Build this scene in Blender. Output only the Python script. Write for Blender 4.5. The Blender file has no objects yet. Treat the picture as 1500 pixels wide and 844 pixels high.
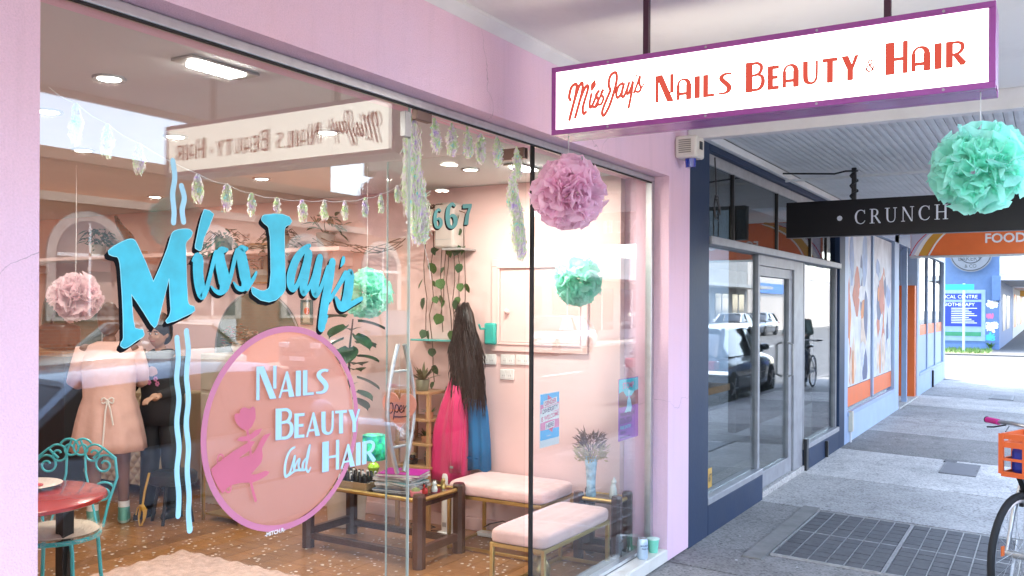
import bpy, math, random
from mathutils import Vector, Matrix, Euler
R = math.radians
random.seed(7)
SC = bpy.context.scene
COL = SC.collection

# ---------------------------------------------------------------- camera
cam_d = bpy.data.cameras.new('camera')
cam = bpy.data.objects.new('camera', cam_d)
COL.objects.link(cam)
cam_d.sensor_width = 36.0
cam_d.lens = 36.0 * 1301 / 1500
cam_d.shift_y = (448 - 422) / 1500
cam_d.clip_start = 0.05
cam_d.clip_end = 2000
cam.matrix_world = (Matrix.Translation((0, 0, 1.6)) @ Matrix.Rotation(R(31.2 - 90), 4, 'Z')
                    @ Matrix.Rotation(R(90), 4, 'X') @ Matrix.Rotation(0.0051, 4, 'Z'))
SC.camera = cam

# ---------------------------------------------------------------- sky and sun
SUN_EL, SUN_AZ = 64.0, 45.0          # azimuth measured from +X towards +Y (behind the shops)
world = bpy.data.worlds.new('World')
SC.world = world
world.use_nodes = True
wn = world.node_tree
bg = wn.nodes['Background']
sky = wn.nodes.new('ShaderNodeTexSky')
sky.sky_type = 'NISHITA'
sky.sun_disc = False
sky.sun_elevation = R(SUN_EL)
sky.sun_rotation = R(90 - SUN_AZ)
sky.air_density = 1.0
sky.dust_density = 0.5
sky.ozone_density = 1.0
haze_sat = wn.nodes.new('ShaderNodeHueSaturation')      # thin high cloud pales the blue evenly
haze_sat.inputs['Saturation'].default_value = 0.74
wn.links.new(sky.outputs[0], haze_sat.inputs['Color'])
wn.links.new(haze_sat.outputs[0], bg.inputs['Color'])
bg.inputs['Strength'].default_value = 0.135

sun_d = bpy.data.lights.new('sun', 'SUN')
sun_d.energy = 1.5
sun_d.angle = R(12)
sun_d.color = (1.0, 0.92, 0.78)
sun = bpy.data.objects.new('sun', sun_d)
COL.objects.link(sun)
sd = Vector((math.cos(R(SUN_EL)) * math.cos(R(SUN_AZ)), math.cos(R(SUN_EL)) * math.sin(R(SUN_AZ)), math.sin(R(SUN_EL))))
sun.rotation_euler = (-sd).to_track_quat('-Z', 'Y').to_euler()

SC.view_settings.view_transform = 'Standard'
SC.view_settings.look = 'None'
SC.view_settings.exposure = 3.65
SC.view_settings.gamma = 1.0
SC.render.engine = 'CYCLES'
SC.cycles.use_denoising = True
SC.cycles.max_bounces = 10
SC.cycles.diffuse_bounces = 5
SC.cycles.glossy_bounces = 5
SC.cycles.transparent_max_bounces = 32
SC.cycles.sample_clamp_indirect = 6.0
SC.cycles.caustics_reflective = False
SC.cycles.caustics_refractive = False

# ---------------------------------------------------------------- materials
MATS = {}

def principled(name):
    m = bpy.data.materials.new(name)
    m.use_nodes = True
    return m, m.node_tree.nodes, m.node_tree.links, m.node_tree.nodes['Principled BSDF']

def mat(name, col, rough=0.6, metal=0.0, var=0.08, scale=6.0, bump=0.0, bscale=60.0, coat=0.0, spec=0.5,
        dirt=None, dscale=1.5, damt=0.5, transl=0.0, emit=None, estr=0.0, sheen=0.0):
    if name in MATS:
        return MATS[name]
    m, N, L, b = principled(name)
    tc = N.new('ShaderNodeTexCoord')
    b.inputs['Roughness'].default_value = rough
    b.inputs['Metallic'].default_value = metal
    b.inputs['Specular IOR Level'].default_value = spec
    if coat:
        b.inputs['Coat Weight'].default_value = coat
        b.inputs['Coat Roughness'].default_value = 0.08
    if sheen:
        b.inputs['Sheen Weight'].default_value = sheen
    n = N.new('ShaderNodeTexNoise')
    n.inputs['Scale'].default_value = scale
    n.inputs['Detail'].default_value = 5
    L.new(tc.outputs['Object'], n.inputs['Vector'])
    mp = N.new('ShaderNodeMapRange')
    mp.inputs['From Min'].default_value = 0.3
    mp.inputs['From Max'].default_value = 0.7
    mp.inputs['To Min'].default_value = 1 - var
    mp.inputs['To Max'].default_value = 1 + var
    L.new(n.outputs['Fac'], mp.inputs['Value'])
    hs = N.new('ShaderNodeHueSaturation')
    hs.inputs['Color'].default_value = (*col, 1)
    L.new(mp.outputs['Result'], hs.inputs['Value'])
    out = hs.outputs['Color']
    if dirt:
        n2 = N.new('ShaderNodeTexNoise')
        n2.inputs['Scale'].default_value = dscale
        n2.inputs['Detail'].default_value = 8
        n2.inputs['Roughness'].default_value = 0.7
        L.new(tc.outputs['Object'], n2.inputs['Vector'])
        m2 = N.new('ShaderNodeMapRange')
        m2.inputs['From Min'].default_value = 0.5
        m2.inputs['From Max'].default_value = 0.75
        m2.inputs['To Max'].default_value = damt
        L.new(n2.outputs['Fac'], m2.inputs['Value'])
        mx = N.new('ShaderNodeMix')
        mx.data_type = 'RGBA'
        L.new(m2.outputs['Result'], mx.inputs['Factor'])
        L.new(out, mx.inputs['A'])
        mx.inputs['B'].default_value = (*dirt, 1)
        out = mx.outputs['Result']
    L.new(out, b.inputs['Base Color'])
    # a little roughness variation
    mr = N.new('ShaderNodeMapRange')
    mr.inputs['To Min'].default_value = max(0.0, rough - 0.06)
    mr.inputs['To Max'].default_value = min(1.0, rough + 0.06)
    L.new(n.outputs['Fac'], mr.inputs['Value'])
    L.new(mr.outputs['Result'], b.inputs['Roughness'])
    if bump:
        n3 = N.new('ShaderNodeTexNoise')
        n3.inputs['Scale'].default_value = bscale
        n3.inputs['Detail'].default_value = 4
        L.new(tc.outputs['Object'], n3.inputs['Vector'])
        bp = N.new('ShaderNodeBump')
        bp.inputs['Strength'].default_value = bump
        bp.inputs['Distance'].default_value = 0.01
        L.new(n3.outputs['Fac'], bp.inputs['Height'])
        L.new(bp.outputs['Normal'], b.inputs['Normal'])
    if emit:
        b.inputs['Emission Color'].default_value = (*emit, 1)
        b.inputs['Emission Strength'].default_value = estr
    if transl:
        t = N.new('ShaderNodeBsdfTranslucent')
        L.new(out, t.inputs['Color'])
        ms = N.new('ShaderNodeMixShader')
        ms.inputs['Fac'].default_value = transl
        L.new(b.outputs[0], ms.inputs[1])
        L.new(t.outputs[0], ms.inputs[2])
        L.new(ms.outputs[0], N['Material Output'].inputs['Surface'])
    MATS[name] = m
    return m

def glass_mat(name, tint=(0.96, 0.98, 0.97), ior=1.5, rough=0.0):
    m, N, L, b = principled(name)
    N.remove(b)
    g = N.new('ShaderNodeNewGeometry')
    io = N.new('ShaderNodeMapRange')          # outside face: ior, inside face: 1/ior
    io.inputs['To Min'].default_value = ior
    io.inputs['To Max'].default_value = 1 / ior
    L.new(g.outputs['Backfacing'], io.inputs['Value'])
    f = N.new('ShaderNodeFresnel')
    L.new(io.outputs['Result'], f.inputs['IOR'])
    t = N.new('ShaderNodeBsdfTransparent')
    t.inputs['Color'].default_value = (*tint, 1)
    gl = N.new('ShaderNodeBsdfGlossy')
    gl.inputs['Roughness'].default_value = rough
    ms = N.new('ShaderNodeMixShader')
    L.new(f.outputs[0], ms.inputs['Fac'])
    L.new(t.outputs[0], ms.inputs[1])
    L.new(gl.outputs[0], ms.inputs[2])
    L.new(ms.outputs[0], N['Material Output'].inputs['Surface'])
    MATS[name] = m
    return m

def emit_mat(name, col, s):
    m, N, L, b = principled(name)
    N.remove(b)
    e = N.new('ShaderNodeEmission')
    e.inputs['Color'].default_value = (*col, 1)
    e.inputs['Strength'].default_value = s
    L.new(e.outputs[0], N['Material Output'].inputs['Surface'])
    MATS[name] = m
    return m

def crack_lines(N, L, tc, scale, width):
    """1 on sound surface, darker along a few wandering hairline cracks"""
    wn_ = N.new('ShaderNodeTexNoise'); wn_.inputs['Scale'].default_value = 2.5; wn_.inputs['Detail'].default_value = 6
    L.new(tc.outputs['Object'], wn_.inputs['Vector'])
    mv = N.new('ShaderNodeVectorMath'); mv.operation = 'MULTIPLY_ADD'
    mv.inputs[1].default_value = (0.35, 0.35, 0.35)
    L.new(wn_.outputs['Color'], mv.inputs[0]); L.new(tc.outputs['Object'], mv.inputs[2])
    v = N.new('ShaderNodeTexVoronoi'); v.feature = 'DISTANCE_TO_EDGE'; v.inputs['Scale'].default_value = scale
    L.new(mv.outputs[0], v.inputs['Vector'])
    ln = N.new('ShaderNodeMapRange'); ln.inputs['From Max'].default_value = width; ln.inputs['To Min'].default_value = 0.5
    L.new(v.outputs['Distance'], ln.inputs['Value'])
    mk = N.new('ShaderNodeTexNoise'); mk.inputs['Scale'].default_value = 0.9
    L.new(tc.outputs['Object'], mk.inputs['Vector'])
    mr = N.new('ShaderNodeMapRange'); mr.inputs['From Min'].default_value = 0.46; mr.inputs['From Max'].default_value = 0.56
    L.new(mk.outputs['Fac'], mr.inputs['Value'])
    mx = N.new('ShaderNodeMix')
    L.new(mr.outputs['Result'], mx.inputs['Factor'])
    mx.inputs['A'].default_value = 1.0
    L.new(ln.outputs['Result'], mx.inputs['B'])
    return mx.outputs['Result']

def stucco_mat(name, col, alt):
    m, N, L, b = principled(name)
    tc = N.new('ShaderNodeTexCoord')
    n = N.new('ShaderNodeTexNoise'); n.inputs['Scale'].default_value = 0.9; n.inputs['Detail'].default_value = 6
    L.new(tc.outputs['Object'], n.inputs['Vector'])
    r = N.new('ShaderNodeMapRange'); r.inputs['From Min'].default_value = 0.4; r.inputs['From Max'].default_value = 0.65
    L.new(n.outputs['Fac'], r.inputs['Value'])
    mx = N.new('ShaderNodeMix'); mx.data_type = 'RGBA'
    mx.inputs['A'].default_value = (*col, 1); mx.inputs['B'].default_value = (*alt, 1)
    L.new(r.outputs['Result'], mx.inputs['Factor'])
    mp = N.new('ShaderNodeMapping'); mp.inputs['Scale'].default_value = (7, 7, 0.55)      # run-off streaks
    L.new(tc.outputs['Object'], mp.inputs['Vector'])
    s = N.new('ShaderNodeTexNoise'); s.inputs['Scale'].default_value = 1.6; s.inputs['Detail'].default_value = 7; s.inputs['Roughness'].default_value = 0.7
    L.new(mp.outputs[0], s.inputs['Vector'])
    sr = N.new('ShaderNodeMapRange'); sr.inputs['From Min'].default_value = 0.52; sr.inputs['From Max'].default_value = 0.78; sr.inputs['To Min'].default_value = 1.0; sr.inputs['To Max'].default_value = 0.90
    L.new(s.outputs['Fac'], sr.inputs['Value'])
    g = N.new('ShaderNodeTexNoise'); g.inputs['Scale'].default_value = 190; g.inputs['Detail'].default_value = 3
    L.new(tc.outputs['Object'], g.inputs['Vector'])
    gr = N.new('ShaderNodeMapRange'); gr.inputs['To Min'].default_value = 0.86; gr.inputs['To Max'].default_value = 1.12
    L.new(g.outputs['Fac'], gr.inputs['Value'])
    ck = crack_lines(N, L, tc, 0.8, 0.002)
    a = N.new('ShaderNodeMath'); a.operation = 'MULTIPLY'; L.new(sr.outputs['Result'], a.inputs[0]); L.new(gr.outputs['Result'], a.inputs[1])
    c = N.new('ShaderNodeMath'); c.operation = 'MULTIPLY'; L.new(a.outputs[0], c.inputs[0]); L.new(ck, c.inputs[1])
    hs = N.new('ShaderNodeHueSaturation'); L.new(mx.outputs['Result'], hs.inputs['Color']); L.new(c.outputs[0], hs.inputs['Value'])
    L.new(hs.outputs['Color'], b.inputs['Base Color'])
    b.inputs['Roughness'].default_value = 0.8
    b.inputs['Specular IOR Level'].default_value = 0.3
    bp = N.new('ShaderNodeBump'); bp.inputs['Strength'].default_value = 0.55; bp.inputs['Distance'].default_value = 0.006
    L.new(g.outputs['Fac'], bp.inputs['Height']); L.new(bp.outputs['Normal'], b.inputs['Normal'])
    MATS[name] = m
    return m

def pavement_mat(name, col, dark):
    m, N, L, b = principled(name)
    tc = N.new('ShaderNodeTexCoord')
    b.inputs['Roughness'].default_value = 0.75
    sp = N.new('ShaderNodeTexVoronoi')
    sp.inputs['Scale'].default_value = 75
    L.new(tc.outputs['Object'], sp.inputs['Vector'])
    hv = N.new('ShaderNodeHueSaturation')
    hv.inputs['Saturation'].default_value = 0.0
    L.new(sp.outputs['Color'], hv.inputs['Color'])
    cr = N.new('ShaderNodeMapRange')
    cr.inputs['To Min'].default_value = 0.40
    cr.inputs['To Max'].default_value = 1.65
    L.new(hv.outputs['Color'], cr.inputs['Value'])
    n = N.new('ShaderNodeTexNoise')
    n.inputs['Scale'].default_value = 1.3
    n.inputs['Detail'].default_value = 8
    n.inputs['Roughness'].default_value = 0.65
    L.new(tc.outputs['Object'], n.inputs['Vector'])
    m2 = N.new('ShaderNodeMapRange')
    m2.inputs['From Min'].default_value = 0.35
    m2.inputs['From Max'].default_value = 0.7
    L.new(n.outputs['Fac'], m2.inputs['Value'])
    mx = N.new('ShaderNodeMix')
    mx.data_type = 'RGBA'
    mx.inputs['A'].default_value = (*col, 1)
    mx.inputs['B'].default_value = (*dark, 1)
    L.new(m2.outputs['Result'], mx.inputs['Factor'])
    oi = N.new('ShaderNodeObjectInfo')
    orr = N.new('ShaderNodeMapRange')
    orr.inputs['To Min'].default_value = 0.72
    orr.inputs['To Max'].default_value = 1.3
    L.new(oi.outputs['Random'], orr.inputs['Value'])
    mul = N.new('ShaderNodeMath')
    mul.operation = 'MULTIPLY'
    L.new(cr.outputs['Result'], mul.inputs[0])
    L.new(orr.outputs['Result'], mul.inputs[1])
    st = N.new('ShaderNodeTexNoise')            # blotchy stains
    st.inputs['Scale'].default_value = 3.1
    st.inputs['Detail'].default_value = 10
    st.inputs['Roughness'].default_value = 0.75
    L.new(tc.outputs['Object'], st.inputs['Vector'])
    sr = N.new('ShaderNodeMapRange')
    sr.inputs['From Min'].default_value = 0.52
    sr.inputs['From Max'].default_value = 0.68
    sr.inputs['To Min'].default_value = 1.0
    sr.inputs['To Max'].default_value = 0.66
    L.new(st.outputs['Fac'], sr.inputs['Value'])
    sv = N.new('ShaderNodeTexVoronoi')          # old dark gum spots
    sv.inputs['Scale'].default_value = 5.0
    L.new(tc.outputs['Object'], sv.inputs['Vector'])
    sq = N.new('ShaderNodeMapRange')
    sq.inputs['From Min'].default_value = 0.06
    sq.inputs['From Max'].default_value = 0.09
    sq.inputs['To Min'].default_value = 0.6
    L.new(sv.outputs['Distance'], sq.inputs['Value'])
    mu2 = N.new('ShaderNodeMath'); mu2.operation = 'MULTIPLY'
    L.new(sr.outputs['Result'], mu2.inputs[0]); L.new(sq.outputs['Result'], mu2.inputs[1])
    ck = crack_lines(N, L, tc, 0.9, 0.0035)
    mu4 = N.new('ShaderNodeMath'); mu4.operation = 'MULTIPLY'
    L.new(mu2.outputs[0], mu4.inputs[0]); L.new(ck, mu4.inputs[1])
    mu3 = N.new('ShaderNodeMath'); mu3.operation = 'MULTIPLY'
    L.new(mul.outputs[0], mu3.inputs[0]); L.new(mu4.outputs[0], mu3.inputs[1])
    hs = N.new('ShaderNodeHueSaturation')
    L.new(mx.outputs['Result'], hs.inputs['Color'])
    L.new(mu3.outputs[0], hs.inputs['Value'])
    L.new(hs.outputs['Color'], b.inputs['Base Color'])
    bp = N.new('ShaderNodeBump')
    bp.inputs['Strength'].default_value = 0.5
    bp.inputs['Distance'].default_value = 0.003
    L.new(sp.outputs['Distance'], bp.inputs['Height'])
    L.new(bp.outputs['Normal'], b.inputs['Normal'])
    MATS[name] = m
    return m

def wood_mat(name, c1, c2, rough=0.4, axis=1, scale=3.0, coat=0.3, rnd=0.25):
    m, N, L, b = principled(name)
    tc = N.new('ShaderNodeTexCoord')
    mpn = N.new('ShaderNodeMapping')
    s = [14.0, 14.0, 14.0]
    s[axis] = 0.9
    mpn.inputs['Scale'].default_value = s
    L.new(tc.outputs['Object'], mpn.inputs['Vector'])
    oi = N.new('ShaderNodeObjectInfo')
    ad = N.new('ShaderNodeVectorMath')
    L.new(mpn.outputs[0], ad.inputs[0])
    sc_ = N.new('ShaderNodeMath')
    sc_.operation = 'MULTIPLY'
    sc_.inputs[1].default_value = 40
    L.new(oi.outputs['Random'], sc_.inputs[0])
    L.new(sc_.outputs[0], ad.inputs[1])
    n = N.new('ShaderNodeTexNoise')
    n.inputs['Scale'].default_value = scale
    n.inputs['Detail'].default_value = 6
    n.inputs['Distortion'].default_value = 0.8
    L.new(ad.outputs[0], n.inputs['Vector'])
    mr = N.new('ShaderNodeMapRange')
    mr.inputs['From Min'].default_value = 0.3
    mr.inputs['From Max'].default_value = 0.7
    L.new(n.outputs['Fac'], mr.inputs['Value'])
    mx = N.new('ShaderNodeMix')
    mx.data_type = 'RGBA'
    mx.inputs['A'].default_value = (*c1, 1)
    mx.inputs['B'].default_value = (*c2, 1)
    L.new(mr.outputs['Result'], mx.inputs['Factor'])
    hs = N.new('ShaderNodeHueSaturation')
    L.new(mx.outputs['Result'], hs.inputs['Color'])
    vr = N.new('ShaderNodeMapRange')
    vr.inputs['To Min'].default_value = 1 - rnd
    vr.inputs['To Max'].default_value = 1 + rnd
    L.new(oi.outputs['Random'], vr.inputs['Value'])
    L.new(vr.outputs['Result'], hs.inputs['Value'])
    L.new(hs.outputs['Color'], b.inputs['Base Color'])
    b.inputs['Roughness'].default_value = rough
    b.inputs['Coat Weight'].default_value = coat
    b.inputs['Coat Roughness'].default_value = 0.2
    MATS[name] = m
    return m

def iridescent_mat(name):
    m, N, L, b = principled(name)
    tc = N.new('ShaderNodeTexCoord')
    n = N.new('ShaderNodeTexNoise')
    n.inputs['Scale'].default_value = 45
    n.inputs['Detail'].default_value = 2
    L.new(tc.outputs['Object'], n.inputs['Vector'])
    r = N.new('ShaderNodeValToRGB')
    e = r.color_ramp.elements
    e[0].position = 0.30; e[0].color = (0.72, 0.55, 0.98, 1)
    e[1].position = 0.72; e[1].color = (0.35, 0.95, 0.92, 1)
    for p, c in ((0.40, (0.92, 0.88, 0.9, 1)), (0.50, (0.95, 0.93, 0.92, 1)), (0.58, (0.72, 0.98, 0.50, 1)), (0.64, (0.93, 0.9, 0.92, 1))):
        k = e.new(p); k.color = c
    L.new(n.outputs['Fac'], r.inputs['Fac'])
    L.new(r.outputs['Color'], b.inputs['Base Color'])
    b.inputs['Roughness'].default_value = 0.2
    b.inputs['Specular IOR Level'].default_value = 0.9
    t = N.new('ShaderNodeBsdfTranslucent')
    L.new(r.outputs['Color'], t.inputs['Color'])
    ms = N.new('ShaderNodeMixShader')
    ms.inputs['Fac'].default_value = 0.4
    L.new(b.outputs[0], ms.inputs[1]); L.new(t.outputs[0], ms.inputs[2])
    L.new(ms.outputs[0], N['Material Output'].inputs['Surface'])
    MATS[name] = m
    return m

def brick_mat(name, c1, c2, mortar, scale=1.0):
    m, N, L, b = principled(name)
    tc = N.new('ShaderNodeTexCoord')
    mp = N.new('ShaderNodeMapping')
    mp.inputs['Rotation'].default_value = (R(90), 0, 0)
    L.new(tc.outputs['Object'], mp.inputs['Vector'])
    bt = N.new('ShaderNodeTexBrick')
    bt.inputs['Color1'].default_value = (*c1, 1)
    bt.inputs['Color2'].default_value = (*c2, 1)
    bt.inputs['Mortar'].default_value = (*mortar, 1)
    bt.inputs['Scale'].default_value = scale
    bt.inputs['Brick Width'].default_value = 0.23
    bt.inputs['Row Height'].default_value = 0.085
    bt.inputs['Mortar Size'].default_value = 0.008
    L.new(mp.outputs[0], bt.inputs['Vector'])
    L.new(bt.outputs['Color'], b.inputs['Base Color'])
    b.inputs['Roughness'].default_value = 0.85
    MATS[name] = m
    return m

# ---------------------------------------------------------------- mesh helpers
def world_origin(o):
    v = Vector((0, 0, 0))
    while o is not None:
        v += o.location
        o = o.parent
    return v

class MB:
    def __init__(self):
        self.v = []
        self.f = []
    def add(self, vs, fs):
        k = len(self.v)
        self.v += [tuple(p) for p in vs]
        self.f += [tuple(i + k for i in f) for f in fs]
        return self
    def box(self, x0, x1, y0, y1, z0, z1):
        vs = [(x, y, z) for z in (z0, z1) for y in (y0, y1) for x in (x0, x1)]
        return self.add(vs, [(0, 2, 3, 1), (4, 5, 7, 6), (0, 1, 5, 4), (2, 6, 7, 3), (0, 4, 6, 2), (1, 3, 7, 5)])
    def obox(self, c, s, rot=(0, 0, 0)):
        M = Euler(rot).to_matrix()
        c = Vector(c)
        vs = [c + M @ Vector((x * s[0] / 2, y * s[1] / 2, z * s[2] / 2)) for z in (-1, 1) for y in (-1, 1) for x in (-1, 1)]
        return self.add(vs, [(0, 2, 3, 1), (4, 5, 7, 6), (0, 1, 5, 4), (2, 6, 7, 3), (0, 4, 6, 2), (1, 3, 7, 5)])
    def bar(self, p0, p1, w, d=None):
        p0, p1 = Vector(p0), Vector(p1)
        d = w if d is None else d
        ax = (p1 - p0).normalized()
        up = Vector((0, 0, 1)) if abs(ax.z) < 0.9 else Vector((1, 0, 0))
        a = ax.cross(up).normalized(); b = ax.cross(a).normalized()
        vs = []
        for p in (p0, p1):
            for i, j in ((-1, -1), (1, -1), (1, 1), (-1, 1)):
                vs.append(p + a * i * w / 2 + b * j * d / 2)
        return self.add(vs, [(0, 1, 2, 3), (7, 6, 5, 4), (0, 4, 5, 1), (1, 5, 6, 2), (2, 6, 7, 3), (3, 7, 4, 0)])
    def cyl(self, p0, p1, r0, r1=None, n=14):
        p0, p1 = Vector(p0), Vector(p1)
        r1 = r0 if r1 is None else r1
        ax = (p1 - p0).normalized()
        up = Vector((0, 0, 1)) if abs(ax.z) < 0.9 else Vector((1, 0, 0))
        a = ax.cross(up).normalized(); b = ax.cross(a).normalized()
        vs = []
        for p, r in ((p0, r0), (p1, r1)):
            for i in range(n):
                t = 2 * math.pi * i / n
                vs.append(p + (a * math.cos(t) + b * math.sin(t)) * r)
        fs = [(i, i + n, (i + 1) % n + n, (i + 1) % n) for i in range(n)]
        fs += [tuple(range(n)), tuple(range(2 * n - 1, n - 1, -1))]
        return self.add(vs, fs)
    def tube(self, pts, r, n=8, closed=False):
        pts = [Vector(p) for p in pts]
        m = len(pts)
        rs = r if isinstance(r, (list, tuple)) else [r] * m
        prev = None
        vs = []
        for i, p in enumerate(pts):
            if closed:
                t = (pts[(i + 1) % m] - pts[i - 1])
            else:
                t = pts[min(i + 1, m - 1)] - pts[max(i - 1, 0)]
            t = t.normalized() if t.length > 1e-9 else Vector((0, 0, 1))
            if prev is None:
                up = Vector((0, 0, 1)) if abs(t.z) < 0.9 else Vector((1, 0, 0))
                a = t.cross(up).normalized()
            else:
                a = prev - t * prev.dot(t)
                a = a.normalized() if a.length > 1e-9 else t.orthogonal().normalized()
            prev = a
            b = t.cross(a)
            for k in range(n):
                q = 2 * math.pi * k / n
                vs.append(p + (a * math.cos(q) + b * math.sin(q)) * rs[i])
        fs = []
        for i in range(m if closed else m - 1):
            j = (i + 1) % m
            for k in range(n):
                l = (k + 1) % n
                fs.append((i * n + k, i * n + l, j * n + l, j * n + k))
        if not closed:
            fs += [tuple(range(n - 1, -1, -1)), tuple(range((m - 1) * n, m * n))]
        return self.add(vs, fs)
    def lathe(self, prof, n=20, c=(0, 0, 0)):
        vs = []
        for r, z in prof:
            for k in range(n):
                q = 2 * math.pi * k / n
                vs.append((c[0] + r * math.cos(q), c[1] + r * math.sin(q), c[2] + z))
        fs = []
        for i in range(len(prof) - 1):
            for k in range(n):
                l = (k + 1) % n
                fs.append((i * n + k, i * n + l, (i + 1) * n + l, (i + 1) * n + k))
        fs += [tuple(range(n - 1, -1, -1)), tuple(range((len(prof) - 1) * n, len(prof) * n))]
        return self.add(vs, fs)
    def ball(self, c, r, nu=16, nv=10, rot=(0, 0, 0)):
        r = (r, r, r) if not isinstance(r, (list, tuple)) else r
        M = Euler(rot).to_matrix()
        vs = []
        for i in range(nv + 1):
            th = math.pi * i / nv
            for k in range(nu):
                ph = 2 * math.pi * k / nu
                p = M @ Vector((r[0] * math.sin(th) * math.cos(ph), r[1] * math.sin(th) * math.sin(ph), r[2] * math.cos(th)))
                vs.append((c[0] + p.x, c[1] + p.y, c[2] + p.z))
        fs = []
        for i in range(nv):
            for k in range(nu):
                l = (k + 1) % nu
                if i == 0:
                    fs.append((k, (i + 1) * nu + k, (i + 1) * nu + l))
                elif i == nv - 1:
                    fs.append((i * nu + k, (i + 1) * nu + k, i * nu + l))
                else:
                    fs.append((i * nu + k, (i + 1) * nu + k, (i + 1) * nu + l, i * nu + l))
        return self.add(vs, fs)
    def loft(self, rings, caps=True):
        n = len(rings[0])
        vs = [p for r in rings for p in r]
        fs = []
        for i in range(len(rings) - 1):
            for k in range(n):
                l = (k + 1) % n
                fs.append((i * n + k, i * n + l, (i + 1) * n + l, (i + 1) * n + k))
        if caps:
            fs += [tuple(range(n - 1, -1, -1)), tuple(range((len(rings) - 1) * n, len(rings) * n))]
        return self.add(vs, fs)
    def plate(self, poly, fn, d0, d1):
        """closed 2D outline -> thin solid; fn(u, v, depth) -> point"""
        n = len(poly)
        vs = [fn(p[0], p[1], d0) for p in poly] + [fn(p[0], p[1], d1) for p in poly]
        fs = [tuple(range(n)), tuple(range(2 * n - 1, n - 1, -1))]
        fs += [(i, i + n, (i + 1) % n + n, (i + 1) % n) for i in range(n)]
        return self.add(vs, fs)
    def sheet(self, poly, fn, d=0.0):
        vs = [fn(p[0], p[1], d) for p in poly]
        return self.add(vs, [tuple(range(len(poly)))])
    def grid(self, fn, nu, nv):
        vs = [fn(i / nu, j / nv) for j in range(nv + 1) for i in range(nu + 1)]
        w = nu + 1
        fs = [(j * w + i, j * w + i + 1, (j + 1) * w + i + 1, (j + 1) * w + i) for j in range(nv) for i in range(nu)]
        return self.add(vs, fs)
    def mesh(self, name, m, org=(0, 0, 0), smooth=False, angle=40):
        me = bpy.data.meshes.new(name)
        o = Vector(org)
        me.from_pydata([(p[0] - o.x, p[1] - o.y, p[2] - o.z) for p in self.v], [], self.f)
        me.materials.append(m)
        me.update()
        if smooth:
            me.shade_smooth()
            me.set_sharp_from_angle(angle=R(angle))
        return me
    def build(self, name, m, parent=None, smooth=False, bevel=0.0, angle=40, kind=None):
        org = world_origin(parent) if parent is not None else Vector((0, 0, 0))
        o = bpy.data.objects.new(name, self.mesh(name, m, org, smooth or bevel > 0, angle))
        COL.objects.link(o)
        o.parent = parent
        if bevel:
            b = o.modifiers.new('bevel', 'BEVEL')
            b.width = bevel; b.segments = 2; b.limit_method = 'ANGLE'; b.angle_limit = R(40)
        if kind:
            o['kind'] = kind
        return o

def tag(o, label, cat, group=None):
    o['label'] = label
    o['category'] = cat
    if group:
        o['group'] = group
    return o

def thing(name, label, cat, loc=(0, 0, 0), group=None):
    o = bpy.data.objects.new(name, None)
    COL.objects.link(o)
    o.empty_display_size = 0.1
    o.location = loc
    return tag(o, label, cat, group)

def solo(name, mb, m, label, cat, base, group=None, **kw):
    """a thing that is one mesh, its origin at its base"""
    o = bpy.data.objects.new(name, mb.mesh(name, m, base, kw.get('smooth', False) or kw.get('bevel', 0) > 0))
    COL.objects.link(o)
    o.location = base
    if kw.get('bevel'):
        b = o.modifiers.new('bevel', 'BEVEL')
        b.width = kw['bevel']; b.segments = 2; b.limit_method = 'ANGLE'; b.angle_limit = R(40)
    return tag(o, label, cat, group)

def copy_tree(o, parent=None):
    c = o.copy()
    COL.objects.link(c)
    if parent is not None:
        c.parent = parent
    for ch in list(o.children):
        copy_tree(ch, c)
    return c

def struct(o):
    o['kind'] = 'structure'
    return o

# ---------------------------------------------------------------- lettering helpers
def rect(x0, y0, x1, y1):
    return [(x0, y0), (x1, y0), (x1, y1), (x0, y1)]

def smooth_line(pts, k=5):
    """Catmull-Rom through (x, y, w) points"""
    if len(pts) < 3:
        return pts
    out = []
    P = [pts[0]] + list(pts) + [pts[-1]]
    for i in range(1, len(P) - 2):
        for j in range(k):
            t = j / k
            out.append(tuple(0.5 * (2 * P[i][c] + (P[i + 1][c] - P[i - 1][c]) * t + (2 * P[i - 1][c] - 5 * P[i][c] + 4 * P[i + 1][c] - P[i + 2][c]) * t * t
                             + (3 * P[i][c] - P[i - 1][c] - 3 * P[i + 1][c] + P[i + 2][c]) * t ** 3) for c in range(len(pts[0]))))
    out.append(tuple(pts[-1]))
    return out

def ribbon(pts, k=5, round_end=True):
    """stroke of varying width -> list of quads (2D)"""
    q = smooth_line(pts, k)
    L, Rr = [], []
    for i, p in enumerate(q):
        a = q[max(i - 1, 0)]; b = q[min(i + 1, len(q) - 1)]
        dx, dy = b[0] - a[0], b[1] - a[1]
        d = math.hypot(dx, dy) or 1e-9
        nx, ny = -dy / d * p[2] / 2, dx / d * p[2] / 2
        L.append((p[0] + nx, p[1] + ny)); Rr.append((p[0] - nx, p[1] - ny))
    quads = [[L[i], Rr[i], Rr[i + 1], L[i + 1]] for i in range(len(q) - 1)]
    if round_end:
        for p, o in ((q[0], q[1]), (q[-1], q[-2])):
            a0 = math.atan2(p[1] - o[1], p[0] - o[0])
            quads.append([(p[0] + p[2] / 2 * math.cos(a0 - math.pi / 2 + math.pi * j / 6), p[1] + p[2] / 2 * math.sin(a0 - math.pi / 2 + math.pi * j / 6)) for j in range(7)])
    return quads

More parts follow.
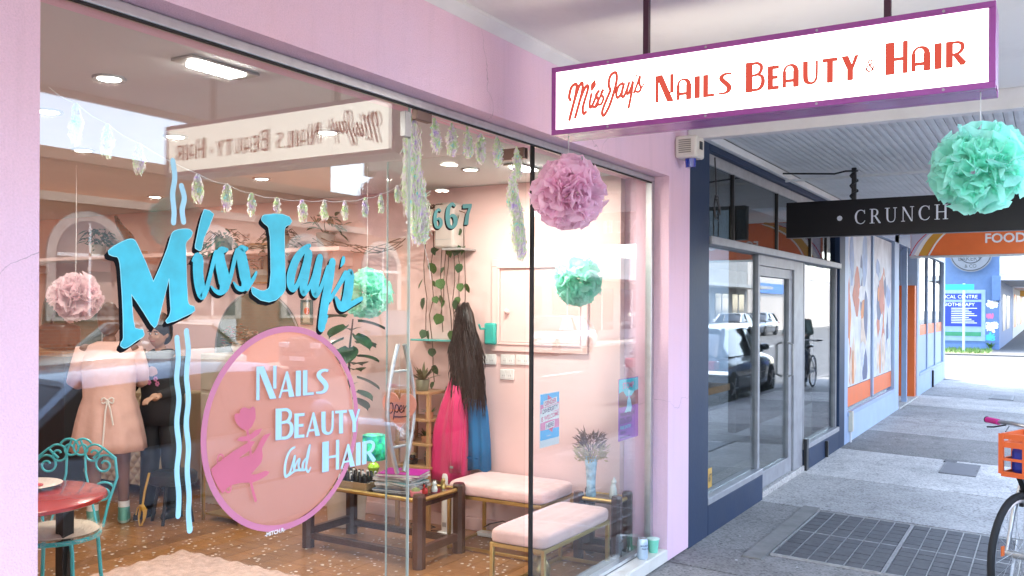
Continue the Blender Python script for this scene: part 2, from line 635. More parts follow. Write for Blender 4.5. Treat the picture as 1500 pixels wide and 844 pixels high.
def arch(x0, x1, y0, ytop, wl, wr, n=12):
    """upside-down U: outer box x0..x1, legs of width wl and wr down to y0"""
    cx, rx = (x0 + x1) / 2, (x1 - x0) / 2
    ry = min(rx * 1.1, (ytop - y0) * 0.6)
    ix0, ix1 = x0 + wl, x1 - wr
    icx, irx, iry = (ix0 + ix1) / 2, (ix1 - ix0) / 2, ry * 0.68
    o = [(cx - rx * math.cos(math.pi * i / n), ytop - ry + ry * math.sin(math.pi * i / n)) for i in range(n + 1)]
    q = [(icx + irx * math.cos(math.pi * i / n), ytop - ry + iry * math.sin(math.pi * i / n)) for i in range(n + 1)]
    return [(x0, y0)] + o + [(x1, y0), (ix1, y0)] + q + [(ix0, y0)]

S_ = [(.50, .91, .09), (.36, .95, .11), (.2, .9, .14), (.12, .78, .17), (.2, .62, .19), (.34, .46, .2), (.42, .3, .19), (.38, .14, .16), (.24, .06, .11), (.02, .07, .08)]
DECO = {
    'N': (.56, [rect(0, 0, .085, 1), [(.085, 1), (.2, 1), (.55, 0), (.37, 0), (.085, .82)], rect(.46, .3, .55, 1)]),
    'A': (.56, [arch(0, .55, 0, 1, .1, .18), rect(.1, .23, .38, .33)]),
    'P': (.56, [[(0, 0), (.07, 0), (.31, .9), (.27, 1)], [(.27, 1), (.33, 1), (.58, 0), (.38, 0), (.26, .75)], rect(.08, .22, .44, .3)]),
    'I': (.2, [rect(0, 0, .19, 1)]),
    'L': (.42, [rect(0, 0, .17, 1), rect(.17, 0, .42, .1)]),
    'S': (.52, ribbon(S_, 4, False)),
    'B': (.52, [rect(0, 0, .18, 1)] + ribbon([(.18, .95, .1), (.33, .95, .1), (.43, .86, .1), (.44, .72, .1), (.36, .58, .1), (.18, .54, .08)], 4, False)
          + ribbon([(.36, .55, .08), (.46, .48, .1), (.49, .3, .12), (.44, .13, .12), (.33, .05, .1), (.18, .05, .1)], 4, False)),
    'E': (.4, [rect(0, 0, .17, 1), rect(.17, .88, .4, 1), rect(.17, .45, .36, .56), rect(.17, 0, .4, .12)]),
    'U': (.53, ribbon([(.09, 1, .18), (.09, .6, .18), (.1, .26, .18), (.16, .12, .15), (.28, .06, .11), (.4, .1, .1), (.47, .26, .09), (.485, .6, .085), (.485, 1, .085)], 4, False)),
    'T': (.52, [rect(.17, 0, .35, .88), rect(0, .88, .52, 1)]),
    'Y': (.54, [[(0, 1), (.2, 1), (.36, .5), (.36, 0), (.19, 0), (.19, .46)], [(.44, 1), (.54, 1), (.36, .42), (.32, .56)]]),
    'H': (.52, [rect(0, 0, .2, 1), rect(.42, 0, .52, 1), rect(.2, .42, .42, .5)]),
    'R': (.56, [rect(0, 0, .18, 1)] + ribbon([(.18, .95, .1), (.34, .95, .11), (.46, .86, .12), (.47, .68, .12), (.36, .52, .11), (.18, .47, .09)], 4, False)
          + [[(.2, .47), (.34, .5), (.58, .12), (.52, .02), (.43, .03)]]),
}

def deco_word(word, small, w0, w1, hfirst, gap):
    """letters laid between w0 and w1; returns [(char, polys)]; first letter tall"""
    adv = []
    for i, ch in enumerate(word):
        k = 1.0 if i == 0 else small
        adv.append(DECO[ch][0] * k)
    total = sum(adv)
    sx = ((w1 - w0) / hfirst - gap * (len(word) - 1)) / total      # widen the letters to fill the line
    xs, out = 0.0, []
    for i, ch in enumerate(word):
        k = 1.0 if i == 0 else small
        out.append((ch, [[(w0 + (xs + p[0] * k * sx) * hfirst, p[1] * k * hfirst) for p in poly] for poly in DECO[ch][1]]))
        xs += adv[i] * sx + gap
    return out

def font_polys(txt, size, shear=0.0, align='LEFT', bold=0.0):
    cu = bpy.data.curves.new('t', 'FONT')
    cu.body = txt
    cu.size = size
    cu.shear = shear
    cu.align_x = align
    cu.offset = bold
    cu.resolution_u = 3
    ob = bpy.data.objects.new('t', cu)
    COL.objects.link(ob)
    dg = bpy.context.evaluated_depsgraph_get()
    me = bpy.data.meshes.new_from_object(ob.evaluated_get(dg))
    vs = [tuple(v.co) for v in me.vertices]
    fs = [tuple(p.vertices) for p in me.polygons]
    bpy.data.objects.remove(ob)
    bpy.data.meshes.remove(me)
    return vs, fs

def font_to(mb, txt, size, fn, **kw):
    vs, fs = font_polys(txt, size, **kw)
    return mb.add([fn(v[0], v[1], 0.0) for v in vs], fs)

# ---------------------------------------------------------------- lettering outlines in metres (x or y along the panel, height, stroke width)
LETTERS={'M':('poly',[(1.474,1.742),(1.489,1.754),(1.514,1.768),(1.54,1.778),(1.555,1.775),(1.565,1.761),(1.59,1.716),(1.615,1.663),(1.638,1.708),(1.66,1.758),(1.674,1.8),(1.69,1.813),(1.716,1.819),(1.739,1.819),(1.748,1.811),(1.743,1.798),(1.726,1.781),(1.724,1.761),(1.726,1.712),(1.728,1.662),(1.732,1.611),(1.74,1.597),(1.755,1.593),(1.758,1.581),(1.743,1.572),(1.713,1.561),(1.688,1.551),(1.661,1.545),(1.656,1.552),(1.667,1.564),(1.673,1.585),(1.67,1.619),(1.667,1.673),(1.647,1.605),(1.631,1.55),(1.624,1.537),(1.619,1.533),(1.607,1.544),(1.583,1.578),(1.56,1.608),(1.545,1.626),(1.547,1.601),(1.551,1.558),(1.557,1.533),(1.57,1.53),(1.582,1.529),(1.586,1.517),(1.582,1.508),(1.561,1.497),(1.538,1.483),(1.522,1.479),(1.512,1.486),(1.514,1.495),(1.521,1.508),(1.52,1.558),(1.517,1.618),(1.513,1.667),(1.511,1.693),(1.508,1.713),(1.502,1.726),(1.489,1.728),(1.476,1.733)]),'dot':('poly',[(1.789,1.883),(1.809,1.881),(1.825,1.872),(1.82,1.86),(1.805,1.828),(1.789,1.798),(1.781,1.765),(1.77,1.759),(1.757,1.765),(1.757,1.774),(1.765,1.807),(1.771,1.833),(1.78,1.862)]),'J':('poly',[(2.015,1.877),(2.025,1.887),(2.067,1.895),(2.104,1.897),(2.137,1.891),(2.148,1.878),(2.14,1.866),(2.121,1.858),(2.114,1.837),(2.116,1.769),(2.119,1.705),(2.121,1.657),(2.106,1.633),(2.079,1.615),(2.048,1.608),(2.012,1.614),(1.981,1.631),(1.974,1.647),(1.976,1.656),(1.991,1.651),(2.017,1.644),(2.037,1.648),(2.05,1.66),(2.055,1.703),(2.053,1.766),(2.051,1.817),(2.044,1.848),(2.026,1.86),(2.015,1.869)]),'i':('st',[[(1.749,1.728,0.0081),(1.768,1.736,0.0362),(1.769,1.693,0.0374),(1.776,1.65,0.0366),(1.783,1.625,0.0254),(1.798,1.642,0.0186),(1.811,1.68,0.015),(1.824,1.725,0.0151),(1.835,1.756,0.0184)]]),'s1':('st',[[(1.875,1.767,0.0129),(1.853,1.761,0.028),(1.852,1.726,0.0401),(1.863,1.685,0.0448),(1.867,1.656,0.0395),(1.852,1.636,0.0187),(1.832,1.641,0.0134),(1.817,1.654,0.0066)],[(1.872,1.645,0.0172),(1.891,1.686,0.0155),(1.906,1.739,0.0157),(1.917,1.766,0.0184)]]),'s2':('st',[[(1.954,1.775,0.0133),(1.932,1.77,0.0308),(1.936,1.741,0.0409),(1.946,1.699,0.0442),(1.951,1.669,0.0384),(1.938,1.649,0.0194),(1.918,1.652,0.0141),(1.903,1.668,0.0065)],[(1.956,1.65,0.0179),(1.982,1.681,0.0145),(1.994,1.702,0.0091)]]),'a':('st',[[(2.23,1.801,0.0163),(2.203,1.785,0.025),(2.169,1.751,0.0327),(2.147,1.702,0.0372),(2.144,1.669,0.0341),(2.153,1.653,0.0244),(2.169,1.66,0.0197),(2.188,1.691,0.0178),(2.21,1.741,0.0202)],[(2.227,1.772,0.0367),(2.215,1.721,0.0384),(2.204,1.671,0.0382),(2.205,1.642,0.028),(2.222,1.651,0.0182),(2.239,1.672,0.0174),(2.262,1.718,0.0196)]]),'y':('st',[[(2.282,1.761,0.0314),(2.268,1.71,0.0394),(2.257,1.66,0.039),(2.263,1.637,0.0289),(2.283,1.652,0.0187),(2.304,1.69,0.0189),(2.322,1.729,0.0213)],[(2.344,1.749,0.0334),(2.328,1.682,0.04),(2.306,1.601,0.0409),(2.291,1.523,0.0364)],[(2.291,1.528,0.0157),(2.31,1.538,0.0126),(2.321,1.561,0.0074)]]),'ap':('st',[[(2.402,1.767,0.0165),(2.399,1.754,0.0198),(2.388,1.737,0.0055)]]),'s3':('st',[[(2.333,1.617,0.0181),(2.371,1.661,0.0194),(2.414,1.712,0.0254)],[(2.457,1.698,0.0079),(2.438,1.715,0.0345),(2.433,1.681,0.0467),(2.423,1.632,0.0476),(2.404,1.595,0.0364)],[(2.363,1.625,0.014),(2.383,1.598,0.0304),(2.404,1.588,0.0242),(2.449,1.605,0.0212),(2.5,1.623,0.0172)]])}
EMBLEM={'hand':[(1.82,1.102),(1.834,1.111),(1.866,1.127),(1.906,1.145),(1.946,1.158),(1.974,1.167),(1.995,1.165),(1.984,1.154),(1.967,1.138),(1.94,1.126),(1.927,1.118),(1.946,1.121),(1.981,1.124),(2.002,1.144),(2.016,1.165),(2.034,1.18),(2.061,1.183),(2.045,1.166),(2.031,1.149),(2.023,1.136),(2.026,1.115),(2.02,1.094),(1.999,1.078),(1.978,1.062),(1.996,1.059),(2.017,1.061),(2.038,1.064),(2.057,1.058),(2.046,1.049),(2.017,1.04),(1.982,1.035),(1.94,1.042),(1.906,1.042),(1.88,1.034),(1.865,1.022),(1.847,1.045),(1.831,1.073)],'rose':[(1.91,1.258),(1.918,1.262),(1.928,1.258),(1.933,1.272),(1.947,1.278),(1.97,1.27),(1.977,1.274),(1.985,1.277),(1.994,1.268),(1.996,1.238),(1.98,1.213),(1.963,1.203),(1.939,1.21),(1.919,1.228),(1.91,1.245)],'leaf':[(1.919,1.178),(1.932,1.186),(1.967,1.185),(1.995,1.2),(2.024,1.203),(2.009,1.185),(1.974,1.17),(1.939,1.171)],'stems':[[(1.961,1.207,0.0088),(1.967,1.172,0.0095),(1.976,1.127,0.0095),(1.981,1.105,0.0089)],[(1.976,1.041,0.0089),(1.986,1.007,0.0096),(1.997,0.976,0.0104)],[(1.847,1.109,0.0054),(1.845,1.13,0.0053),(1.853,1.142,0.0054),(1.865,1.137,0.0054),(1.867,1.119,0.0054)],[(1.877,1.042,0.0055),(1.877,1.029,0.0055),(1.888,1.021,0.0055),(1.896,1.028,0.0055),(1.896,1.042,0.0055)]],'and':[[(2.166,1.123,0.0069),(2.146,1.115,0.0083),(2.129,1.089,0.0096),(2.122,1.057,0.0102),(2.126,1.032,0.0102),(2.145,1.042,0.0082),(2.158,1.074,0.0077),(2.168,1.096,0.0069),(2.163,1.067,0.0097),(2.165,1.045,0.009)],[(2.165,1.05,0.0056),(2.176,1.072,0.007),(2.188,1.08,0.0092),(2.185,1.058,0.0098),(2.192,1.042,0.0084),(2.204,1.05,0.0064)],[(2.22,1.078,0.0071),(2.206,1.065,0.0092),(2.204,1.045,0.0092),(2.217,1.043,0.0071),(2.23,1.086,0.0078),(2.238,1.123,0.0071),(2.226,1.092,0.0086),(2.22,1.047,0.0093),(2.23,1.031,0.0086),(2.241,1.044,0.0058)],[(2.14,1.032,0.0055),(2.17,1.044,0.0076),(2.204,1.04,0.0064)]],'rows':{'NAILS':((1.997,1.295),(2.328,1.291),(2.065,1.402)),'BEAUTY':((2.08,1.157),(2.495,1.137),(2.089,1.26)),'HAIR':((2.298,1.018),(2.582,1.012),(2.308,1.123)),'MITCH':((2.036,0.852),(2.137,0.85),(2.047,0.856))},'dr':[[(1.679,2.012,0.0175),(1.686,1.966,0.0176),(1.679,1.916,0.0176),(1.684,1.867,0.0175),(1.682,1.835,0.0175)],[(1.709,1.943,0.0179),(1.719,1.91,0.018),(1.712,1.873,0.0178),(1.717,1.84,0.0179)],[(1.696,1.502,0.0176),(1.701,1.443,0.0177),(1.696,1.383,0.0176),(1.704,1.323,0.0176),(1.697,1.255,0.0177),(1.705,1.185,0.0178),(1.698,1.116,0.0177),(1.705,1.046,0.018),(1.703,0.986,0.0179)],[(1.729,1.521,0.0179),(1.736,1.461,0.018),(1.73,1.391,0.0179),(1.737,1.321,0.0181),(1.73,1.251,0.0181),(1.738,1.18,0.0181),(1.734,1.111,0.0181),(1.741,1.039,0.0182),(1.739,0.989,0.0182),(1.744,0.936,0.0206)]]}
SIGNSCRIPT=[[(1.667,2.436,0.0094),(1.673,2.449,0.0094),(1.665,2.483,0.0094),(1.649,2.497,0.0094),(1.639,2.491,0.0093),(1.645,2.448,0.0093),(1.658,2.402,0.0093),(1.671,2.357,0.0094)],[(1.65,2.428,0.0087),(1.629,2.484,0.0087),(1.614,2.5,0.0086),(1.614,2.468,0.0086),(1.628,2.417,0.0087),(1.645,2.363,0.0087)],[(1.627,2.423,0.0087),(1.606,2.47,0.0086),(1.592,2.486,0.0086),(1.589,2.468,0.0086),(1.61,2.403,0.0086),(1.608,2.374,0.0086),(1.597,2.379,0.0086)],[(1.573,2.448,0.008),(1.581,2.408,0.008),(1.576,2.395,0.008),(1.565,2.41,0.008),(1.543,2.456,0.0079)],[(1.559,2.499,0.0061),(1.564,2.485,0.0159),(1.571,2.466,0.0074)],[(1.54,2.456,0.0079),(1.553,2.442,0.0079),(1.543,2.423,0.0079),(1.55,2.397,0.0079),(1.566,2.397,0.0079)],[(1.553,2.402,0.0073),(1.535,2.432,0.0073),(1.52,2.461,0.0072),(1.53,2.445,0.0073),(1.52,2.426,0.0072),(1.529,2.404,0.0073),(1.541,2.403,0.0073)],[(1.49,2.456,0.0084),(1.497,2.477,0.0084),(1.491,2.509,0.0084),(1.472,2.522,0.0084),(1.463,2.511,0.0083),(1.466,2.473,0.0084),(1.492,2.396,0.0084),(1.517,2.357,0.0085),(1.525,2.371,0.0085),(1.512,2.406,0.0084),(1.489,2.453,0.0084)],[(1.438,2.475,0.0077),(1.455,2.465,0.0078),(1.464,2.435,0.0077),(1.458,2.42,0.0077),(1.443,2.436,0.0077),(1.431,2.475,0.0077),(1.441,2.431,0.0077),(1.433,2.421,0.0077),(1.421,2.442,0.0077)],[(1.41,2.473,0.0077),(1.42,2.44,0.0077),(1.413,2.431,0.0077),(1.4,2.456,0.0076),(1.393,2.476,0.0076),(1.403,2.414,0.0077),(1.411,2.377,0.0076)],[(1.376,2.501,0.0041),(1.381,2.493,0.0041)],[(1.389,2.432,0.0064),(1.376,2.462,0.0065),(1.364,2.494,0.0064),(1.366,2.466,0.0064),(1.36,2.444,0.0064),(1.369,2.433,0.0064),(1.379,2.435,0.0064)],[(1.369,2.433,0.0047),(1.348,2.46,0.0046)]]
SIGNROWS={'NAILS':((1.299,2.382),(1.001,2.38),(1.291,2.485)),'BEAUTY':((0.949,2.38),(0.563,2.379),(0.943,2.486)),'AMP':((0.538,2.401),(0.511,2.402),(0.525,2.439)),'HAIR':((0.475,2.382),(0.236,2.377),(0.472,2.487))}
GAR1=[(1.351,2.162,0,0),(1.427,2.135,0.105,1.0),(1.52,2.096,0.088,1),(1.619,2.059,0.085,1),(1.825,1.998,0.085,1.1),(1.938,1.98,0.082,1.15),(2.039,1.963,0.072,0.8),(2.15,1.96,0.05,0.7),(2.268,1.965,0.072,1.1),(2.377,1.976,0.068,0.8),(2.486,1.985,0.068,0.9),(2.6,2.008,0.07,0.8),(2.693,2.033,0.07,0.7),(2.794,2.077,0.065,0.8),(2.86,2.113,0,0)]
GAR2=[(2.85,2.368,0.42,1.9,0.0),(2.888,2.147,0.3,1.9,0.02),(2.907,2.011,0.16,1.7,0.015),(2.989,2.382,0.15,0.9,0.05),(3.127,2.379,0.14,1.2,0),(3.242,2.387,0.14,0.9,0.02),(3.352,2.375,0.14,1.1,0.0),(3.49,2.386,0.14,1.1,0.02),(3.663,2.365,0.16,1.0,0.03),(3.639,2.247,0.22,1.3,-0.02),(3.672,2.136,0.28,1.5,0.02),(3.699,2.024,0.21,1.5,0.02)]
GAR3=[(2.927,1.859),(2.965,1.776),(2.98,1.706)]
# ================================================================ palette
M_pink = stucco_mat('pink_render', (0.86, 0.57, 0.66), (0.80, 0.58, 0.74))
M_inpink = mat('interior_pink_paint', (0.80, 0.56, 0.53), 0.6, var=0.03, scale=1.5, bump=0.08, bscale=90)
M_white = mat('white_paint', (0.78, 0.76, 0.73), 0.55, var=0.04, dirt=(0.55, 0.52, 0.48), dscale=2, damt=0.3)
M_soffit = mat('awning_soffit', (0.84, 0.80, 0.74), 0.7, var=0.05, scale=1.2, dirt=(0.5, 0.47, 0.44), dscale=0.7, damt=0.45, bump=0.05, bscale=30)
M_ceil = mat('ceiling_paint', (0.62, 0.62, 0.62), 0.8, var=0.02)
M_alu = mat('brushed_aluminium', (0.55, 0.56, 0.57), 0.38, metal=0.85, var=0.08, scale=20)
M_alud = mat('dull_aluminium', (0.42, 0.42, 0.42), 0.5, metal=0.6, var=0.12, scale=12)
M_bronze = mat('bronze_fitting', (0.20, 0.14, 0.12), 0.4, metal=0.6)
M_black = mat('black_paint', (0.012, 0.012, 0.014), 0.3, var=0.1)
M_rubber = mat('black_rubber', (0.015, 0.015, 0.016), 0.75)
M_navy = mat('navy_paint', (0.014, 0.032, 0.075), 0.55, var=0.12, scale=3, spec=0.3, dirt=(0.04, 0.06, 0.10), dscale=2.5, damt=0.35, bump=0.1, bscale=40)
M_bluegrey = mat('blue_grey_paint', (0.30, 0.40, 0.58), 0.5, var=0.06, dirt=(0.25, 0.29, 0.36), dscale=2, damt=0.4)
M_paleblue = mat('pale_blue_render', (0.38, 0.50, 0.68), 0.6, var=0.06, dirt=(0.3, 0.35, 0.42), dscale=1.5, damt=0.5)
M_tile = mat('cream_tile', (0.74, 0.72, 0.66), 0.35, var=0.06, scale=3, dirt=(0.5, 0.47, 0.4), dscale=4, damt=0.35, coat=0.2)
M_purple = mat('purple_sign_paint', (0.34, 0.065, 0.31), 0.3, var=0.1, scale=3, coat=0.3)
M_cyan = mat('cyan_sign_enamel', (0.035, 0.52, 0.66), 0.4, var=0.16, scale=14)
M_cyanl = mat('pale_cyan_enamel', (0.30, 0.75, 0.85), 0.4, var=0.05)
M_blackl = mat('black_sign_enamel', (0.004, 0.004, 0.006), 0.6, spec=0.1)
M_drip = mat('sky_blue_enamel', (0.36, 0.68, 0.82), 0.4, var=0.06)
M_magenta = mat('magenta_enamel', (0.62, 0.15, 0.23), 0.45, var=0.06)
M_gold = mat('brushed_brass', (0.58, 0.42, 0.16), 0.35, metal=0.9, var=0.1)
M_orange = mat('orange_panel', (0.80, 0.16, 0.03), 0.45, var=0.05)
M_conc = pavement_mat('light_concrete', (0.40, 0.385, 0.36), (0.27, 0.26, 0.245))
M_asph = pavement_mat('grey_asphalt_paving', (0.25, 0.242, 0.228), (0.165, 0.16, 0.152))
M_side = pavement_mat('worn_side_asphalt', (0.05, 0.05, 0.05), (0.036, 0.036, 0.036))
M_road = pavement_mat('road_asphalt', (0.10, 0.10, 0.10), (0.06, 0.06, 0.06))
M_kerb = pavement_mat('bluestone', (0.16, 0.16, 0.165), (0.10, 0.10, 0.105))
M_glass = glass_mat('window_glass', ior=1.68)
M_glassdoor = glass_mat('door_glass', ior=1.42)
M_glassd = glass_mat('tinted_glass', tint=(0.55, 0.57, 0.57), ior=1.7)
M_tableglass = glass_mat('table_glass', tint=(0.86, 0.93, 0.9))
M_floor = wood_mat('floor_board_wood', (0.27, 0.118, 0.043), (0.37, 0.18, 0.07), 0.32, axis=1, coat=0.4, rnd=0.18)
M_darkwood = wood_mat('dark_stained_wood', (0.035, 0.012, 0.010), (0.06, 0.022, 0.016), 0.35, axis=2, coat=0.5)
M_pine = wood_mat('pine_wood', (0.36, 0.19, 0.08), (0.46, 0.26, 0.12), 0.5, axis=2)
M_irid = iridescent_mat('iridescent_film')
M_string = mat('white_string', (0.75, 0.75, 0.74), 0.7)
M_paper = mat('white_paper', (0.78, 0.78, 0.78), 0.7)

PX0, PX1 = 1.22, 5.285          # opening in the shop wall
WY, GY = 2.05, 2.166            # wall face and glass line
HEAD = 2.42

# ================================================================ ground, road and footpath
g = MB()
g.box(-300, 600, -300, 300, -1.0, -0.36)
struct(g.build('ground', mat('dry_earth', (0.2, 0.19, 0.16), 0.9, var=0.2, scale=0.3)))
road = struct(MB().box(-80, 160, -13.0, -0.62, -0.35, -0.22).build('road', M_road))
M_line = mat('road_marking_paint', (0.7, 0.7, 0.68), 0.6, var=0.1, scale=20)
for i in range(24):
    MB().box(-20 + i * 5, -18 + i * 5, -6.88, -6.76, -0.2195, -0.216).build('lane_dash', M_line, road)
cross = struct(MB().box(24.6, 36.2, -0.62, 60, -0.35, -0.12).build('side_street', M_side))

def gz(y):                       # footpath falls gently to the kerb
    return (min(y, WY) - WY) * 0.03

fp = struct(MB().box(-10, 24.2, -0.45, 12.5, -0.35, -0.16).build('footpath', M_kerb))
jo = [-6.0, -3.9, -2.0, -0.1, 1.7, 3.5, 5.32, 7.38, 8.85, 10.66, 12.45, 14.3, 16.1, 18.0, 20.0, 22.1, 24.2]
M_corner = pavement_mat('dimmed_sunlit_paving', (0.07, 0.07, 0.07), (0.05, 0.05, 0.05))  # paving colour darkened to tone down the sunlit end slab
for i in range(len(jo) - 1):
    a, b = jo[i] + 0.009, jo[i + 1] - 0.009
    y0, y1 = -0.45, WY + 0.4
    sk = -0.045                 # joints run a touch off square
    m = MB()
    tops = [(a + sk * 1, y0), (b + sk, y0), (b, y1), (a, y1)]
    vs = [(x, y, -0.155) for x, y in tops] + [(x, y, gz(y) if y < WY else 0.0) for x, y in tops]
    vs += []
    m.add(vs, [(3, 2, 1, 0), (4, 5, 6, 7), (0, 1, 5, 4), (1, 2, 6, 5), (2, 3, 7, 6), (3, 0, 4, 7)])
    m.build('paving_slab', M_corner if i > 14 else M_conc if i in (1, 4, 8, 12) else M_asph, fp)
for i in range(22):
    MB().box(-10 + i * 1.6, -8.41 + i * 1.6, -0.62, -0.452, -0.34, -0.074).build('kerb_stone', M_kerb, fp, bevel=0.012)
fo = struct(MB().box(-60, 150, -16.0, -13.0, -0.35, -0.1).build('far_footpath', M_conc))
fc = struct(MB().box(36.2, 130, -0.62, 9.0, -0.35, -0.08).build('corner_footpath', pavement_mat('far_paving', (0.07, 0.07, 0.07), (0.05, 0.05, 0.05))))
struct(MB().box(36.7, 40.9, 1.9, 3.6, -0.081, -0.076).build('grass_verge_soil', mat('verge_soil', (0.13, 0.13, 0.06), 0.9)))

# service pit cover with paver infill, and two small covers
pit = thing('service_pit_cover', 'large rectangular steel pit cover filled with dark brick pavers on the near footpath', 'pit cover', (6.5, 0.95, gz(0.95)))
M_paver = mat('grey_paver', (0.085, 0.086, 0.09), 0.75, var=0.25, scale=18, bump=0.3, bscale=50)
M_steel = mat('worn_steel_strip', (0.42, 0.42, 0.43), 0.45, metal=0.7, var=0.2, scale=25)
tz = lambda y: gz(y) + 0.004
def sloped(mb, x0, x1, y0, y1, h):
    t = [(x0, y0), (x1, y0), (x1, y1), (x0, y1)]
    mb.add([(x, y, gz(y) - 0.01) for x, y in t] + [(x, y, gz(y) + h) for x, y in t],
           [(3, 2, 1, 0), (4, 5, 6, 7), (0, 1, 5, 4), (1, 2, 6, 5), (2, 3, 7, 6), (3, 0, 4, 7)])
    return mb
for (a, b) in ((0.20, 0.86), (0.885, 1.545)):
    fr = MB()
    sloped(fr, 5.86, 7.26, a - 0.012, a, 0.007); sloped(fr, 5.86, 7.26, b, b + 0.012, 0.007)
    sloped(fr, 5.848, 5.86, a - 0.012, b + 0.012, 0.007); sloped(fr, 7.26, 7.272, a - 0.012, b + 0.012, 0.007)
    sloped(fr, 6.555, 6.567, a, b, 0.0065)
    fr.build('steel_frame', M_steel, pit)
    n = 6
    wd = (b - a) / n
    for k in range(n):
        if k:
            sloped(MB(), 5.862, 7.258, a + k * wd - 0.003, a + k * wd + 0.003, 0.0062).build('steel_strip', M_steel, pit)
        for q in range(12):
            x0 = 5.862 + q * 0.1163
            sloped(MB(), x0 + 0.004, x0 + 0.112, a + k * wd + 0.006, a + (k + 1) * wd - 0.006, random.uniform(0.003, 0.0055)).build('paver', M_paver, pit)
sloped(MB(), 5.7, 7.4, 1.575, 1.70, 0.002).build('mortar_strip', mat('pit_mortar', (0.20, 0.195, 0.18), 0.85, var=0.2, scale=9), pit)
M_lid = mat('grey_lid', (0.13, 0.13, 0.145), 0.6, var=0.15, scale=20)
lid = thing('utility_cover', 'small grey rectangular utility cover with a notched corner in pale slab', 'utility cover', (10.0, 0.78, gz(0.78)))
sloped(MB(), 9.76, 10.44, 0.63, 0.92, 0.004).build('lid', M_lid, lid)
lf = MB()
sloped(lf, 9.74, 10.46, 0.61, 0.63, 0.003); sloped(lf, 9.74, 10.46, 0.92, 0.94, 0.003); sloped(lf, 9.74, 9.76, 0.63, 0.92, 0.003); sloped(lf, 10.44, 10.46, 0.63, 0.92, 0.003)
lf.build('rim', M_kerb, lid)
sloped(MB(), 10.46, 10.62, 0.84, 0.96, 0.004).build('notch_plate', M_kerb, lid)
lid2 = thing('drain_grate', 'dark flat drain cover farther along the footpath near grocery shop', 'drain cover', (18.7, 0.75, gz(0.75)))
sloped(MB(), 18.2, 19.2, 0.55, 0.94, 0.004).build('plate', mat('dark_lid', (0.05, 0.05, 0.055), 0.6), lid2)
for k in range(4):
    sloped(MB(), 18.3 + k * .22, 18.36 + k * .22, 0.6, 0.89, 0.006).build('rib', M_kerb, lid2)
# pale specks of litter on the paving
sp = MB()
for i in range(90):
    x, y = random.uniform(4.5, 12), random.uniform(-0.2, 1.95)
    a = random.uniform(0.004, 0.011)
    sp.add([(x + a * math.cos(t), y + a * math.sin(t), gz(y + a * math.sin(t)) + 0.0025) for t in (0.3, 1.5, 2.8, 4.1, 5.2)], [(0, 1, 2, 3, 4)])
o = sp.build('gum_spots', mat('gum_white', (0.6, 0.6, 0.58), 0.7))
o['kind'] = 'stuff'; o['label'] = 'tiny pale spots of chewing gum scattered on the paving'

# ================================================================ the pink shop
shop = thing('pink_shop', 'pink rendered beauty salon shopfront with large painted display window', 'shop', (3.25, 2.05, 0))
MB().box(-3.0, PX0, WY, WY + 0.3, 0.0, HEAD).build('pillar', M_pink, shop)
MB().box(PX1, 5.66, WY, WY + 0.3, 0.0, HEAD).build('pillar', M_pink, shop)
MB().box(-3.0, 5.66, WY, WY + 0.3, HEAD, 2.83).build('lintel', M_pink, shop)
MB().box(-3.0, 5.66, WY, WY + 0.3, 2.97, 4.6).build('upper_wall', mat('upper_render', (0.6, 0.52, 0.48), 0.8), shop)
MB().box(-3.0, 5.66, WY + 0.3, 11.0, 4.4, 4.5).build('roof', mat('roof_sheet', (0.3, 0.3, 0.3), 0.6), shop)
MB().box(-3.0, -2.8, WY + 0.3, 11.0, -0.1, 4.4).build('party_wall', M_inpink, shop)
# awning over the footpath
aw = MB().box(-8, 5.60, -0.45, WY - 0.045, 2.815, 2.95).build('awning', M_soffit, shop)
MB().box(-8, 5.60, -0.50, -0.452, 2.78, 2.97).build('awning_fascia', M_white, shop)
tr = MB()
tr.add([(-3, WY - 0.001, 2.765), (-3, WY - 0.045, 2.80), (-3, WY - 0.045, 2.835), (-3, WY - 0.001, 2.835),
        (5.60, WY - 0.001, 2.765), (5.60, WY - 0.045, 2.80), (5.60, WY - 0.045, 2.835), (5.60, WY - 0.001, 2.835)],
       [(0, 1, 2, 3), (7, 6, 5, 4), (0, 4, 5, 1), (1, 5, 6, 2), (2, 6, 7, 3), (3, 7, 4, 0)])
tr.build('cornice_trim', M_white, shop)
# window frame
wf = MB()
wf.box(PX0 + 0.002, PX1 - 0.002, 2.145, 2.19, 2.385, HEAD - 0.002)
wf.box(PX1 - 0.045, PX1 - 0.004, 2.146, 2.189, 0.095, 2.384)
wf.box(PX0 + 0.004, PX0 + 0.045, 2.146, 2.189, 0.095, 2.384)
wf.build('window_frame', M_alu, shop, bevel=0.003)
MB().box(PX0 + 0.045, PX1 - 0.045, 2.147, 2.156, 2.377, 2.384).build('glazing_gasket', M_rubber, shop)
bf = MB().box(3.78, PX1 - 0.046, 2.146, 2.19, 0.078, 0.098).build('bottom_channel', M_alu, shop)
MB().box(PX0 + 0.046, 2.78, 2.146, 2.19, 0.078, 0.098).build('bottom_channel', M_alu, shop)
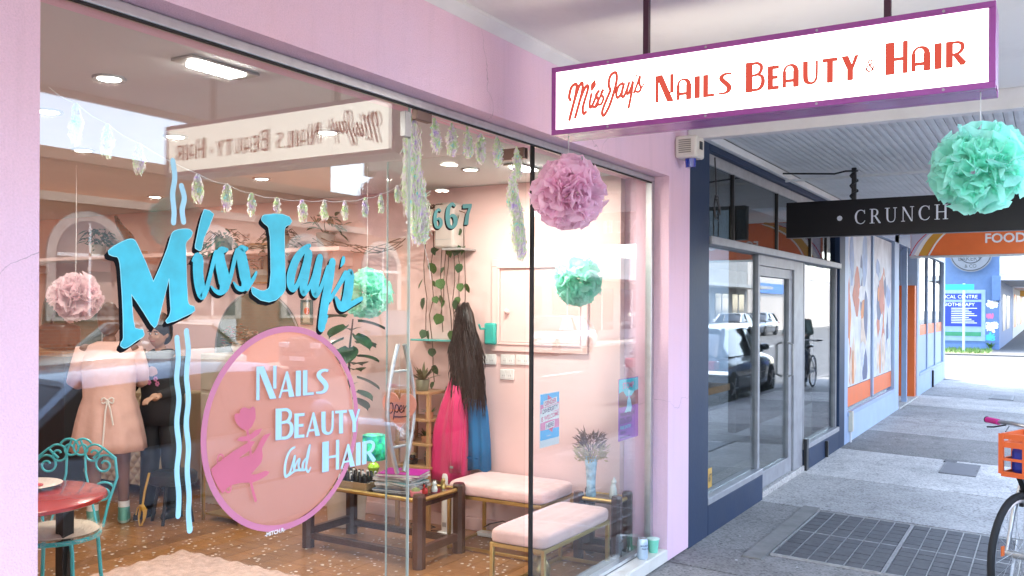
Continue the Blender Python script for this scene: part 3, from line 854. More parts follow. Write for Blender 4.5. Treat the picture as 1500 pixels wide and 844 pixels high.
# tiled sill
sill = MB().box(3.80, PX1 - 0.002, WY + 0.006, 2.30, 0.0, 0.066).build('tiled_sill', mat('tile_grout', (0.35, 0.33, 0.3), 0.8), shop)
MB().box(PX0 + 0.002, 2.78, WY + 0.006, 2.30, 0.0, 0.066).build('tiled_sill', MATS['tile_grout'], shop)
for k in range(5):
    x0 = 3.80 + k * 0.2965
    x1 = x0 + 0.2935
    MB().box(x0, x1, WY + 0.004, 2.144, 0.066, 0.075).build('tile', M_tile, sill, bevel=0.0015)
    MB().box(x0 - 0.0, x1, WY - 0.004, WY + 0.003, 0.002, 0.072).build('tile', M_tile, sill, bevel=0.0015)
# glass panes
pane1 = MB().box(PX0 + 0.03, 2.785, 2.161, 2.171, 0.08, 2.386).build('window_pane', M_glass, shop)
pane3 = MB().box(3.775, PX1 - 0.03, 2.161, 2.171, 0.08, 2.386).build('window_pane', M_glass, shop)
MB().box(2.7855, 2.7885, 2.160, 2.172, 0.08, 2.384).build('pane_edge', mat('glass_edge', (0.45, 0.55, 0.52), 0.2), shop)
MB().box(3.753, 3.757, 2.158, 2.174, 0.03, 2.384).build('door_seal', M_rubber, shop)
MB().box(3.766, 3.771, 2.158, 2.174, 0.03, 2.384).build('door_seal', M_rubber, shop)
# patch fittings of the door frame
MB().box(2.745, 2.783, 2.152, 2.18, 2.26, 2.36).build('patch_fitting', M_alud, shop, bevel=0.003)
MB().box(2.82, 2.92, 2.152, 2.18, 2.34, 2.383).build('door_stop', M_bronze, shop, bevel=0.003)
# the glass door stands open into the shop
door = MB().box(3.735, 3.747, 2.19, 3.05, 0.04, 2.37).build('door', M_glassdoor, shop)
MB().box(3.722, 3.760, 2.19, 2.36, 2.318, 2.372).build('door_hinge', M_bronze, door, bevel=0.003)
MB().box(3.722, 3.760, 2.19, 2.36, 0.03, 0.085).build('door_hinge', M_bronze, door, bevel=0.003)
MB().box(3.7345, 3.7475, 3.0505, 3.0525, 0.04, 2.37).build('door_edge', MATS['glass_edge'], door)
hb = MB()                         # long bow handles either side
for sx in (-1, 1):
    pts = []
    for i in range(17):
        t = i / 16
        pts.append((3.741 + sx * (0.028 + 0.085 * math.sin(math.pi * t)), 2.955, 0.71 + 0.68 * t))
    hb.tube(pts, 0.0125, 10)
for z in (0.85, 1.25):
    hb.cyl((3.741 - 0.075, 2.955, z), (3.741 + 0.075, 2.955, z), 0.008)
hb.build('door_handle', M_alu, door, smooth=True)

# ---- painted lettering on the big pane
def gfn(d0=0.0):
    return lambda u, v, d: (u, 2.161 - 0.0006 - d - d0, v)
def letter(name, polys, m, d, parent, fn=None):
    mb = MB()
    f = fn or gfn()
    for i, p in enumerate(polys):
        mb.sheet(p, f, d + (i % 60) * 0.000015)
    return mb.build(name, m, parent)
def smooth_poly(p, k=3):
    q = [(x, y, 0.0) for x, y in p]
    n = len(q)
    out = []
    for i in range(n):
        p0, p1, p2, p3 = q[i - 1], q[i], q[(i + 1) % n], q[(i + 2) % n]
        l1 = math.hypot(p2[0] - p1[0], p2[1] - p1[1])
        a1 = math.atan2(p1[1] - p0[1], p1[0] - p0[0]); a2 = math.atan2(p2[1] - p1[1], p2[0] - p1[0]); a3 = math.atan2(p3[1] - p2[1], p3[0] - p2[0])
        df = lambda a, b: abs((b - a + math.pi) % (2 * math.pi) - math.pi)
        out.append(p1[:2])
        if l1 < 0.03 and df(a1, a2) < 1.0 and df(a2, a3) < 1.0:
            for j in range(1, k):
                t = j / k
                out.append(tuple(0.5 * (2 * p1[c] + (p2[c] - p0[c]) * t + (2 * p0[c] - 5 * p1[c] + 4 * p2[c] - p3[c]) * t * t + (3 * p1[c] - p0[c] - 3 * p2[c] + p3[c]) * t ** 3) for c in (0, 1)))
    return out
for nm, (kind, dat) in LETTERS.items():
    if kind == 'poly':
        body = [smooth_poly(dat)]
    else:
        body = [q for s in dat for q in ribbon(s, 6)]
    lt = letter('letter', body, M_cyan, 0.0012, pane1)
    sh = []
    dx, dz = (-0.0105, -0.0125) if nm in ('M', 'J', 'dot') else (-0.0085, -0.0095)
    for k in (1, 2, 3, 4):
        sh += [[(p[0] + dx * k / 4, p[1] + dz * k / 4) for p in q] for q in body]
    smb = MB()
    for i, p in enumerate(sh):
        smb.sheet(p, gfn(), 0.0001 + 0.0000012 * i)
    smb.build('letter_shadow', M_blackl, lt)
    if kind == 'poly':            # fine pale outline
        q = body[0] + [body[0][0]]
        mb = MB()
        for i in range(len(q) - 1):
            a, b = q[i], q[i + 1]
            dxx, dyy = b[0] - a[0], b[1] - a[1]
            l = math.hypot(dxx, dyy) or 1e-6
            nx, ny = -dyy / l * 0.0011, dxx / l * 0.0011
            mb.sheet([(a[0] + nx, a[1] + ny), (a[0] - nx, a[1] - ny), (b[0] - nx, b[1] - ny), (b[0] + nx, b[1] + ny)], gfn(), 0.0022 + (i % 2) * 0.00002)
        mb.build('letter_outline', M_cyanl, lt)
for s in EMBLEM['dr']:
    letter('drip_stripe', ribbon(s, 6), M_drip, 0.0003, pane1)
# round emblem: translucent pink film with a magenta rim
ECX, ECZ, ERX, ERZ = 2.134, 1.192, 0.352, 0.337
def film_mat():
    m, N, L, b = principled('pink_window_film')
    b.inputs['Base Color'].default_value = (0.86, 0.42, 0.36, 1)
    b.inputs['Roughness'].default_value = 0.5
    b.inputs['Specular IOR Level'].default_value = 0.3
    t = N.new('ShaderNodeBsdfTransparent')
    tl = N.new('ShaderNodeBsdfTranslucent')
    tl.inputs['Color'].default_value = (0.9, 0.44, 0.38, 1)
    t.inputs['Color'].default_value = (0.95, 0.7, 0.66, 1)
    m1 = N.new('ShaderNodeMixShader'); m1.inputs['Fac'].default_value = 0.35
    L.new(b.outputs[0], m1.inputs[1]); L.new(tl.outputs[0], m1.inputs[2])
    m2 = N.new('ShaderNodeMixShader'); m2.inputs['Fac'].default_value = 0.06
    L.new(m1.outputs[0], m2.inputs[1]); L.new(t.outputs[0], m2.inputs[2])
    L.new(m2.outputs[0], N['Material Output'].inputs['Surface'])
    return m
el = lambda k: [(ECX + ERX * k * math.cos(2 * math.pi * i / 72), ECZ + ERZ * k * math.sin(2 * math.pi * i / 72)) for i in range(72)]
emb = MB()
emb.sheet(el(0.955), lambda u, v, d: (u, 2.1722, v), 0)
emblem = emb.build('round_emblem', film_mat(), pane1)
rim = MB()
o_, i_ = el(1.0), el(0.94)
for i in range(72):
    j = (i + 1) % 72
    rim.sheet([o_[i], o_[j], i_[j], i_[i]], gfn(), 0.0002)
M_rim = mat('rose_rim_enamel', (0.58, 0.20, 0.32), 0.45, var=0.05)
rim.build('emblem_rim', M_rim, emblem)
letter('hand_motif', [smooth_poly(EMBLEM['hand'])], M_magenta, 0.0004, emblem)
letter('rose_bloom', [EMBLEM['rose']], M_magenta, 0.0006, emblem)
letter('rose_leaf', [smooth_poly(EMBLEM['leaf'])], M_magenta, 0.0005, emblem)
for s in EMBLEM['stems']:
    letter('rose_stem', ribbon(s, 5), M_magenta, 0.0007, emblem)
M_sky = mat('pale_blue_enamel', (0.42, 0.70, 0.80), 0.4, var=0.05)
M_skysh = mat('grey_rose_enamel', (0.45, 0.25, 0.33), 0.5)
for w, (b0, b1, tp) in EMBLEM['rows'].items():
    if w == 'MITCH':
        continue
    h = tp[1] - b0[1]
    ww = w.replace('A', 'P')
    dz = (b1[1] - b0[1]) / (b1[0] - b0[0])
    for ch, polys in deco_word(ww, 0.80, b0[0], b1[0], h, 0.075):
        pl = [[(p[0], b0[1] + dz * (p[0] - b0[0]) + p[1]) for p in q] for q in polys]
        lt = letter('letter', pl, M_sky, 0.0012, emblem)
        letter('letter_shadow', [[(p[0] + 0.002, p[1] - 0.002) for p in q] for q in pl], M_skysh, 0.0008, lt)
letter('letter', [q for s in EMBLEM['and'] for q in ribbon(s, 5)], M_sky, 0.0012, emblem)
sg = MB()
font_to(sg, '-MITCH.R-', 0.018, lambda u, v, d: (2.036 + u * 1.1, 2.1595, 0.851 + v), bold=0.0006)
sg.build('signature', mat('white_enamel', (0.75, 0.75, 0.75), 0.4), pane1)
# house number on the door leaf, facing the street
M_teal = mat('teal_enamel', (0.05, 0.24, 0.26), 0.4, var=0.1, scale=14)
def dfn(u, v, d):
    return (3.7345 - 0.0004 - d, 2.742 - u, 1.998 + v)
six = [(.40, .92, .10), (.26, 1.0, .14), (.1, .82, .2), (.06, .45, .22), (.12, .12, .18), (.28, .02, .14), (.43, .16, .2), (.42, .4, .2), (.27, .52, .12), (.12, .40, .08)]
def digit(u0, h, kind, dz):
    if kind == 6:
        body = ribbon([(u0 + p[0] * h * 1.05, dz + p[1] * h * .97 + .003, p[2] * h) for p in six], 6)
    else:
        body = [[(u0 + x * h, dz + y * h) for x, y in q] for q in ([(.04, .80), (.02, 1.0), (.56, 1.0), (.56, .86), (.40, .8)], [(.56, .86), (.42, .5), (.36, 0), (.12, 0), (.2, .45), (.38, .82)])]
    lt = letter('digit', body, M_teal, 0.001, door, dfn)
    mb = MB()
    i = 0
    for k in (1, 2, 3):
        for q in body:
            mb.sheet([(p[0] - 0.003 * k, p[1] - 0.0025 * k) for p in q], dfn, 0.0001 + 0.000001 * i); i += 1
    mb.build('digit_shadow', M_blackl, lt)
digit(0.006, 0.098, 6, 0.0)
digit(0.084, 0.125, 6, -0.002)
digit(0.182, 0.105, 7, 0.012)

# interior shell
fl = struct(MB().box(PX0 - 0.6, 5.24, 2.31, 10.7, -0.06, 0.004).build('shop_floor', mat('subfloor', (0.12, 0.07, 0.04), 0.8)))
planks = 0
for i in range(36):               # boards run along the shop front
    y0 = 2.3 + i * 0.14
    xs = [1.0, 1.0 + random.uniform(0.5, 1.8)]
    while xs[-1] < 5.22:
        xs.append(min(5.22, xs[-1] + random.uniform(1.0, 1.9)))
    for a, b in zip(xs[:-1], xs[1:]):
        if y0 > 7.1:
            continue
        MB().box(a, b - 0.002, y0, y0 + 0.1375, 0.004, 0.020 + random.uniform(0, 0.0008)).build('floor_board', M_floor, fl)
MB().box(1.0, 5.22, 7.2, 10.7, 0.004, 0.0195).build('floor_board', M_floor, fl)
struct(MB().box(2.786, 3.77, WY, 2.299, -0.02, 0.012).build('door_threshold', M_conc))
swall = struct(MB().box(5.222, 5.30, 2.352, 10.8, -0.05, 2.44).build('shop_side_wall', M_inpink))
MB().box(5.202, 5.2215, 2.40, 10.6, 0.02, 0.11).build('skirting_board', M_inpink, swall, bevel=0.003)
struct(MB().box(0.55, 0.62, 2.352, 10.8, -0.05, 2.44).build('shop_far_wall', M_inpink))
struct(MB().box(0.55, 5.30, 10.6, 10.8, -0.05, 2.44).build('shop_back_wall', M_inpink))
ceil = struct(MB().box(0.55, 5.30, 2.352, 10.8, 2.442, 2.50).build('shop_ceiling', M_ceil))
# confetti on the floor
cf = MB()
for i in range(1500):
    x, y = random.uniform(2.6, 5.1), random.uniform(2.4, 6.6)
    a = random.uniform(0.005, 0.012)
    t0 = random.uniform(0, 6)
    cf.add([(x + a * math.cos(t0 + k * 1.05), y + a * math.sin(t0 + k * 1.05), 0.0225) for k in range(6)], [tuple(range(6))])
o = cf.build('confetti', mat('confetti_paper', (0.8, 0.72, 0.66), 0.6, var=0.2, scale=40))
o['kind'] = 'stuff'; o['label'] = 'pale paper confetti scattered over the wooden shop floor'
# ================================================================ light-box sign
SX = 3.2
sign = thing('lightbox_sign', 'long lit white sign box with purple frame hanging across the footpath', 'sign', (3.28, 0.95, 2.30))
Y0, Y1, Z0, Z1, T = 0.15, 1.754, 2.30, 2.577, 0.17
MB().box(SX + 0.006, SX + T - 0.006, Y0 + 0.021, Y1 - 0.021, Z0 + 0.003, Z1 - 0.021).build('housing', M_purple, sign)
fr = MB()
fr.box(SX, SX + T, Y0, Y1, Z1 - 0.021, Z1); fr.box(SX, SX + 0.02, Y0, Y1, Z0, Z0 + 0.021); fr.box(SX + T - 0.02, SX + T, Y0, Y1, Z0, Z0 + 0.021)
fr.box(SX, SX + T, Y0, Y0 + 0.0205, Z0 + 0.0212, Z1 - 0.0212); fr.box(SX, SX + T, Y1 - 0.0205, Y1, Z0 + 0.0212, Z1 - 0.0212)
fr.build('frame', M_purple, sign, bevel=0.0015)
MB().box(SX + 0.02, SX + T - 0.02, Y0 + 0.002, Y1 - 0.002, Z0 + 0.0005, Z0 + 0.0028).build('base_plate', mat('glossy_purple', (0.30, 0.06, 0.28), 0.25, coat=0.15), sign)
face = MB().box(SX + 0.003, SX + 0.0055, Y0 + 0.021, Y1 - 0.021, Z0 + 0.0215, Z1 - 0.0215).build('lit_face', emit_mat('sign_white_light', (1.0, 0.95, 0.86), 0.42), sign)
MB().box(SX + T - 0.0055, SX + T - 0.003, Y0 + 0.021, Y1 - 0.021, Z0 + 0.0215, Z1 - 0.0215).build('lit_face', MATS['sign_white_light'], sign)
M_sred = emit_mat('sign_red_light', (0.74, 0.105, 0.07), 0.085)
M_sdk = emit_mat('sign_dark_red_light', (0.45, 0.02, 0.012), 0.09)
def sfn(u, v, d):
    return (SX + 0.0025 - d, u, v)
for s in SIGNSCRIPT:
    lt = letter('letter_stroke', ribbon([(p[0], p[1], p[2] * 1.2) for p in s], 5), M_sred, 0.0010, face, sfn)
    letter('letter_outline', ribbon([(p[0], p[1], p[2] * 1.5) for p in s], 5), M_sdk, 0.0002, lt, sfn)
for w, (b0, b1, tp) in SIGNROWS.items():
    h = tp[1] - b0[1]
    if w == 'AMP':
        st = [(.95, .45, .12), (.7, .1, .12), (.35, .0, .14), (.05, .2, .14), (.2, .45, .12), (.6, .62, .12), (.7, .85, .12), (.5, 1.0, .12), (.3, .85, .12), (.45, .55, .12), (.9, .05, .12)]
        letter('letter', ribbon([(b0[0] - p[0] * h * .72, b0[1] + p[1] * h, p[2] * h) for p in st], 5), M_sdk, 0.001, face, sfn)
        continue
    for ch, polys in deco_word(w, 0.78, 0.0, b0[0] - b1[0], h, 0.13):
        pl = [[(b0[0] - p[0], b0[1] + p[1]) for p in q] for q in polys]
        lt = letter('letter', pl, M_sred, 0.0010, face, sfn)
        omb = MB()
        for q in pl:
            for i in range(len(q)):
                a, b = q[i], q[(i + 1) % len(q)]
                dx, dy = b[0] - a[0], b[1] - a[1]
                l = math.hypot(dx, dy)
                if l < 0.012:
                    continue
                nx, ny = -dy / l * 0.0016, dx / l * 0.0016
                omb.sheet([(a[0] + nx, a[1] + ny), (a[0] - nx, a[1] - ny), (b[0] - nx, b[1] - ny), (b[0] + nx, b[1] + ny)], sfn, 0.0004)
        omb.build('letter_outline', M_sdk, lt)
for y in (0.30, 0.70, 1.10, 1.50):
    for z_ in (Z0 + .0105, Z1 - .0105):
        MB().cyl((SX - .0005, y, z_), (SX - .0022, y, z_), .0045, n=10).build('screw', M_alud, sign)
MB().box(SX + .0015, SX + .0028, .952, .9535, Z0 + .0215, Z1 - .0215).build('face_joint', emit_mat('sign_joint_light', (1.0, .9, .75), .085), sign)
for y in (1.357, 0.477):
    MB().bar((SX + 0.05, y, Z1), (SX + 0.05, y, 2.814), 0.022).build('hanger_post', mat('dark_purple_post', (0.06, 0.012, 0.035), 0.4), sign)
    MB().box(SX + 0.02, SX + 0.08, y - 0.03, y + 0.03, 2.806, 2.8145).build('hanger_plate', M_soffit, sign)

# alarm siren on the right pillar
al = thing('alarm_siren', 'white louvred alarm box with blue strobe light on the pink pillar', 'alarm', (5.45, 2.04, 2.54))
MB().box(5.37, 5.53, 1.905, 2.048, 2.545, 2.685).build('box', mat('aged_white_plastic', (0.70, 0.66, 0.58), 0.5, var=0.06), al, bevel=0.015)
for k in range(7):
    MB().box(5.3655, 5.3695, 1.94, 2.02, 2.575 + k * 0.013, 2.581 + k * 0.013).build('louvre', mat('grey_louvre', (0.28, 0.26, 0.22), 0.6), al)
MB().box(5.43, 5.48, 1.9005, 1.9045, 2.60, 2.65).build('sensor_window', M_black, al)
MB().cyl((5.45, 1.97, 2.545), (5.45, 1.97, 2.49), 0.036, 0.032, 18).build('strobe_lens', mat('blue_lens', (0.01, 0.04, 0.35), 0.15, coat=0.5), al, smooth=True)

# ================================================================ tissue pom-poms
def pompom(name, label, c, r, col, top, n=170, seed=1, group='tissue paper pompoms'):
    rnd = random.Random(seed)
    o = thing(name, label, 'pompom', c, group)
    mb = MB()
    for i in range(n):
        z = 1 - 2 * (i + 0.5) / n
        ph = i * 2.39996 + rnd.uniform(-.35, .35)
        z = max(-1, min(1, z + rnd.uniform(-.09, .09)))
        d = Vector((math.sqrt(max(0, 1 - z * z)) * math.cos(ph), math.sqrt(max(0, 1 - z * z)) * math.sin(ph), z))
        # ruffles follow roughly level rings, as in folded tissue
        w = Vector((0, 0, 1)) + Vector((rnd.uniform(-.8, .8), rnd.uniform(-.8, .8), rnd.uniform(-.3, .3)))
        u = d.cross(w).normalized(); w = u.cross(d).normalized()
        R0 = r * rnd.uniform(0.80, 1.12)
        sp_, p1, p2, cup = rnd.uniform(.3, .5), rnd.uniform(0, 6), rnd.uniform(0, 6), rnd.choice((-1, 1)) * rnd.uniform(.15, .42)
        def fn(a, b, d=d, u=u, w=w, R0=R0, sp_=sp_, p1=p1, p2=p2, cup=cup):
            a = a * 2 - 1
            rr = 0.35 + 0.65 * b
            an = a * sp_ * (0.35 + 0.65 * b)
            e = R0 * rr * (1 - 0.10 * a * a * b - 0.06 * b * abs(math.sin(a * 6 + p1)))
            off = r * b * b * (0.07 * math.sin(a * 5.5 + p2) + 0.045 * math.sin(a * 11 + p1) + cup * (0.4 + a * a))
            p = (d * math.cos(an) + u * math.sin(an)) * e + w * off
            return (c[0] + p.x, c[1] + p.y, c[2] + p.z)
        mb.grid(fn, 9, 4)
    mb.build('tissue_ruffles', mat(name + '_tissue_' + str(seed), col, 0.7, var=0.12, scale=18, transl=0.55, bump=0.4, bscale=90, spec=0.15), o, smooth=True, angle=70, kind='stuff')
    MB().tube([(c[0], c[1], c[2] + r * .5), (c[0] + .002, c[1], (c[2] + top) / 2), (c[0], c[1], top)], 0.0016, 5).build('string', M_string, o)
    return o
MINT, PINK = (0.48, 0.95, 0.82), (0.98, 0.72, 0.86)
pompom('tissue_pompom', 'big pink tissue pompom hanging outside in front of the window', (3.25, 1.70, 2.066), 0.152, PINK, 2.302, seed=2)
pompom('tissue_pompom', 'big mint tissue pompom hanging from street end of the lit sign', (3.25, 0.195, 2.05), 0.150, MINT, 2.302, seed=3)
pompom('tissue_pompom', 'mint tissue pompom hanging inside near posters and pink side wall', (4.84, 2.46, 1.755), 0.148, MINT, 2.44, seed=4)
pompom('tissue_pompom', 'mint tissue pompom hanging inside behind the last painted cyan letter', (4.17, 3.56, 1.67), 0.150, MINT, 2.44, seed=5)
pompom('tissue_pompom', 'pale pink tissue pompom hanging inside left of the big painted letter', (3.24, 5.06, 1.64), 0.150, (0.90, 0.72, 0.76), 2.44, seed=6)

# ================================================================ tassel garlands
def tassel(mb, top, ln, sp, n, rnd, lean=(0, 0), frizz=.006):
    top0 = top
    for i in range(n):
        a = rnd.uniform(0, 6.283)
        s = sp * math.sqrt(rnd.random())
        dx, dy = s * math.cos(a) + lean[0], s * math.sin(a) + lean[1]
        l = ln * rnd.uniform(.55, 1.05) if frizz < .01 or rnd.random() < .3 else ln * rnd.uniform(.2, .45)
        if frizz > .01:
            top = (top0[0] + rnd.uniform(-.006, .006), top0[1], top0[2] - rnd.random() * (ln - l) * .9)
        w = rnd.uniform(.0012, .003)
        tw = rnd.uniform(0, 3.14)
        prev = None
        for k in range(6):
            t = k / 5
            bul = .15 + .85 * min(1, t * 1.25) ** .8 if t < .9 else .6
            wob = frizz * math.sin(t * 9 + a * 3 + i)
            x = top[0] + dx * bul * 1.1 + wob * min(1, t * 4)
            y = top[1] + dy * bul * .7
            z = top[2] - l * t
            th = tw + t * 2.4
            px, py = w * math.cos(th), w * math.sin(th)
            cur = ((x - px, y - py, z), (x + px, y + py, z + .002))
            if prev:
                mb.add([prev[0], prev[1], cur[1], cur[0]], [(0, 1, 2, 3)])
            prev = cur
rt = random.Random(11)
gar = thing('tassel_garland', 'iridescent tassel garland strung across the big window inside the glass', 'garland', (2.2, 2.3, 2.0))
tops = [(x, 2.23, z) for x, z, l, k in GAR1[1:-1]]
st = [(x, 2.23, z) for x, z, l, k in GAR1]
gpts = []
for a, b in zip(st[:-1], st[1:]):
    for k in range(4):
        t = k / 4
        gpts.append((a[0] + (b[0] - a[0]) * t, 2.23, a[2] + (b[2] - a[2]) * t - 0.006 * math.sin(math.pi * t)))
gpts.append(st[-1])
MB().tube(gpts, 0.0012, 5).build('string', M_string, gar)
for (x, z, l, k), p in zip(GAR1[1:-1], tops):
    mb = MB()
    tassel(mb, p, l * 1.05, 0.017 * k, 64, rt)
    mb.build('tassel', M_irid, gar, kind='stuff')
gar2 = thing('tassel_garland', 'shaggy iridescent tassel garland draped round the open doorway', 'garland', (3.3, 2.2, 2.2))
dt = [(g[0], 2.20, g[1]) for g in GAR2]
MB().tube([dt[0], dt[3], dt[4], dt[5], dt[6], dt[7], dt[8]], 0.0012, 5).build('string', M_string, gar2)
for (x, z, l, k, le), p in zip(GAR2, dt):
    mb = MB()
    tassel(mb, p, l, 0.026 * k, int(150 * k), rt, (le * .5, 0), .014)
    mb.build('tassel', M_irid, gar2, kind='stuff')
MB().tube([(x, 2.2, z) for x, z in GAR3], 0.0012, 5).build('loose_thread', M_string, gar2)

# ================================================================ posters on the glass, sill items
post = thing('diversity_poster', 'blue and pink poster with tilted white lines of lettering on window', 'poster', (3.965, 2.18, 0.885))
def pfn(y):
    return lambda u, v, d: (u, y + 0.0 - d, v)
PYY = 2.1735
MB().box(3.862, 4.068, PYY, PYY + 0.0006, 0.888, 1.160).build('sheet', M_paper, post)
blue = mat('poster_blue', (0.03, 0.42, 0.80), 0.6)
pnk = mat('poster_pink', (0.75, 0.20, 0.38), 0.6)
red = mat('poster_crimson', (0.62, 0.04, 0.16), 0.6)
ink = mat('poster_ink', (0.10, 0.02, 0.14), 0.6)
PF = lambda u, v, d: (u, PYY - 0.0008 - d, v)
def flat(poly, m, name, par, d, fn):
    mb = MB(); mb.sheet(poly, fn, d); return mb.build(name, m, par)
flat(rect(3.866, .925, 4.064, 1.156), blue, 'print_field', post, 0, PF)
flat(rect(3.866, .975, 4.064, 1.105), pnk, 'print_band', post, .0003, PF)
flat(rect(3.866, 1.02, 4.064, 1.06), M_paper, 'print_band', post, .0005, PF)
flat([(3.94, 1.15), (4.02, 1.115), (3.94, 1.085)], red, 'print_arrow', post, .0007, PF)
flat([(3.93, .985), (3.99, .955), (4.0, .985)], red, 'print_arrow', post, .0007, PF)
for k, (t, x, z) in enumerate((('GENDER', 3.905, 1.095), ('DIVERSITY', 3.885, 1.057), ('IS WELCOME', 3.872, 1.019), ('HERE', 3.925, .981))):
    w = {'GENDER': .125, 'DIVERSITY': .165, 'IS WELCOME': .185, 'HERE': .08}[t]
    sl = .10
    q = [(x - .008, z - .006), (x + w + .008, z - .006 + w * sl), (x + w + .008, z + .026 + w * sl), (x - .008, z + .026)]
    b = flat(q, M_paper, 'print_strip', post, .0009 + .0001 * k, PF)
    mb = MB()
    vs, fs = font_polys(t, .031, bold=.0008)
    mx = max(v[0] for v in vs)
    mb.add([PF(x + v[0] * w / mx, z + v[1] + v[0] * w / mx * sl, .0015) for v in vs], fs)
    mb.build('print_text', red if k % 2 == 0 else ink, b)
mb = MB(); font_to(mb, 'vic.gov.au', .012, lambda u, v, d: PF(3.93 + u, .94 + v, .0006)); mb.build('print_text', M_paper, post)
post2 = thing('gig_poster', 'tall purple and turquoise gig poster high on the window glass', 'poster', (4.95, 2.18, .80))
MB().box(4.806, 5.10, PYY, PYY + .0006, .80, 1.168).build('sheet', mat('poster_purple', (0.33, 0.07, 0.42), 0.6), post2)
flat(rect(4.81, 1.06, 5.096, 1.164), mat('poster_turquoise', (0.06, 0.50, 0.60), 0.6), 'print_sky', post2, 0, PF)
flat([(4.81, 1.0), (5.096, 1.0), (5.096, 1.09), (5.04, 1.085), (4.98, 1.05), (4.93, 1.05), (4.87, 1.095), (4.81, 1.085)], mat('poster_brown', (0.26, 0.07, 0.06), 0.6), 'print_hills', post2, .0003, PF)
flat([(4.89, .965), (4.985, .96), (5.0, .99), (4.985, 1.03), (4.96, 1.06), (4.975, 1.09), (4.955, 1.10), (4.94, 1.09), (4.95, 1.06), (4.93, 1.03), (4.925, .995)], mat('poster_pale', (0.35, 0.62, 0.75), 0.6), 'print_figure', post2, .0005, PF)
for t, x, z, s, m in (('STOMP', 4.862, 1.108, .05, pnk), ('PRESENTED LIVE', 4.83, .945, .028, ink), ('MUSIC . DANCE', 4.83, .922, .022, ink), ('DOORS EIGHT', 4.825, .90, .026, ink), ('FREE ENTRY', 4.83, .868, .028, mat('poster_aqua', (0.2, 0.55, 0.7), 0.6)), ('FRIDAY', 4.835, .84, .024, ink), ('tickets at the door', 4.83, .815, .018, ink)):
    mb = MB(); font_to(mb, t, s, lambda u, v, d: PF(x + u * 1.05, z + v, .0008), bold=.0006); mb.build('print_text', m, post2)

can = thing('drink_can', 'pale blue drink can standing on the tiled sill', 'can', (5.005, 2.10, .075))
pr = [(.026, 0), (.031, .006), (.033, .012), (.033, .105), (.031, .113), (.0265, .121), (.0265, .124), (.024, .122)]
MB().lathe(pr, 24, (5.005, 2.10, .075)).build('can_body', mat('can_print', (0.52, 0.66, 0.80), 0.3, metal=0.3, var=0.05), can, smooth=True)
mb = MB()
for k, t in enumerate(('MOUNTAIN', 'PALE ALE')):
    vs, fs = font_polys(t, .013, bold=.0005, align='CENTER')
    mb.add([(5.005 + .0337 * math.sin(v[0] / .0337 - .5), 2.10 - .0337 * math.cos(v[0] / .0337 - .5), .155 - k * .018 + v[1]) for v in vs], fs)
mb.build('print_text', mat('can_ink', (0.05, 0.12, 0.25), 0.4), can)
MB().cyl((5.005, 2.10, .197), (5.005, 2.10, .1985), .024, n=20).build('lid', M_alu, can)
cup = thing('takeaway_cup', 'mint green takeaway cup on the sill by the pillar', 'cup', (5.175, 2.10, .075))
MB().lathe([(.026, 0), (.028, .003), (.0355, .078), (.038, .08), (.038, .084), (.034, .083), (.031, .07), (.03, .068)], 24, (5.175, 2.10, .075)).build('cup_body', mat('mint_card', (0.22, 0.70, 0.52), 0.5), cup, smooth=True)
MB().lathe([(.0345, .0795), (.0392, .081), (.0392, .086), (.0345, .0875)], 24, (5.175, 2.10, .075)).build('rim', mat('pale_mint', (0.6, 0.82, 0.74), 0.5), cup, smooth=True)

# ================================================================ ceiling lamps
M_lamp = emit_mat('downlight_glow', (1.0, 0.93, 0.82), 2.0)
LAMPW = 1.05
dl = [(2.05, 3.0), (3.23, 3.01), (4.55, 3.06), (2.27, 3.75), (2.93, 3.75), (2.94, 4.53), (4.2, 4.5), (1.9, 5.2), (3.3, 5.9), (4.5, 6.0), (2.6, 7.3), (4.2, 7.8)]
wh = ['nearest the pillar', 'above the painted name', 'above the open door', 'second from pillar', 'above garland middle', 'behind garland middle', 'above the coffee table', 'deep beside the pillar', 'above the salon chairs', 'above the plant ledge', 'at the dim back', 'over the back ledge']
for (x, y), wq in zip(dl, wh):
    L = thing('ceiling_downlight', 'small round recessed ceiling downlight ' + wq, 'downlight', (x, y, 2.442), 'ceiling downlights')
    MB().lathe([(.042, -.001), (.058, -.006), (.06, -.002), (.06, .004), (.042, .004)], 24, (x, y, 2.438)).build('bezel', M_alud, L, smooth=True)
    MB().cyl((x, y, 2.4375), (x, y, 2.4345), .041, n=20).build('bulb_face', M_lamp, L)
    ld = bpy.data.lights.new('downlight_lamp', 'AREA')
    ld.shape = 'DISK'; ld.size = .09; ld.energy = LAMPW * (1.0 if x > 4.1 and y < 5 else 0.75); ld.color = (1.0, 0.91, 0.82)
    lo = bpy.data.objects.new('downlight_lamp', ld); COL.objects.link(lo); lo.parent = L; lo.location = (0, 0, -.02)
for x, y, q in ((2.14, 2.52, 'near the pillar'), (4.62, 2.72, 'behind the pink pompom')):
    L = thing('ceiling_floodlight', 'bright rectangular white ceiling light ' + q, 'ceiling light', (x, y, 2.442), 'rectangular ceiling lights')
    MB().box(x - .15, x + .15, y - .055, y + .055, 2.43, 2.4405).build('plate', mat('brushed_plate', (0.4, 0.38, 0.35), 0.4, metal=.5), L, bevel=.003)
    MB().box(x - .095, x + .095, y - .042, y + .042, 2.422, 2.4298).build('lit_panel', emit_mat('flood_glow' + q[-3:], (1, .98, .95), 5.0), L)
    ld = bpy.data.lights.new('flood_lamp', 'AREA')
    ld.shape = 'RECTANGLE'; ld.size = .18; ld.size_y = .08; ld.energy = 1.7 if x > 4 else 0.8; ld.color = (1.0, 0.93, 0.84)
    lo = bpy.data.objects.new('flood_lamp', ld); COL.objects.link(lo); lo.parent = L; lo.location = (0, 0, -.03)

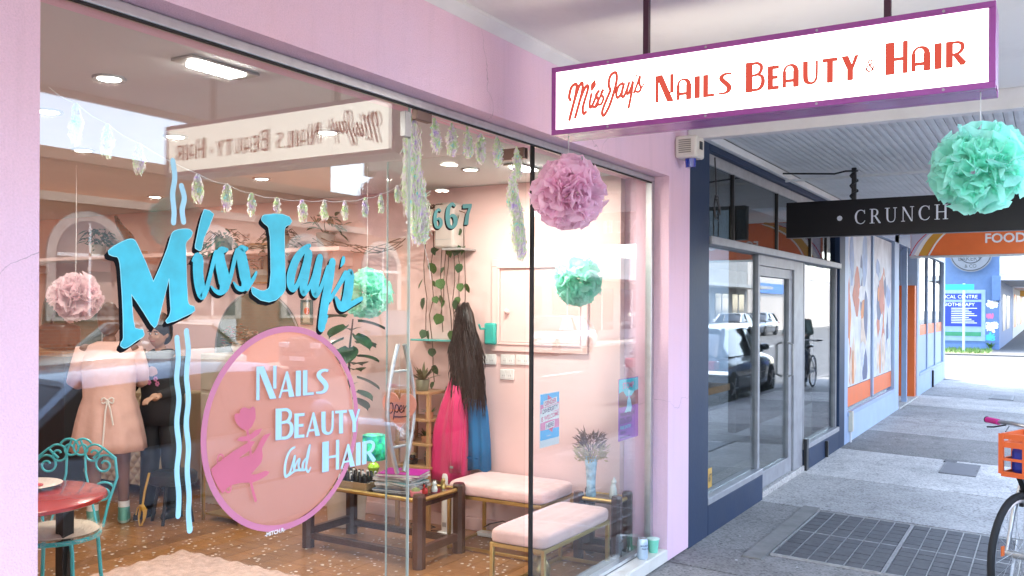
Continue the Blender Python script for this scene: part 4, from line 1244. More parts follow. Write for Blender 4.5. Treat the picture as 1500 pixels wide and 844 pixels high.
# ================================================================ furniture inside
M_velvet = mat('pink_velvet', (0.76, 0.50, 0.47), 0.85, var=0.12, scale=7, bump=1.0, bscale=13, sheen=0.4)
def cushion(x0, x1, y0, y1, z0, z1, seed):
    rnd = random.Random(seed)
    ph = [rnd.uniform(0, 6) for _ in range(8)]
    mb = MB()
    rings = []
    N = 40
    def ring(inset, z, wob):
        pts = []
        for i in range(N):
            t = 2 * math.pi * i / N
            c, s = math.cos(t), math.sin(t)
            e = .22
            x = (x0 + x1) / 2 + ((x1 - x0) / 2 - inset) * math.copysign(abs(c) ** e, c)
            y = (y0 + y1) / 2 + ((y1 - y0) / 2 - inset) * math.copysign(abs(s) ** e, s)
            pts.append((x + wob * math.sin(7 * t + ph[0]), y + wob * math.sin(9 * t + ph[1]), z + wob * .8 * math.sin(5 * t + ph[2])))
        return pts
    for ins, z, w in ((.02, z0, .0), (.002, z0 + .006, .001), (0, z0 + .02, .002), (.0, z1 - .025, .002), (.006, z1 - .01, .002), (.02, z1 - .002, .001), (.06, z1 + .004, .001), (.13, z1 + .006, .001)):
        rings.append(ring(ins, z, w))
    mb.loft(rings)
    return mb
def bench(label, x0, x1, y0, y1, top, thick, seed):
    b = thing('upholstered_bench', label, 'bench', ((x0 + x1) / 2, (y0 + y1) / 2, .02), 'pink benches')
    cushion(x0, x1, y0, y1, top - thick, top, seed).build('cushion', M_velvet, b, smooth=True, angle=80)
    i, w, zz = .02, .022, top - thick - .002
    for xx in (x0 + i, x1 - i):
        for yy in (y0 + i, y1 - i):
            MB().box(xx - w / 2, xx + w / 2, yy - w / 2, yy + w / 2, .021, zz - .0225).build('leg', M_gold, b, bevel=.002)
    fr = MB()
    fr.box(x0 + i - w / 2, x1 - i + w / 2, y0 + i - w / 2, y0 + i + w / 2, zz - .022, zz); fr.box(x0 + i - w / 2, x1 - i + w / 2, y1 - i - w / 2, y1 - i + w / 2, zz - .022, zz)
    fr.box(x0 + i - w / 2, x0 + i + w / 2, y0 + i + w / 2 + .001, y1 - i - w / 2 - .001, zz - .022, zz); fr.box(x1 - i - w / 2, x1 - i + w / 2, y0 + i + w / 2 + .001, y1 - i - w / 2 - .001, zz - .022, zz)
    fr.build('top_rail', M_gold, b, bevel=.002)
    fr = MB()
    for yy in (y0 + i, y1 - i):
        fr.box(x0 + i + w / 2 + .001, x1 - i - w / 2 - .001, yy - .009, yy + .009, .03, .05)
    for xx in (x0 + i, x1 - i):
        fr.box(xx - .009, xx + .009, y0 + i + w / 2 + .001, y1 - i - w / 2 - .001, .03, .05)
    fr.build('floor_rail', M_gold, b, bevel=.002)
bench('pink velvet bench on brass frame in front, right behind the glass', 4.07, 4.90, 2.255, 2.615, .39, .075, 1)
bench('pink velvet bench on brass frame pushed against the side wall', 4.72, 5.18, 2.64, 3.36, .46, .08, 2)

def wood_table(label, x0, x1, y0, y1, top, leg, name, strut=True):
    t = thing(name, label, 'table', ((x0 + x1) / 2, (y0 + y1) / 2, .02))
    for xx in (x0, x1):
        for yy in (y0, y1):
            s = leg / 2
            mb = MB()
            r = lambda k, z: [(xx + a * s * k, yy + b * s * k, z) for a, b in ((-1, -.45), (-.45, -1), (.45, -1), (1, -.45), (1, .45), (.45, 1), (-.45, 1), (-1, .45))]
            mb.loft([r(1, .021), r(1, top + .025), r(.82, top + .04)])
            mb.build('leg', M_darkwood, t)
    ra = MB()
    ra.box(x0 + leg / 2 + .001, x1 - leg / 2 - .001, y0 - .018, y0 + .018, .10, .15); ra.box(x0 + leg / 2 + .001, x1 - leg / 2 - .001, y1 - .018, y1 + .018, .10, .15)
    ra.build('stretcher', M_darkwood, t, bevel=.003)
    ra = MB()
    ra.box(x0 - .018, x0 + .018, y0 + leg / 2 + .001, y1 - leg / 2 - .001, .08, .12); ra.box(x1 - .018, x1 + .018, y0 + leg / 2 + .001, y1 - leg / 2 - .001, .08, .12)
    ra.build('stretcher', M_darkwood, t, bevel=.003)
    gr = MB()
    for a, b in (((x0, y0), (x1, y0)), ((x1, y0), (x1, y1)), ((x1, y1), (x0, y1)), ((x0, y1), (x0, y0))):
        gr.tube([(a[0], a[1], top), (b[0], b[1], top)], .014, 10)
    gr.build('brass_edge', M_gold, t, smooth=True)
    ap = MB()
    ap.box(x0 + .02, x1 - .02, y0 + .02, y0 + .04, top - .05, top - .006); ap.box(x0 + .02, x1 - .02, y1 - .04, y1 - .02, top - .05, top - .006)
    ap.build('apron', M_darkwood, t)
    MB().box(x0 + .012, x1 - .012, y0 + .012, y1 - .012, top, top + .008).build('glass_top', M_tableglass, t)
    MB().box(x0 + .05, x1 - .05, y0 + .045, y1 - .045, top - .03, top - .015).build('under_shelf', mat('burgundy_lining', (0.12, 0.02, 0.02), 0.5), t)
    return t
wood_table('low dark wood coffee table with brass edge and glass top', 4.27, 4.69, 3.23, 4.13, .425, .075, 'coffee_table')
wood_table('small dark wood side table with glass top in the window corner', 4.98, 5.14, 2.26, 2.52, .40, .06, 'side_table')

# vase with dried flowers, cat figurine
va = thing('flower_vase', 'blue and white glazed vase of dried flowers on corner side table', 'vase', (5.03, 2.46, .408))
MB().lathe([(.03, 0), (.034, .01), (.028, .05), (.03, .12), (.036, .19), (.042, .235), (.038, .245), (.03, .23)], 24, (5.03, 2.46, .408)).build('vase_body', mat('blue_glaze', (0.35, 0.55, 0.68), 0.2, var=0.5, scale=22, dirt=(0.72, 0.74, 0.74), dscale=14, damt=.9), va, smooth=True)
rf = random.Random(5)
for nm, colr, cnt, zz, sp_, ln in (('pampas_heads', (0.50, 0.40, 0.22), 190, .26, .09, .055), ('dried_sprigs', (0.22, 0.13, 0.10), 120, .33, .075, .07)):
    mb = MB()
    for i in range(cnt):
        a = rf.uniform(0, 6.283); r_ = sp_ * math.sqrt(rf.random())
        bx, by, bz = 5.03 + r_ * math.cos(a), 2.46 + r_ * math.sin(a), .408 + zz + rf.uniform(-.035, .05)
        d = Vector((math.cos(a) * rf.uniform(.2, 1.2), math.sin(a) * rf.uniform(.2, 1.2), rf.uniform(-.2, 1))).normalized()
        q = Vector((bx, by, bz)); e = q + d * ln * rf.uniform(.5, 1.1)
        s = d.orthogonal().normalized() * rf.uniform(.003, .007)
        s2 = d.cross(s).normalized() * rf.uniform(.003, .007)
        m_ = (q + e) / 2
        mb.add([q, m_ + s, e, m_ - s, m_ + s2, m_ - s2], [(0, 1, 2, 3), (0, 4, 2, 5)])
        if i % 6 == 0:
            mb.tube([(5.03, 2.46, .408 + .22), ((5.03 + bx) / 2, (2.46 + by) / 2, .408 + zz * .9), (bx, by, bz)], .0015, 4)
    mb.build(nm, mat(nm, colr, .9, var=.3, scale=30), va, kind='stuff')
cat_ = thing('cat_figurine', 'white ceramic cat figurine sitting on corner side table', 'figurine', (5.06, 2.32, .408))
cb = MB()
cb.lathe([(.022, 0), (.026, .012), (.022, .05), (.014, .085), (.0, .09)], 18, (5.06, 2.32, .408)); cb.ball((5.058, 2.315, .408 + .10), (.018, .017, .017)); cb.cyl((5.05, 2.315, .408 + .112), (5.048, 2.315, .408 + .13), .006, .001); cb.cyl((5.066, 2.315, .408 + .112), (5.068, 2.315, .408 + .13), .006, .001)
cb.tube([(5.06, 2.345, .412), (5.085, 2.34, .413), (5.09, 2.32, .414)], .005, 6)
cb.build('body', mat('white_ceramic', (0.72, 0.76, 0.72), .25, coat=.4), cat_, smooth=True)
# ornament under the front bench
orn = thing('brass_ornament', 'small dark gold vase-shaped ornament on floor under front bench', 'ornament', (4.45, 2.5, .02))
MB().lathe([(.04, 0), (.06, .03), (.065, .08), (.045, .12), (.03, .15), (.035, .165), (.02, .16)], 20, (4.45, 2.5, .021)).build('body', mat('old_gold', (0.30, 0.22, 0.10), .3, metal=.7, var=.4, scale=25), orn, smooth=True)
MB().lathe([(.03, .1505), (.036, .158), (.036, .17), (.03, .172)], 20, (4.45, 2.5, .021)).build('rim', M_gold, orn, smooth=True)
# ================================================================ things on the coffee table
TT = .4335
rb = random.Random(21)
tray = thing('cardboard_tray', 'shallow brown cardboard tray holding nail polish bottles', 'tray', (4.38, 3.83, TT))
M_card = mat('brown_card', (0.34, 0.23, 0.12), .8, var=.12)
tx0, tx1, ty0, ty1 = 4.29, 4.52, 3.66, 4.03
MB().box(tx0, tx1, ty0, ty1, TT, TT + .004).build('base', M_card, tray)
for nm, b_ in (('side', (tx0, tx0 + .004, ty0, ty1)), ('side', (tx1 - .004, tx1, ty0, ty1)), ('side', (tx0 + .0045, tx1 - .0045, ty0, ty0 + .004)), ('side', (tx0 + .0045, tx1 - .0045, ty1 - .004, ty1))):
    MB().box(*b_, TT + .0045, TT + .045).build(nm, M_card, tray)
bp = thing('polish_bottle', 'small dark nail polish bottle standing in the cardboard tray', 'bottle', (4.31, 3.69, TT + .0045), 'nail polish bottles in the tray')
M_pol = mat('dark_polish', (0.02, 0.02, 0.025), .2, var=.3, coat=.5)
M_capk = mat('black_cap', (0.012, 0.012, 0.014), .35)
M_capw = mat('clear_white_cap', (0.6, 0.6, 0.6), .3)
MB().lathe([(.013, 0), (.014, .003), (.014, .034), (.008, .04), (.007, .042)], 12, (4.31, 3.69, TT + .0045)).build('flask', M_pol, bp, smooth=True)
MB().lathe([(.0085, .0425), (.0085, .075), (.006, .078)], 10, (4.31, 3.69, TT + .0045)).build('cap', M_capk, bp, smooth=True)
k = 0
for i in range(6):
    for j in range(10):
        if i == 0 and j == 0:
            continue
        x, y = 4.31 + i * .038 + rb.uniform(-.005, .005), 3.69 + j * .0355 + rb.uniform(-.004, .004)
        c = copy_tree(bp); c.location = (x, y, TT + .0045)
        if rb.random() < .22:
            for ch in c.children:
                if ch.name.startswith('cap'):
                    ch.material_slots[0].link = 'OBJECT'; ch.material_slots[0].material = M_capw
mg = [(0.52, 0.5, 0.47), (0.15, 0.2, 0.3), (0.6, 0.55, 0.5), (0.3, 0.28, 0.26), (0.55, 0.6, 0.62), (0.1, 0.3, 0.32), (0.6, 0.58, 0.6), (0.25, 0.25, 0.3), (0.5, 0.45, 0.42)]
z = TT
names = ['bottom magazine', 'second magazine from the bottom', 'third magazine from the bottom', 'fourth magazine from the bottom', 'middle magazine', 'fourth magazine from the top', 'third magazine from the top', 'second magazine from the top', 'top magazine']
for i, c in enumerate(mg):
    h = rb.uniform(.008, .014)
    t = thing('magazine', names[i] + ' in the pile on the coffee table, under the purple book', 'magazine', (4.44, 3.50, z), 'magazines piled on the coffee table')
    a = rb.uniform(-.25, .25)
    pg = MB().obox((0, 0, h / 2), (.205, .278, h - .003)).build('pages', mat('magazine_pages', (.62, .6, .57), .7, var=.15, scale=60), t)
    MB().obox((0, 0, h - .0007), (.21, .283, .0012)).build('cover', mat('magazine_cover_%d' % i, c, .3, var=.4, scale=14), t)
    MB().obox((0, 0, .0007), (.21, .283, .0012)).build('cover', MATS['magazine_cover_%d' % i], t)
    for ch in t.children:
        ch.location = (0, 0, 0)
        ch.data.transform(Matrix.Translation(Vector((4.44, 3.50, z))))
    t.location = (4.44 + rb.uniform(-.015, .015), 3.50 + rb.uniform(-.02, .02), z)
    t.rotation_euler = (0, 0, a)
    z += h
bk = thing('purple_book', 'bright purple hardback book with gold emblem on top of magazines', 'book', (4.43, 3.47, z))
MB().obox((4.43, 3.47, z + .009), (.20, .27, .014), (0, 0, .3)).build('pages', MATS['magazine_pages'], bk)
M_pb = mat('purple_cover', (0.36, 0.015, 0.26), .4)
MB().obox((4.43, 3.47, z + .0175), (.206, .276, .003), (0, 0, .3)).build('cover', M_pb, bk)
MB().obox((4.43, 3.47, z + .0012), (.206, .276, .002), (0, 0, .3)).build('cover', M_pb, bk)
MB().cyl((4.43, 3.47, z + .0192), (4.43, 3.47, z + .0196), .03, n=24).build('emblem', M_gold, bk)
# small pots and figurines at the near corner
ct = thing('potted_cactus', 'small round cactus in a pink pot on the coffee table', 'cactus', (4.33, 3.30, TT))
MB().lathe([(.026, 0), (.034, .004), (.038, .035), (.036, .037), (.03, .03)], 18, (4.33, 3.30, TT)).build('pot', mat('pink_pot', (0.72, 0.22, 0.26), .45), ct, smooth=True)
mb = MB()
for i in range(26):
    a, r_ = i * 2.4, .024 * math.sqrt(i / 26)
    mb.ball((4.33 + r_ * math.cos(a), 3.30 + r_ * math.sin(a), TT + .045 - r_ * .5), (.008, .008, .015), 7, 5)
mb.build('cactus_body', mat('cactus_green', (0.20, 0.24, 0.10), .7, var=.3, scale=40), ct, smooth=True)
def figurine(label, x, y, cols, h):
    f = thing('lucky_cat_figurine', label, 'figurine', (x, y, TT))
    MB().lathe([(.014, 0), (.019, .004), (.02, .02), (.015, .036), (.008, .042)], 16, (x, y, TT)).build('body', cols[0], f, smooth=True)
    hd = MB().ball((x, y, TT + .052), (.016, .015, .014), 14, 8); hd.cyl((x - .009, y, TT + .06), (x - .011, y, TT + .074), .006, .001, 6); hd.cyl((x + .009, y, TT + .06), (x + .011, y, TT + .074), .006, .001, 6)
    hd.build('head', cols[1], f, smooth=True)
    MB().tube([(x - .016, y - .006, TT + .03), (x - .022, y - .01, TT + .045), (x - .02, y - .011, TT + .062)], .005, 7).build('paw', cols[0], f, smooth=True)
M_wc, M_bc, M_rc = MATS['white_ceramic'], M_black, mat('red_ceramic', (0.5, 0.03, 0.03), .3)
figurine('black and red beckoning cat figurine on the coffee table', 4.42, 3.30, (M_rc, M_bc), .07)
figurine('white beckoning cat figurine between black and gold ones', 4.50, 3.285, (M_wc, M_wc), .07)
figurine('gold beckoning cat figurine nearest the coats', 4.60, 3.29, (M_gold, M_gold), .07)
# table lamp
lp = thing('table_lamp', 'lit table lamp with green peacock-patterned drum shade behind magazines', 'lamp', (4.60, 3.86, TT))
MB().lathe([(.045, 0), (.05, .008), (.02, .03), (.03, .06), (.042, .085), (.03, .105), (.014, .115), (.014, .13)], 20, (4.60, 3.86, TT)).build('base', mat('lime_ceramic', (0.35, 0.55, 0.06), .25, coat=.4), lp, smooth=True)
shm = mat('peacock_fabric', (0.012, 0.20, 0.13), .7, var=.9, scale=26, transl=.3, dirt=(0.02, 0.10, 0.42), dscale=22, damt=.9)
mb = MB()
n = 28
for i in range(n):
    a, b = 2 * math.pi * i / n, 2 * math.pi * (i + 1) / n
    mb.add([(4.60 + .078 * math.cos(a), 3.86 + .078 * math.sin(a), TT + .135), (4.60 + .078 * math.cos(b), 3.86 + .078 * math.sin(b), TT + .135), (4.60 + .074 * math.cos(b), 3.86 + .074 * math.sin(b), TT + .30), (4.60 + .074 * math.cos(a), 3.86 + .074 * math.sin(a), TT + .30)], [(0, 1, 2, 3)])
mb.build('lamp_shade', shm, lp, smooth=True)
MB().ball((4.60, 3.86, TT + .2), (.022, .022, .03)).build('bulb', emit_mat('bulb_glow', (1, .8, .55), 3), lp, smooth=True)
pl_ = bpy.data.lights.new('table_lamp_light', 'POINT'); pl_.energy = 0.35; pl_.color = (1, .8, .55); pl_.shadow_soft_size = .04
po = bpy.data.objects.new('table_lamp_light', pl_); COL.objects.link(po); po.parent = lp; po.location = (0, 0, .245)
pa = thing('pineapple_ornament', 'gold brown pineapple ornament between polish tray and lamp', 'ornament', (4.56, 4.04, TT))
mb = MB()
for i in range(60):
    zz = i / 60
    a = i * 2.4
    r_ = .034 * math.sin(math.pi * (0.12 + .8 * zz)) + .004
    mb.ball((4.56 + r_ * math.cos(a), 4.04 + r_ * math.sin(a), TT + .01 + zz * .085), .008, 6, 4)
mb.build('fruit', mat('pineapple_gold', (0.34, 0.19, 0.06), .5, var=.2), pa, smooth=True)
mb = MB()
for i in range(14):
    a = i * 2.4
    mb.add([(4.56 - .006 * math.sin(a), 4.04 + .006 * math.cos(a), TT + .095), (4.56 + .006 * math.sin(a), 4.04 - .006 * math.cos(a), TT + .095), (4.56 + .03 * math.cos(a), 4.04 + .03 * math.sin(a), TT + .15 + .01 * (i % 3))], [(0, 1, 2)])
mb.build('leaf_crown', mat('pineapple_leaf', (0.06, 0.12, 0.04), .5), pa)

# ================================================================ on and against the side wall
WX = 5.222
cab = thing('meter_cabinet', 'pink painted wall cabinet door in a moulded frame with knob', 'cabinet', (5.21, 2.95, 1.29))
def wframe(y0, y1, z0, z1, w, d, name, m, par, x=WX):
    mb = MB()
    mb.box(x - d, x - .0005, y0, y1, z1 - w, z1); mb.box(x - d, x - .0005, y0, y1, z0, z0 + w); mb.box(x - d, x - .0005, y0, y0 + w, z0 + w + .0003, z1 - w - .0003); mb.box(x - d, x - .0005, y1 - w, y1, z0 + w + .0003, z1 - w - .0003)
    return mb.build(name, m, par, bevel=.003)
wframe(2.575, 3.315, 1.285, 1.92, .05, .022, 'moulding', M_inpink, cab)
wframe(2.622, 3.268, 1.332, 1.873, .016, .03, 'inner_bead', M_inpink, cab)
MB().box(WX - .012, WX - .0006, 2.64, 3.25, 1.35, 1.855).build('door_panel', M_inpink, cab, bevel=.003)
MB().ball((WX - .03, 3.19, 1.56), .018).build('knob', M_inpink, cab, smooth=True)
for y, z_, q in ((3.19, 1.229, 'upper left of the trio below the wall cabinet'), (3.07, 1.232, 'upper right of the trio below the wall cabinet'), (3.195, 1.126, 'lowest one below the wall cabinet'), (3.34, 1.226, 'half hidden beside the black hairpiece')):
    s = thing('power_outlet', 'white double power outlet, ' + q, 'outlet', (WX - .005, y, z_), 'power outlets on the side wall')
    MB().box(WX - .012, WX - .0005, y - .056, y + .056, z_ - .036, z_ + .036).build('plate', mat('white_plastic', (0.74, 0.72, 0.70), .4), s, bevel=.004)
    for dy in (-.025, .025):
        sk = MB().box(WX - .0145, WX - .0122, y + dy - .018, y + dy + .018, z_ - .022, z_ + .008).build('socket', MATS['white_plastic'], s)
        for dx in (-.007, .007):
            MB().box(WX - .0152, WX - .0148, y + dy + dx - .0012, y + dy + dx + .0012, z_ - .012, z_ - .002).build('slot', M_black, sk)
        MB().box(WX - .016, WX - .0122, y + dy - .006, y + dy + .006, z_ + .012, z_ + .026).build('switch', MATS['white_plastic'], s)
ac = thing('air_conditioner', 'white rounded wall unit high on side wall behind the vines', 'air conditioner', (5.14, 3.63, 2.0))
MB().box(5.06, WX - .001, 3.545, 3.715, 2.0, 2.32).build('casing', mat('beige_plastic', (.55, .48, .44), .45), ac, bevel=.02)
MB().box(5.0585, 5.0605, 3.56, 3.70, 2.06, 2.064).build('seam', M_alud, ac)
MB().box(5.03, WX - .001, 3.46, 3.62, 1.985, 1.998).build('bracket', M_alud, ac)
ts = thing('teal_wall_shelf', 'thin teal glass shelf on side wall behind the vines', 'shelf', (5.15, 3.7, 1.35))
MB().box(5.08, WX - .001, 3.48, 3.93, 1.345, 1.36).build('shelf_plate', mat('teal_glass', (0.10, 0.42, 0.40), .15, coat=.5), ts, bevel=.003)
for y in (3.55, 3.86):
    MB().box(5.18, WX - .001, y - .006, y + .006, 1.32, 1.3445).build('bracket', M_alu, ts)
hk = thing('teal_coat_hook', 'teal wall hook rail behind the black hairpiece', 'hook', (5.2, 3.33, 1.4))
MB().box(5.17, WX - .001, 3.27, 3.36, 1.33, 1.48).build('plate', mat('teal_plastic', (0.03, 0.42, 0.36), .4), hk, bevel=.012)
MB().tube([(5.17, 3.35, 1.44), (5.13, 3.36, 1.44), (5.11, 3.36, 1.47)], .008, 8).build('peg', MATS['teal_plastic'], hk, smooth=True)

# coats and the long black hairpiece
def drape(rings, name, m, label, cat, base, folds=7, amp=.012, seed=3):
    rnd = random.Random(seed)
    p1, p2 = rnd.uniform(0, 6), rnd.uniform(0, 6)
    mb = MB()
    out = []
    N = 44
    for (cx, cy, hx, hy, z_, f) in rings:
        pts = []
        for i in range(N):
            t = 2 * math.pi * i / N
            w = 1 + f * (0.16 * math.sin(folds * t + p1 + z_ * 2) + .09 * math.sin((folds + 4) * t + p2 - z_ * 3))
            pts.append((cx + hx * math.cos(t) * w, cy + hy * math.sin(t) * (1 + (w - 1) * .4), z_ + (f * .012 * math.sin(3 * t + p2) if f else 0)))
        out.append(pts)
    mb.loft(out)
    return mb
coat = thing('magenta_coat', 'bright magenta coat hanging from a wall peg beside the shelf', 'coat', (5.08, 3.56, .38))
drape([(5.1, 3.50, .02, .02, 1.20, 0), (5.1, 3.505, .04, .05, 1.15, .3), (5.09, 3.515, .06, .075, 1.05, .6), (5.08, 3.54, .07, .115, .90, .8), (5.07, 3.56, .08, .145, .74, 1), (5.07, 3.57, .08, .155, .58, 1), (5.07, 3.575, .08, .155, .45, 1), (5.07, 3.575, .08, .155, .385, 1)], '', None, '', '', None, seed=4).build('coat_body', mat('magenta_wool', (0.62, 0.02, 0.13), .75, var=.08, sheen=.3), coat, smooth=True, angle=180)
drape([(5.03, 3.47, .035, .04, 1.05, .4), (5.02, 3.475, .04, .048, .9, .7), (5.015, 3.48, .042, .05, .72, .7), (5.01, 3.485, .04, .048, .56, .7), (5.01, 3.485, .036, .042, .46, .5)], '', None, '', '', None, seed=9).build('sleeve', MATS['magenta_wool'], coat, smooth=True, angle=180)
MB().box(4.964, 4.967, 3.47, 3.495, .49, .505).build('cuff_button', M_alud, coat)
bc = thing('blue_coat', 'bright blue coat hanging beneath the long black hairpiece', 'coat', (5.12, 3.38, .46))
drape([(5.13, 3.43, .03, .03, 1.2, 0), (5.13, 3.42, .05, .07, 1.1, .5), (5.13, 3.395, .06, .09, .85, .9), (5.13, 3.385, .065, .095, .65, 1), (5.13, 3.38, .065, .095, .47, 1)], '', None, '', '', None, seed=12).build('coat_body', mat('blue_wool', (0.0, 0.15, 0.36), .75, var=.08), bc, smooth=True, angle=180)
MB().box(5.062, 5.066, 3.335, 3.425, .55, .56).build('hem_seam', mat('blue_seam', (0.0, 0.1, 0.26), .7), bc)
hr = thing('black_hairpiece', 'very long shaggy black hairpiece hanging on wall over the coats', 'hairpiece', (5.06, 3.42, .93))
rh = random.Random(8)
drape([(5.08, 3.455, .02, .02, 1.62, .3), (5.07, 3.455, .05, .065, 1.54, .6), (5.06, 3.44, .06, .09, 1.38, .8), (5.055, 3.42, .06, .10, 1.2, .8), (5.055, 3.405, .055, .09, 1.05, .8), (5.055, 3.395, .05, .07, .97, .8)], '', None, '', '', None, folds=11, seed=5).build('hair_mass', mat('black_hair', (0.007, 0.005, 0.0045), .5, var=.3, scale=20), hr, smooth=True, angle=180)
mb = MB()
for i in range(1500):
    t = rh.random()
    z0_ = 1.62 - .62 * t
    hy = .02 + .10 * min(1, t * 2.2)
    a = rh.uniform(0, 6.283)
    cy = 3.455 - .05 * t
    p = Vector((5.06 + .06 * math.cos(a), cy + hy * math.sin(a), z0_))
    l = rh.uniform(.08, .2)
    q = p + Vector((rh.uniform(-.012, .01), rh.uniform(-.028, .028), -l * .55)); e = q + Vector((rh.uniform(-.01, .01), rh.uniform(-.02, .02), -l * .5))
    w = Vector((rh.uniform(-.5, .5), 1, 0)).normalized() * rh.uniform(.0015, .005)
    mb.add([p - w * .5, p + w * .5, q + w, e, q - w], [(0, 1, 2, 4), (4, 2, 3)])
mb.build('hair_strands', MATS['black_hair'], hr, kind='stuff')

# narrow wooden plant shelf
su = thing('plant_shelf', 'narrow pine ladder shelf of small plants beside the coats', 'shelf', (5.08, 3.80, .02))
for x in (4.97, 5.18):
    for y in (3.68, 3.95):
        MB().box(x - .012, x + .012, y - .014, y + .014, .021, .985).build('post', M_pine, su, bevel=.002)
for z_ in (.30, .46, .62, .79, .98):
    MB().box(4.95, 5.2, 3.66, 3.97, z_, z_ + .018).build('shelf_board', M_pine, su, bevel=.002)
M_leaf = mat('leaf_green', (0.055, 0.13, 0.03), .45, var=.35, scale=12, transl=.25)
M_leafd = mat('dark_leaf_green', (0.03, 0.085, 0.035), .4, var=.3, scale=12, transl=.2)
M_leafb = mat('bronze_leaf', (0.10, 0.09, 0.035), .5, var=.3, scale=12)
M_stem = mat('vine_stem', (0.10, 0.055, 0.03), .7)
M_pot = mat('grey_green_pot', (0.20, 0.20, 0.13), .6, var=.1)
M_terr = mat('terracotta', (0.42, 0.17, 0.09), .7, var=.12)
def blade(mb, base, d, ln, w, droop):
    base = Vector(base); d = Vector(d).normalized()
    s = d.cross(Vector((0, 0, 1)))
    s = s.normalized() if s.length > .01 else Vector((1, 0, 0))
    prev = None
    for k in range(6):
        t = k / 5
        p = base + d * ln * t + Vector((0, 0, -droop * ln * t * t))
        ww = w * math.sin(math.pi * (.12 + .88 * t)) if t < 1 else .0005
        cur = (p - s * ww, p + Vector((0, 0, -ww * .4)), p + s * ww)
        if prev:
            mb.add([*prev, *cur], [(0, 1, 4, 3), (1, 2, 5, 4)])
        prev = cur
def spiky(label, x, y, z_, n, ln, pot, leafm, group=None, seed=1, potr=.05, poth=.075):
    rnd = random.Random(seed)
    t = thing('spiky_pot_plant', label, 'plant', (x, y, z_), group)
    MB().lathe([(potr * .8, 0), (potr * .85, .003), (potr, poth), (potr * .97, poth + .003), (potr * .85, poth - .006), (potr * .8, poth - .008)], 20, (x, y, z_)).build('pot', pot, t, smooth=True)
    for i in range(n):
        mb = MB()
        a = i * 2.4 + rnd.uniform(-.3, .3)
        el_ = rnd.uniform(.5, 1.4)
        blade(mb, (x + .01 * math.cos(a), y + .01 * math.sin(a), z_ + poth - .006), (math.cos(a) * math.cos(el_), math.sin(a) * math.cos(el_), math.sin(el_)), ln * rnd.uniform(.7, 1.1), ln * .045 + .004, rnd.uniform(.1, .5))
        mb.build('leaf', leafm, t, smooth=True, angle=180)
    return t
spiky('spiky bronze green plant in grey green pot on top of pine shelf', 5.03, 3.78, .999, 24, .17, M_pot, M_leafb, seed=2)
spiky('small spiky green plant on the second shelf from the top', 5.03, 3.75, .639, 16, .09, M_terr, M_leafd, seed=3, potr=.032, poth=.045)
spiky('small trailing green plant on upper shelf under the top pot', 5.03, 3.72, .809, 14, .07, M_terr, M_leaf, seed=4, potr=.03, poth=.04)
spiky('small bronze plant in terracotta pot on the middle shelf', 5.03, 3.88, .639, 14, .08, M_terr, M_leafb, seed=5, potr=.035, poth=.05)
spiky('dark small plant on the lower shelf of pine unit', 5.03, 3.72, .479, 14, .08, M_black, M_leafd, seed=6, potr=.035, poth=.05)
# glass jar of shells
ball_col = [(0.45, 0.12, 0.05), (0.03, 0.03, 0.03), (0.5, 0.35, 0.2)]
jj = thing('ornament_basket', 'dark basket of round trinkets on the lower pine shelf', 'basket', (5.02, 3.86, .479))
MB().lathe([(.035, 0), (.045, .03), (.043, .032), (.03, .02)], 16, (5.02, 3.86, .479)).build('bowl', M_black, jj, smooth=True)
for i in range(9):
    a = i * 2.4
    MB().ball((5.02 + .03 * math.cos(a) * (i / 9), 3.86 + .03 * math.sin(a) * (i / 9), .479 + .04 + .012 * (i % 3)), .014, 10, 7).build('trinket', mat('trinket_%d' % (i % 3), ball_col[i % 3], .4), jj, smooth=True)

# trailing vines
def heart_leaf(ln):
    mb = MB()
    prof = [(0, 0), (.35, .16), (.5, .38), (.46, .6), (.28, .82), (0, 1.05)]
    vs = [(0, 0, -prof[i][1] * ln) for i in range(6)] + [(p[0] * ln, -.12 * ln * p[0], -(p[1] - (.1 if i == 1 else 0)) * ln) for i, p in enumerate(prof)] + [(-p[0] * ln, -.12 * ln * p[0], -(p[1] - (.1 if i == 1 else 0)) * ln) for i, p in enumerate(prof)]
    fs = []
    for i in range(5):
        fs += [(i, i + 1, 7 + i, 6 + i), (i + 1, i, 12 + i, 13 + i)]
    mb.add(vs, fs)
    return mb
LEAF = heart_leaf(.06).mesh('heart_leaf', M_leaf, smooth=True, angle=180)
LEAFD = heart_leaf(.06).mesh('heart_leaf_dark', M_leafd, smooth=True, angle=180)
vine = thing('trailing_vine', 'long pothos vines trailing down the side wall from a high pot', 'plant', (5.15, 3.62, .7))
rv = random.Random(14)
MB().lathe([(.07, 0), (.08, .005), (.1, .13), (.095, .135), (.08, .12)], 20, (5.11, 3.82, 2.145)).build('pot', mat('cream_pot', (0.6, 0.5, 0.42), .6), vine, smooth=True)
MB().box(5.02, WX - .001, 3.70, 3.95, 2.125, 2.144).build('pot_shelf', M_inpink, vine)
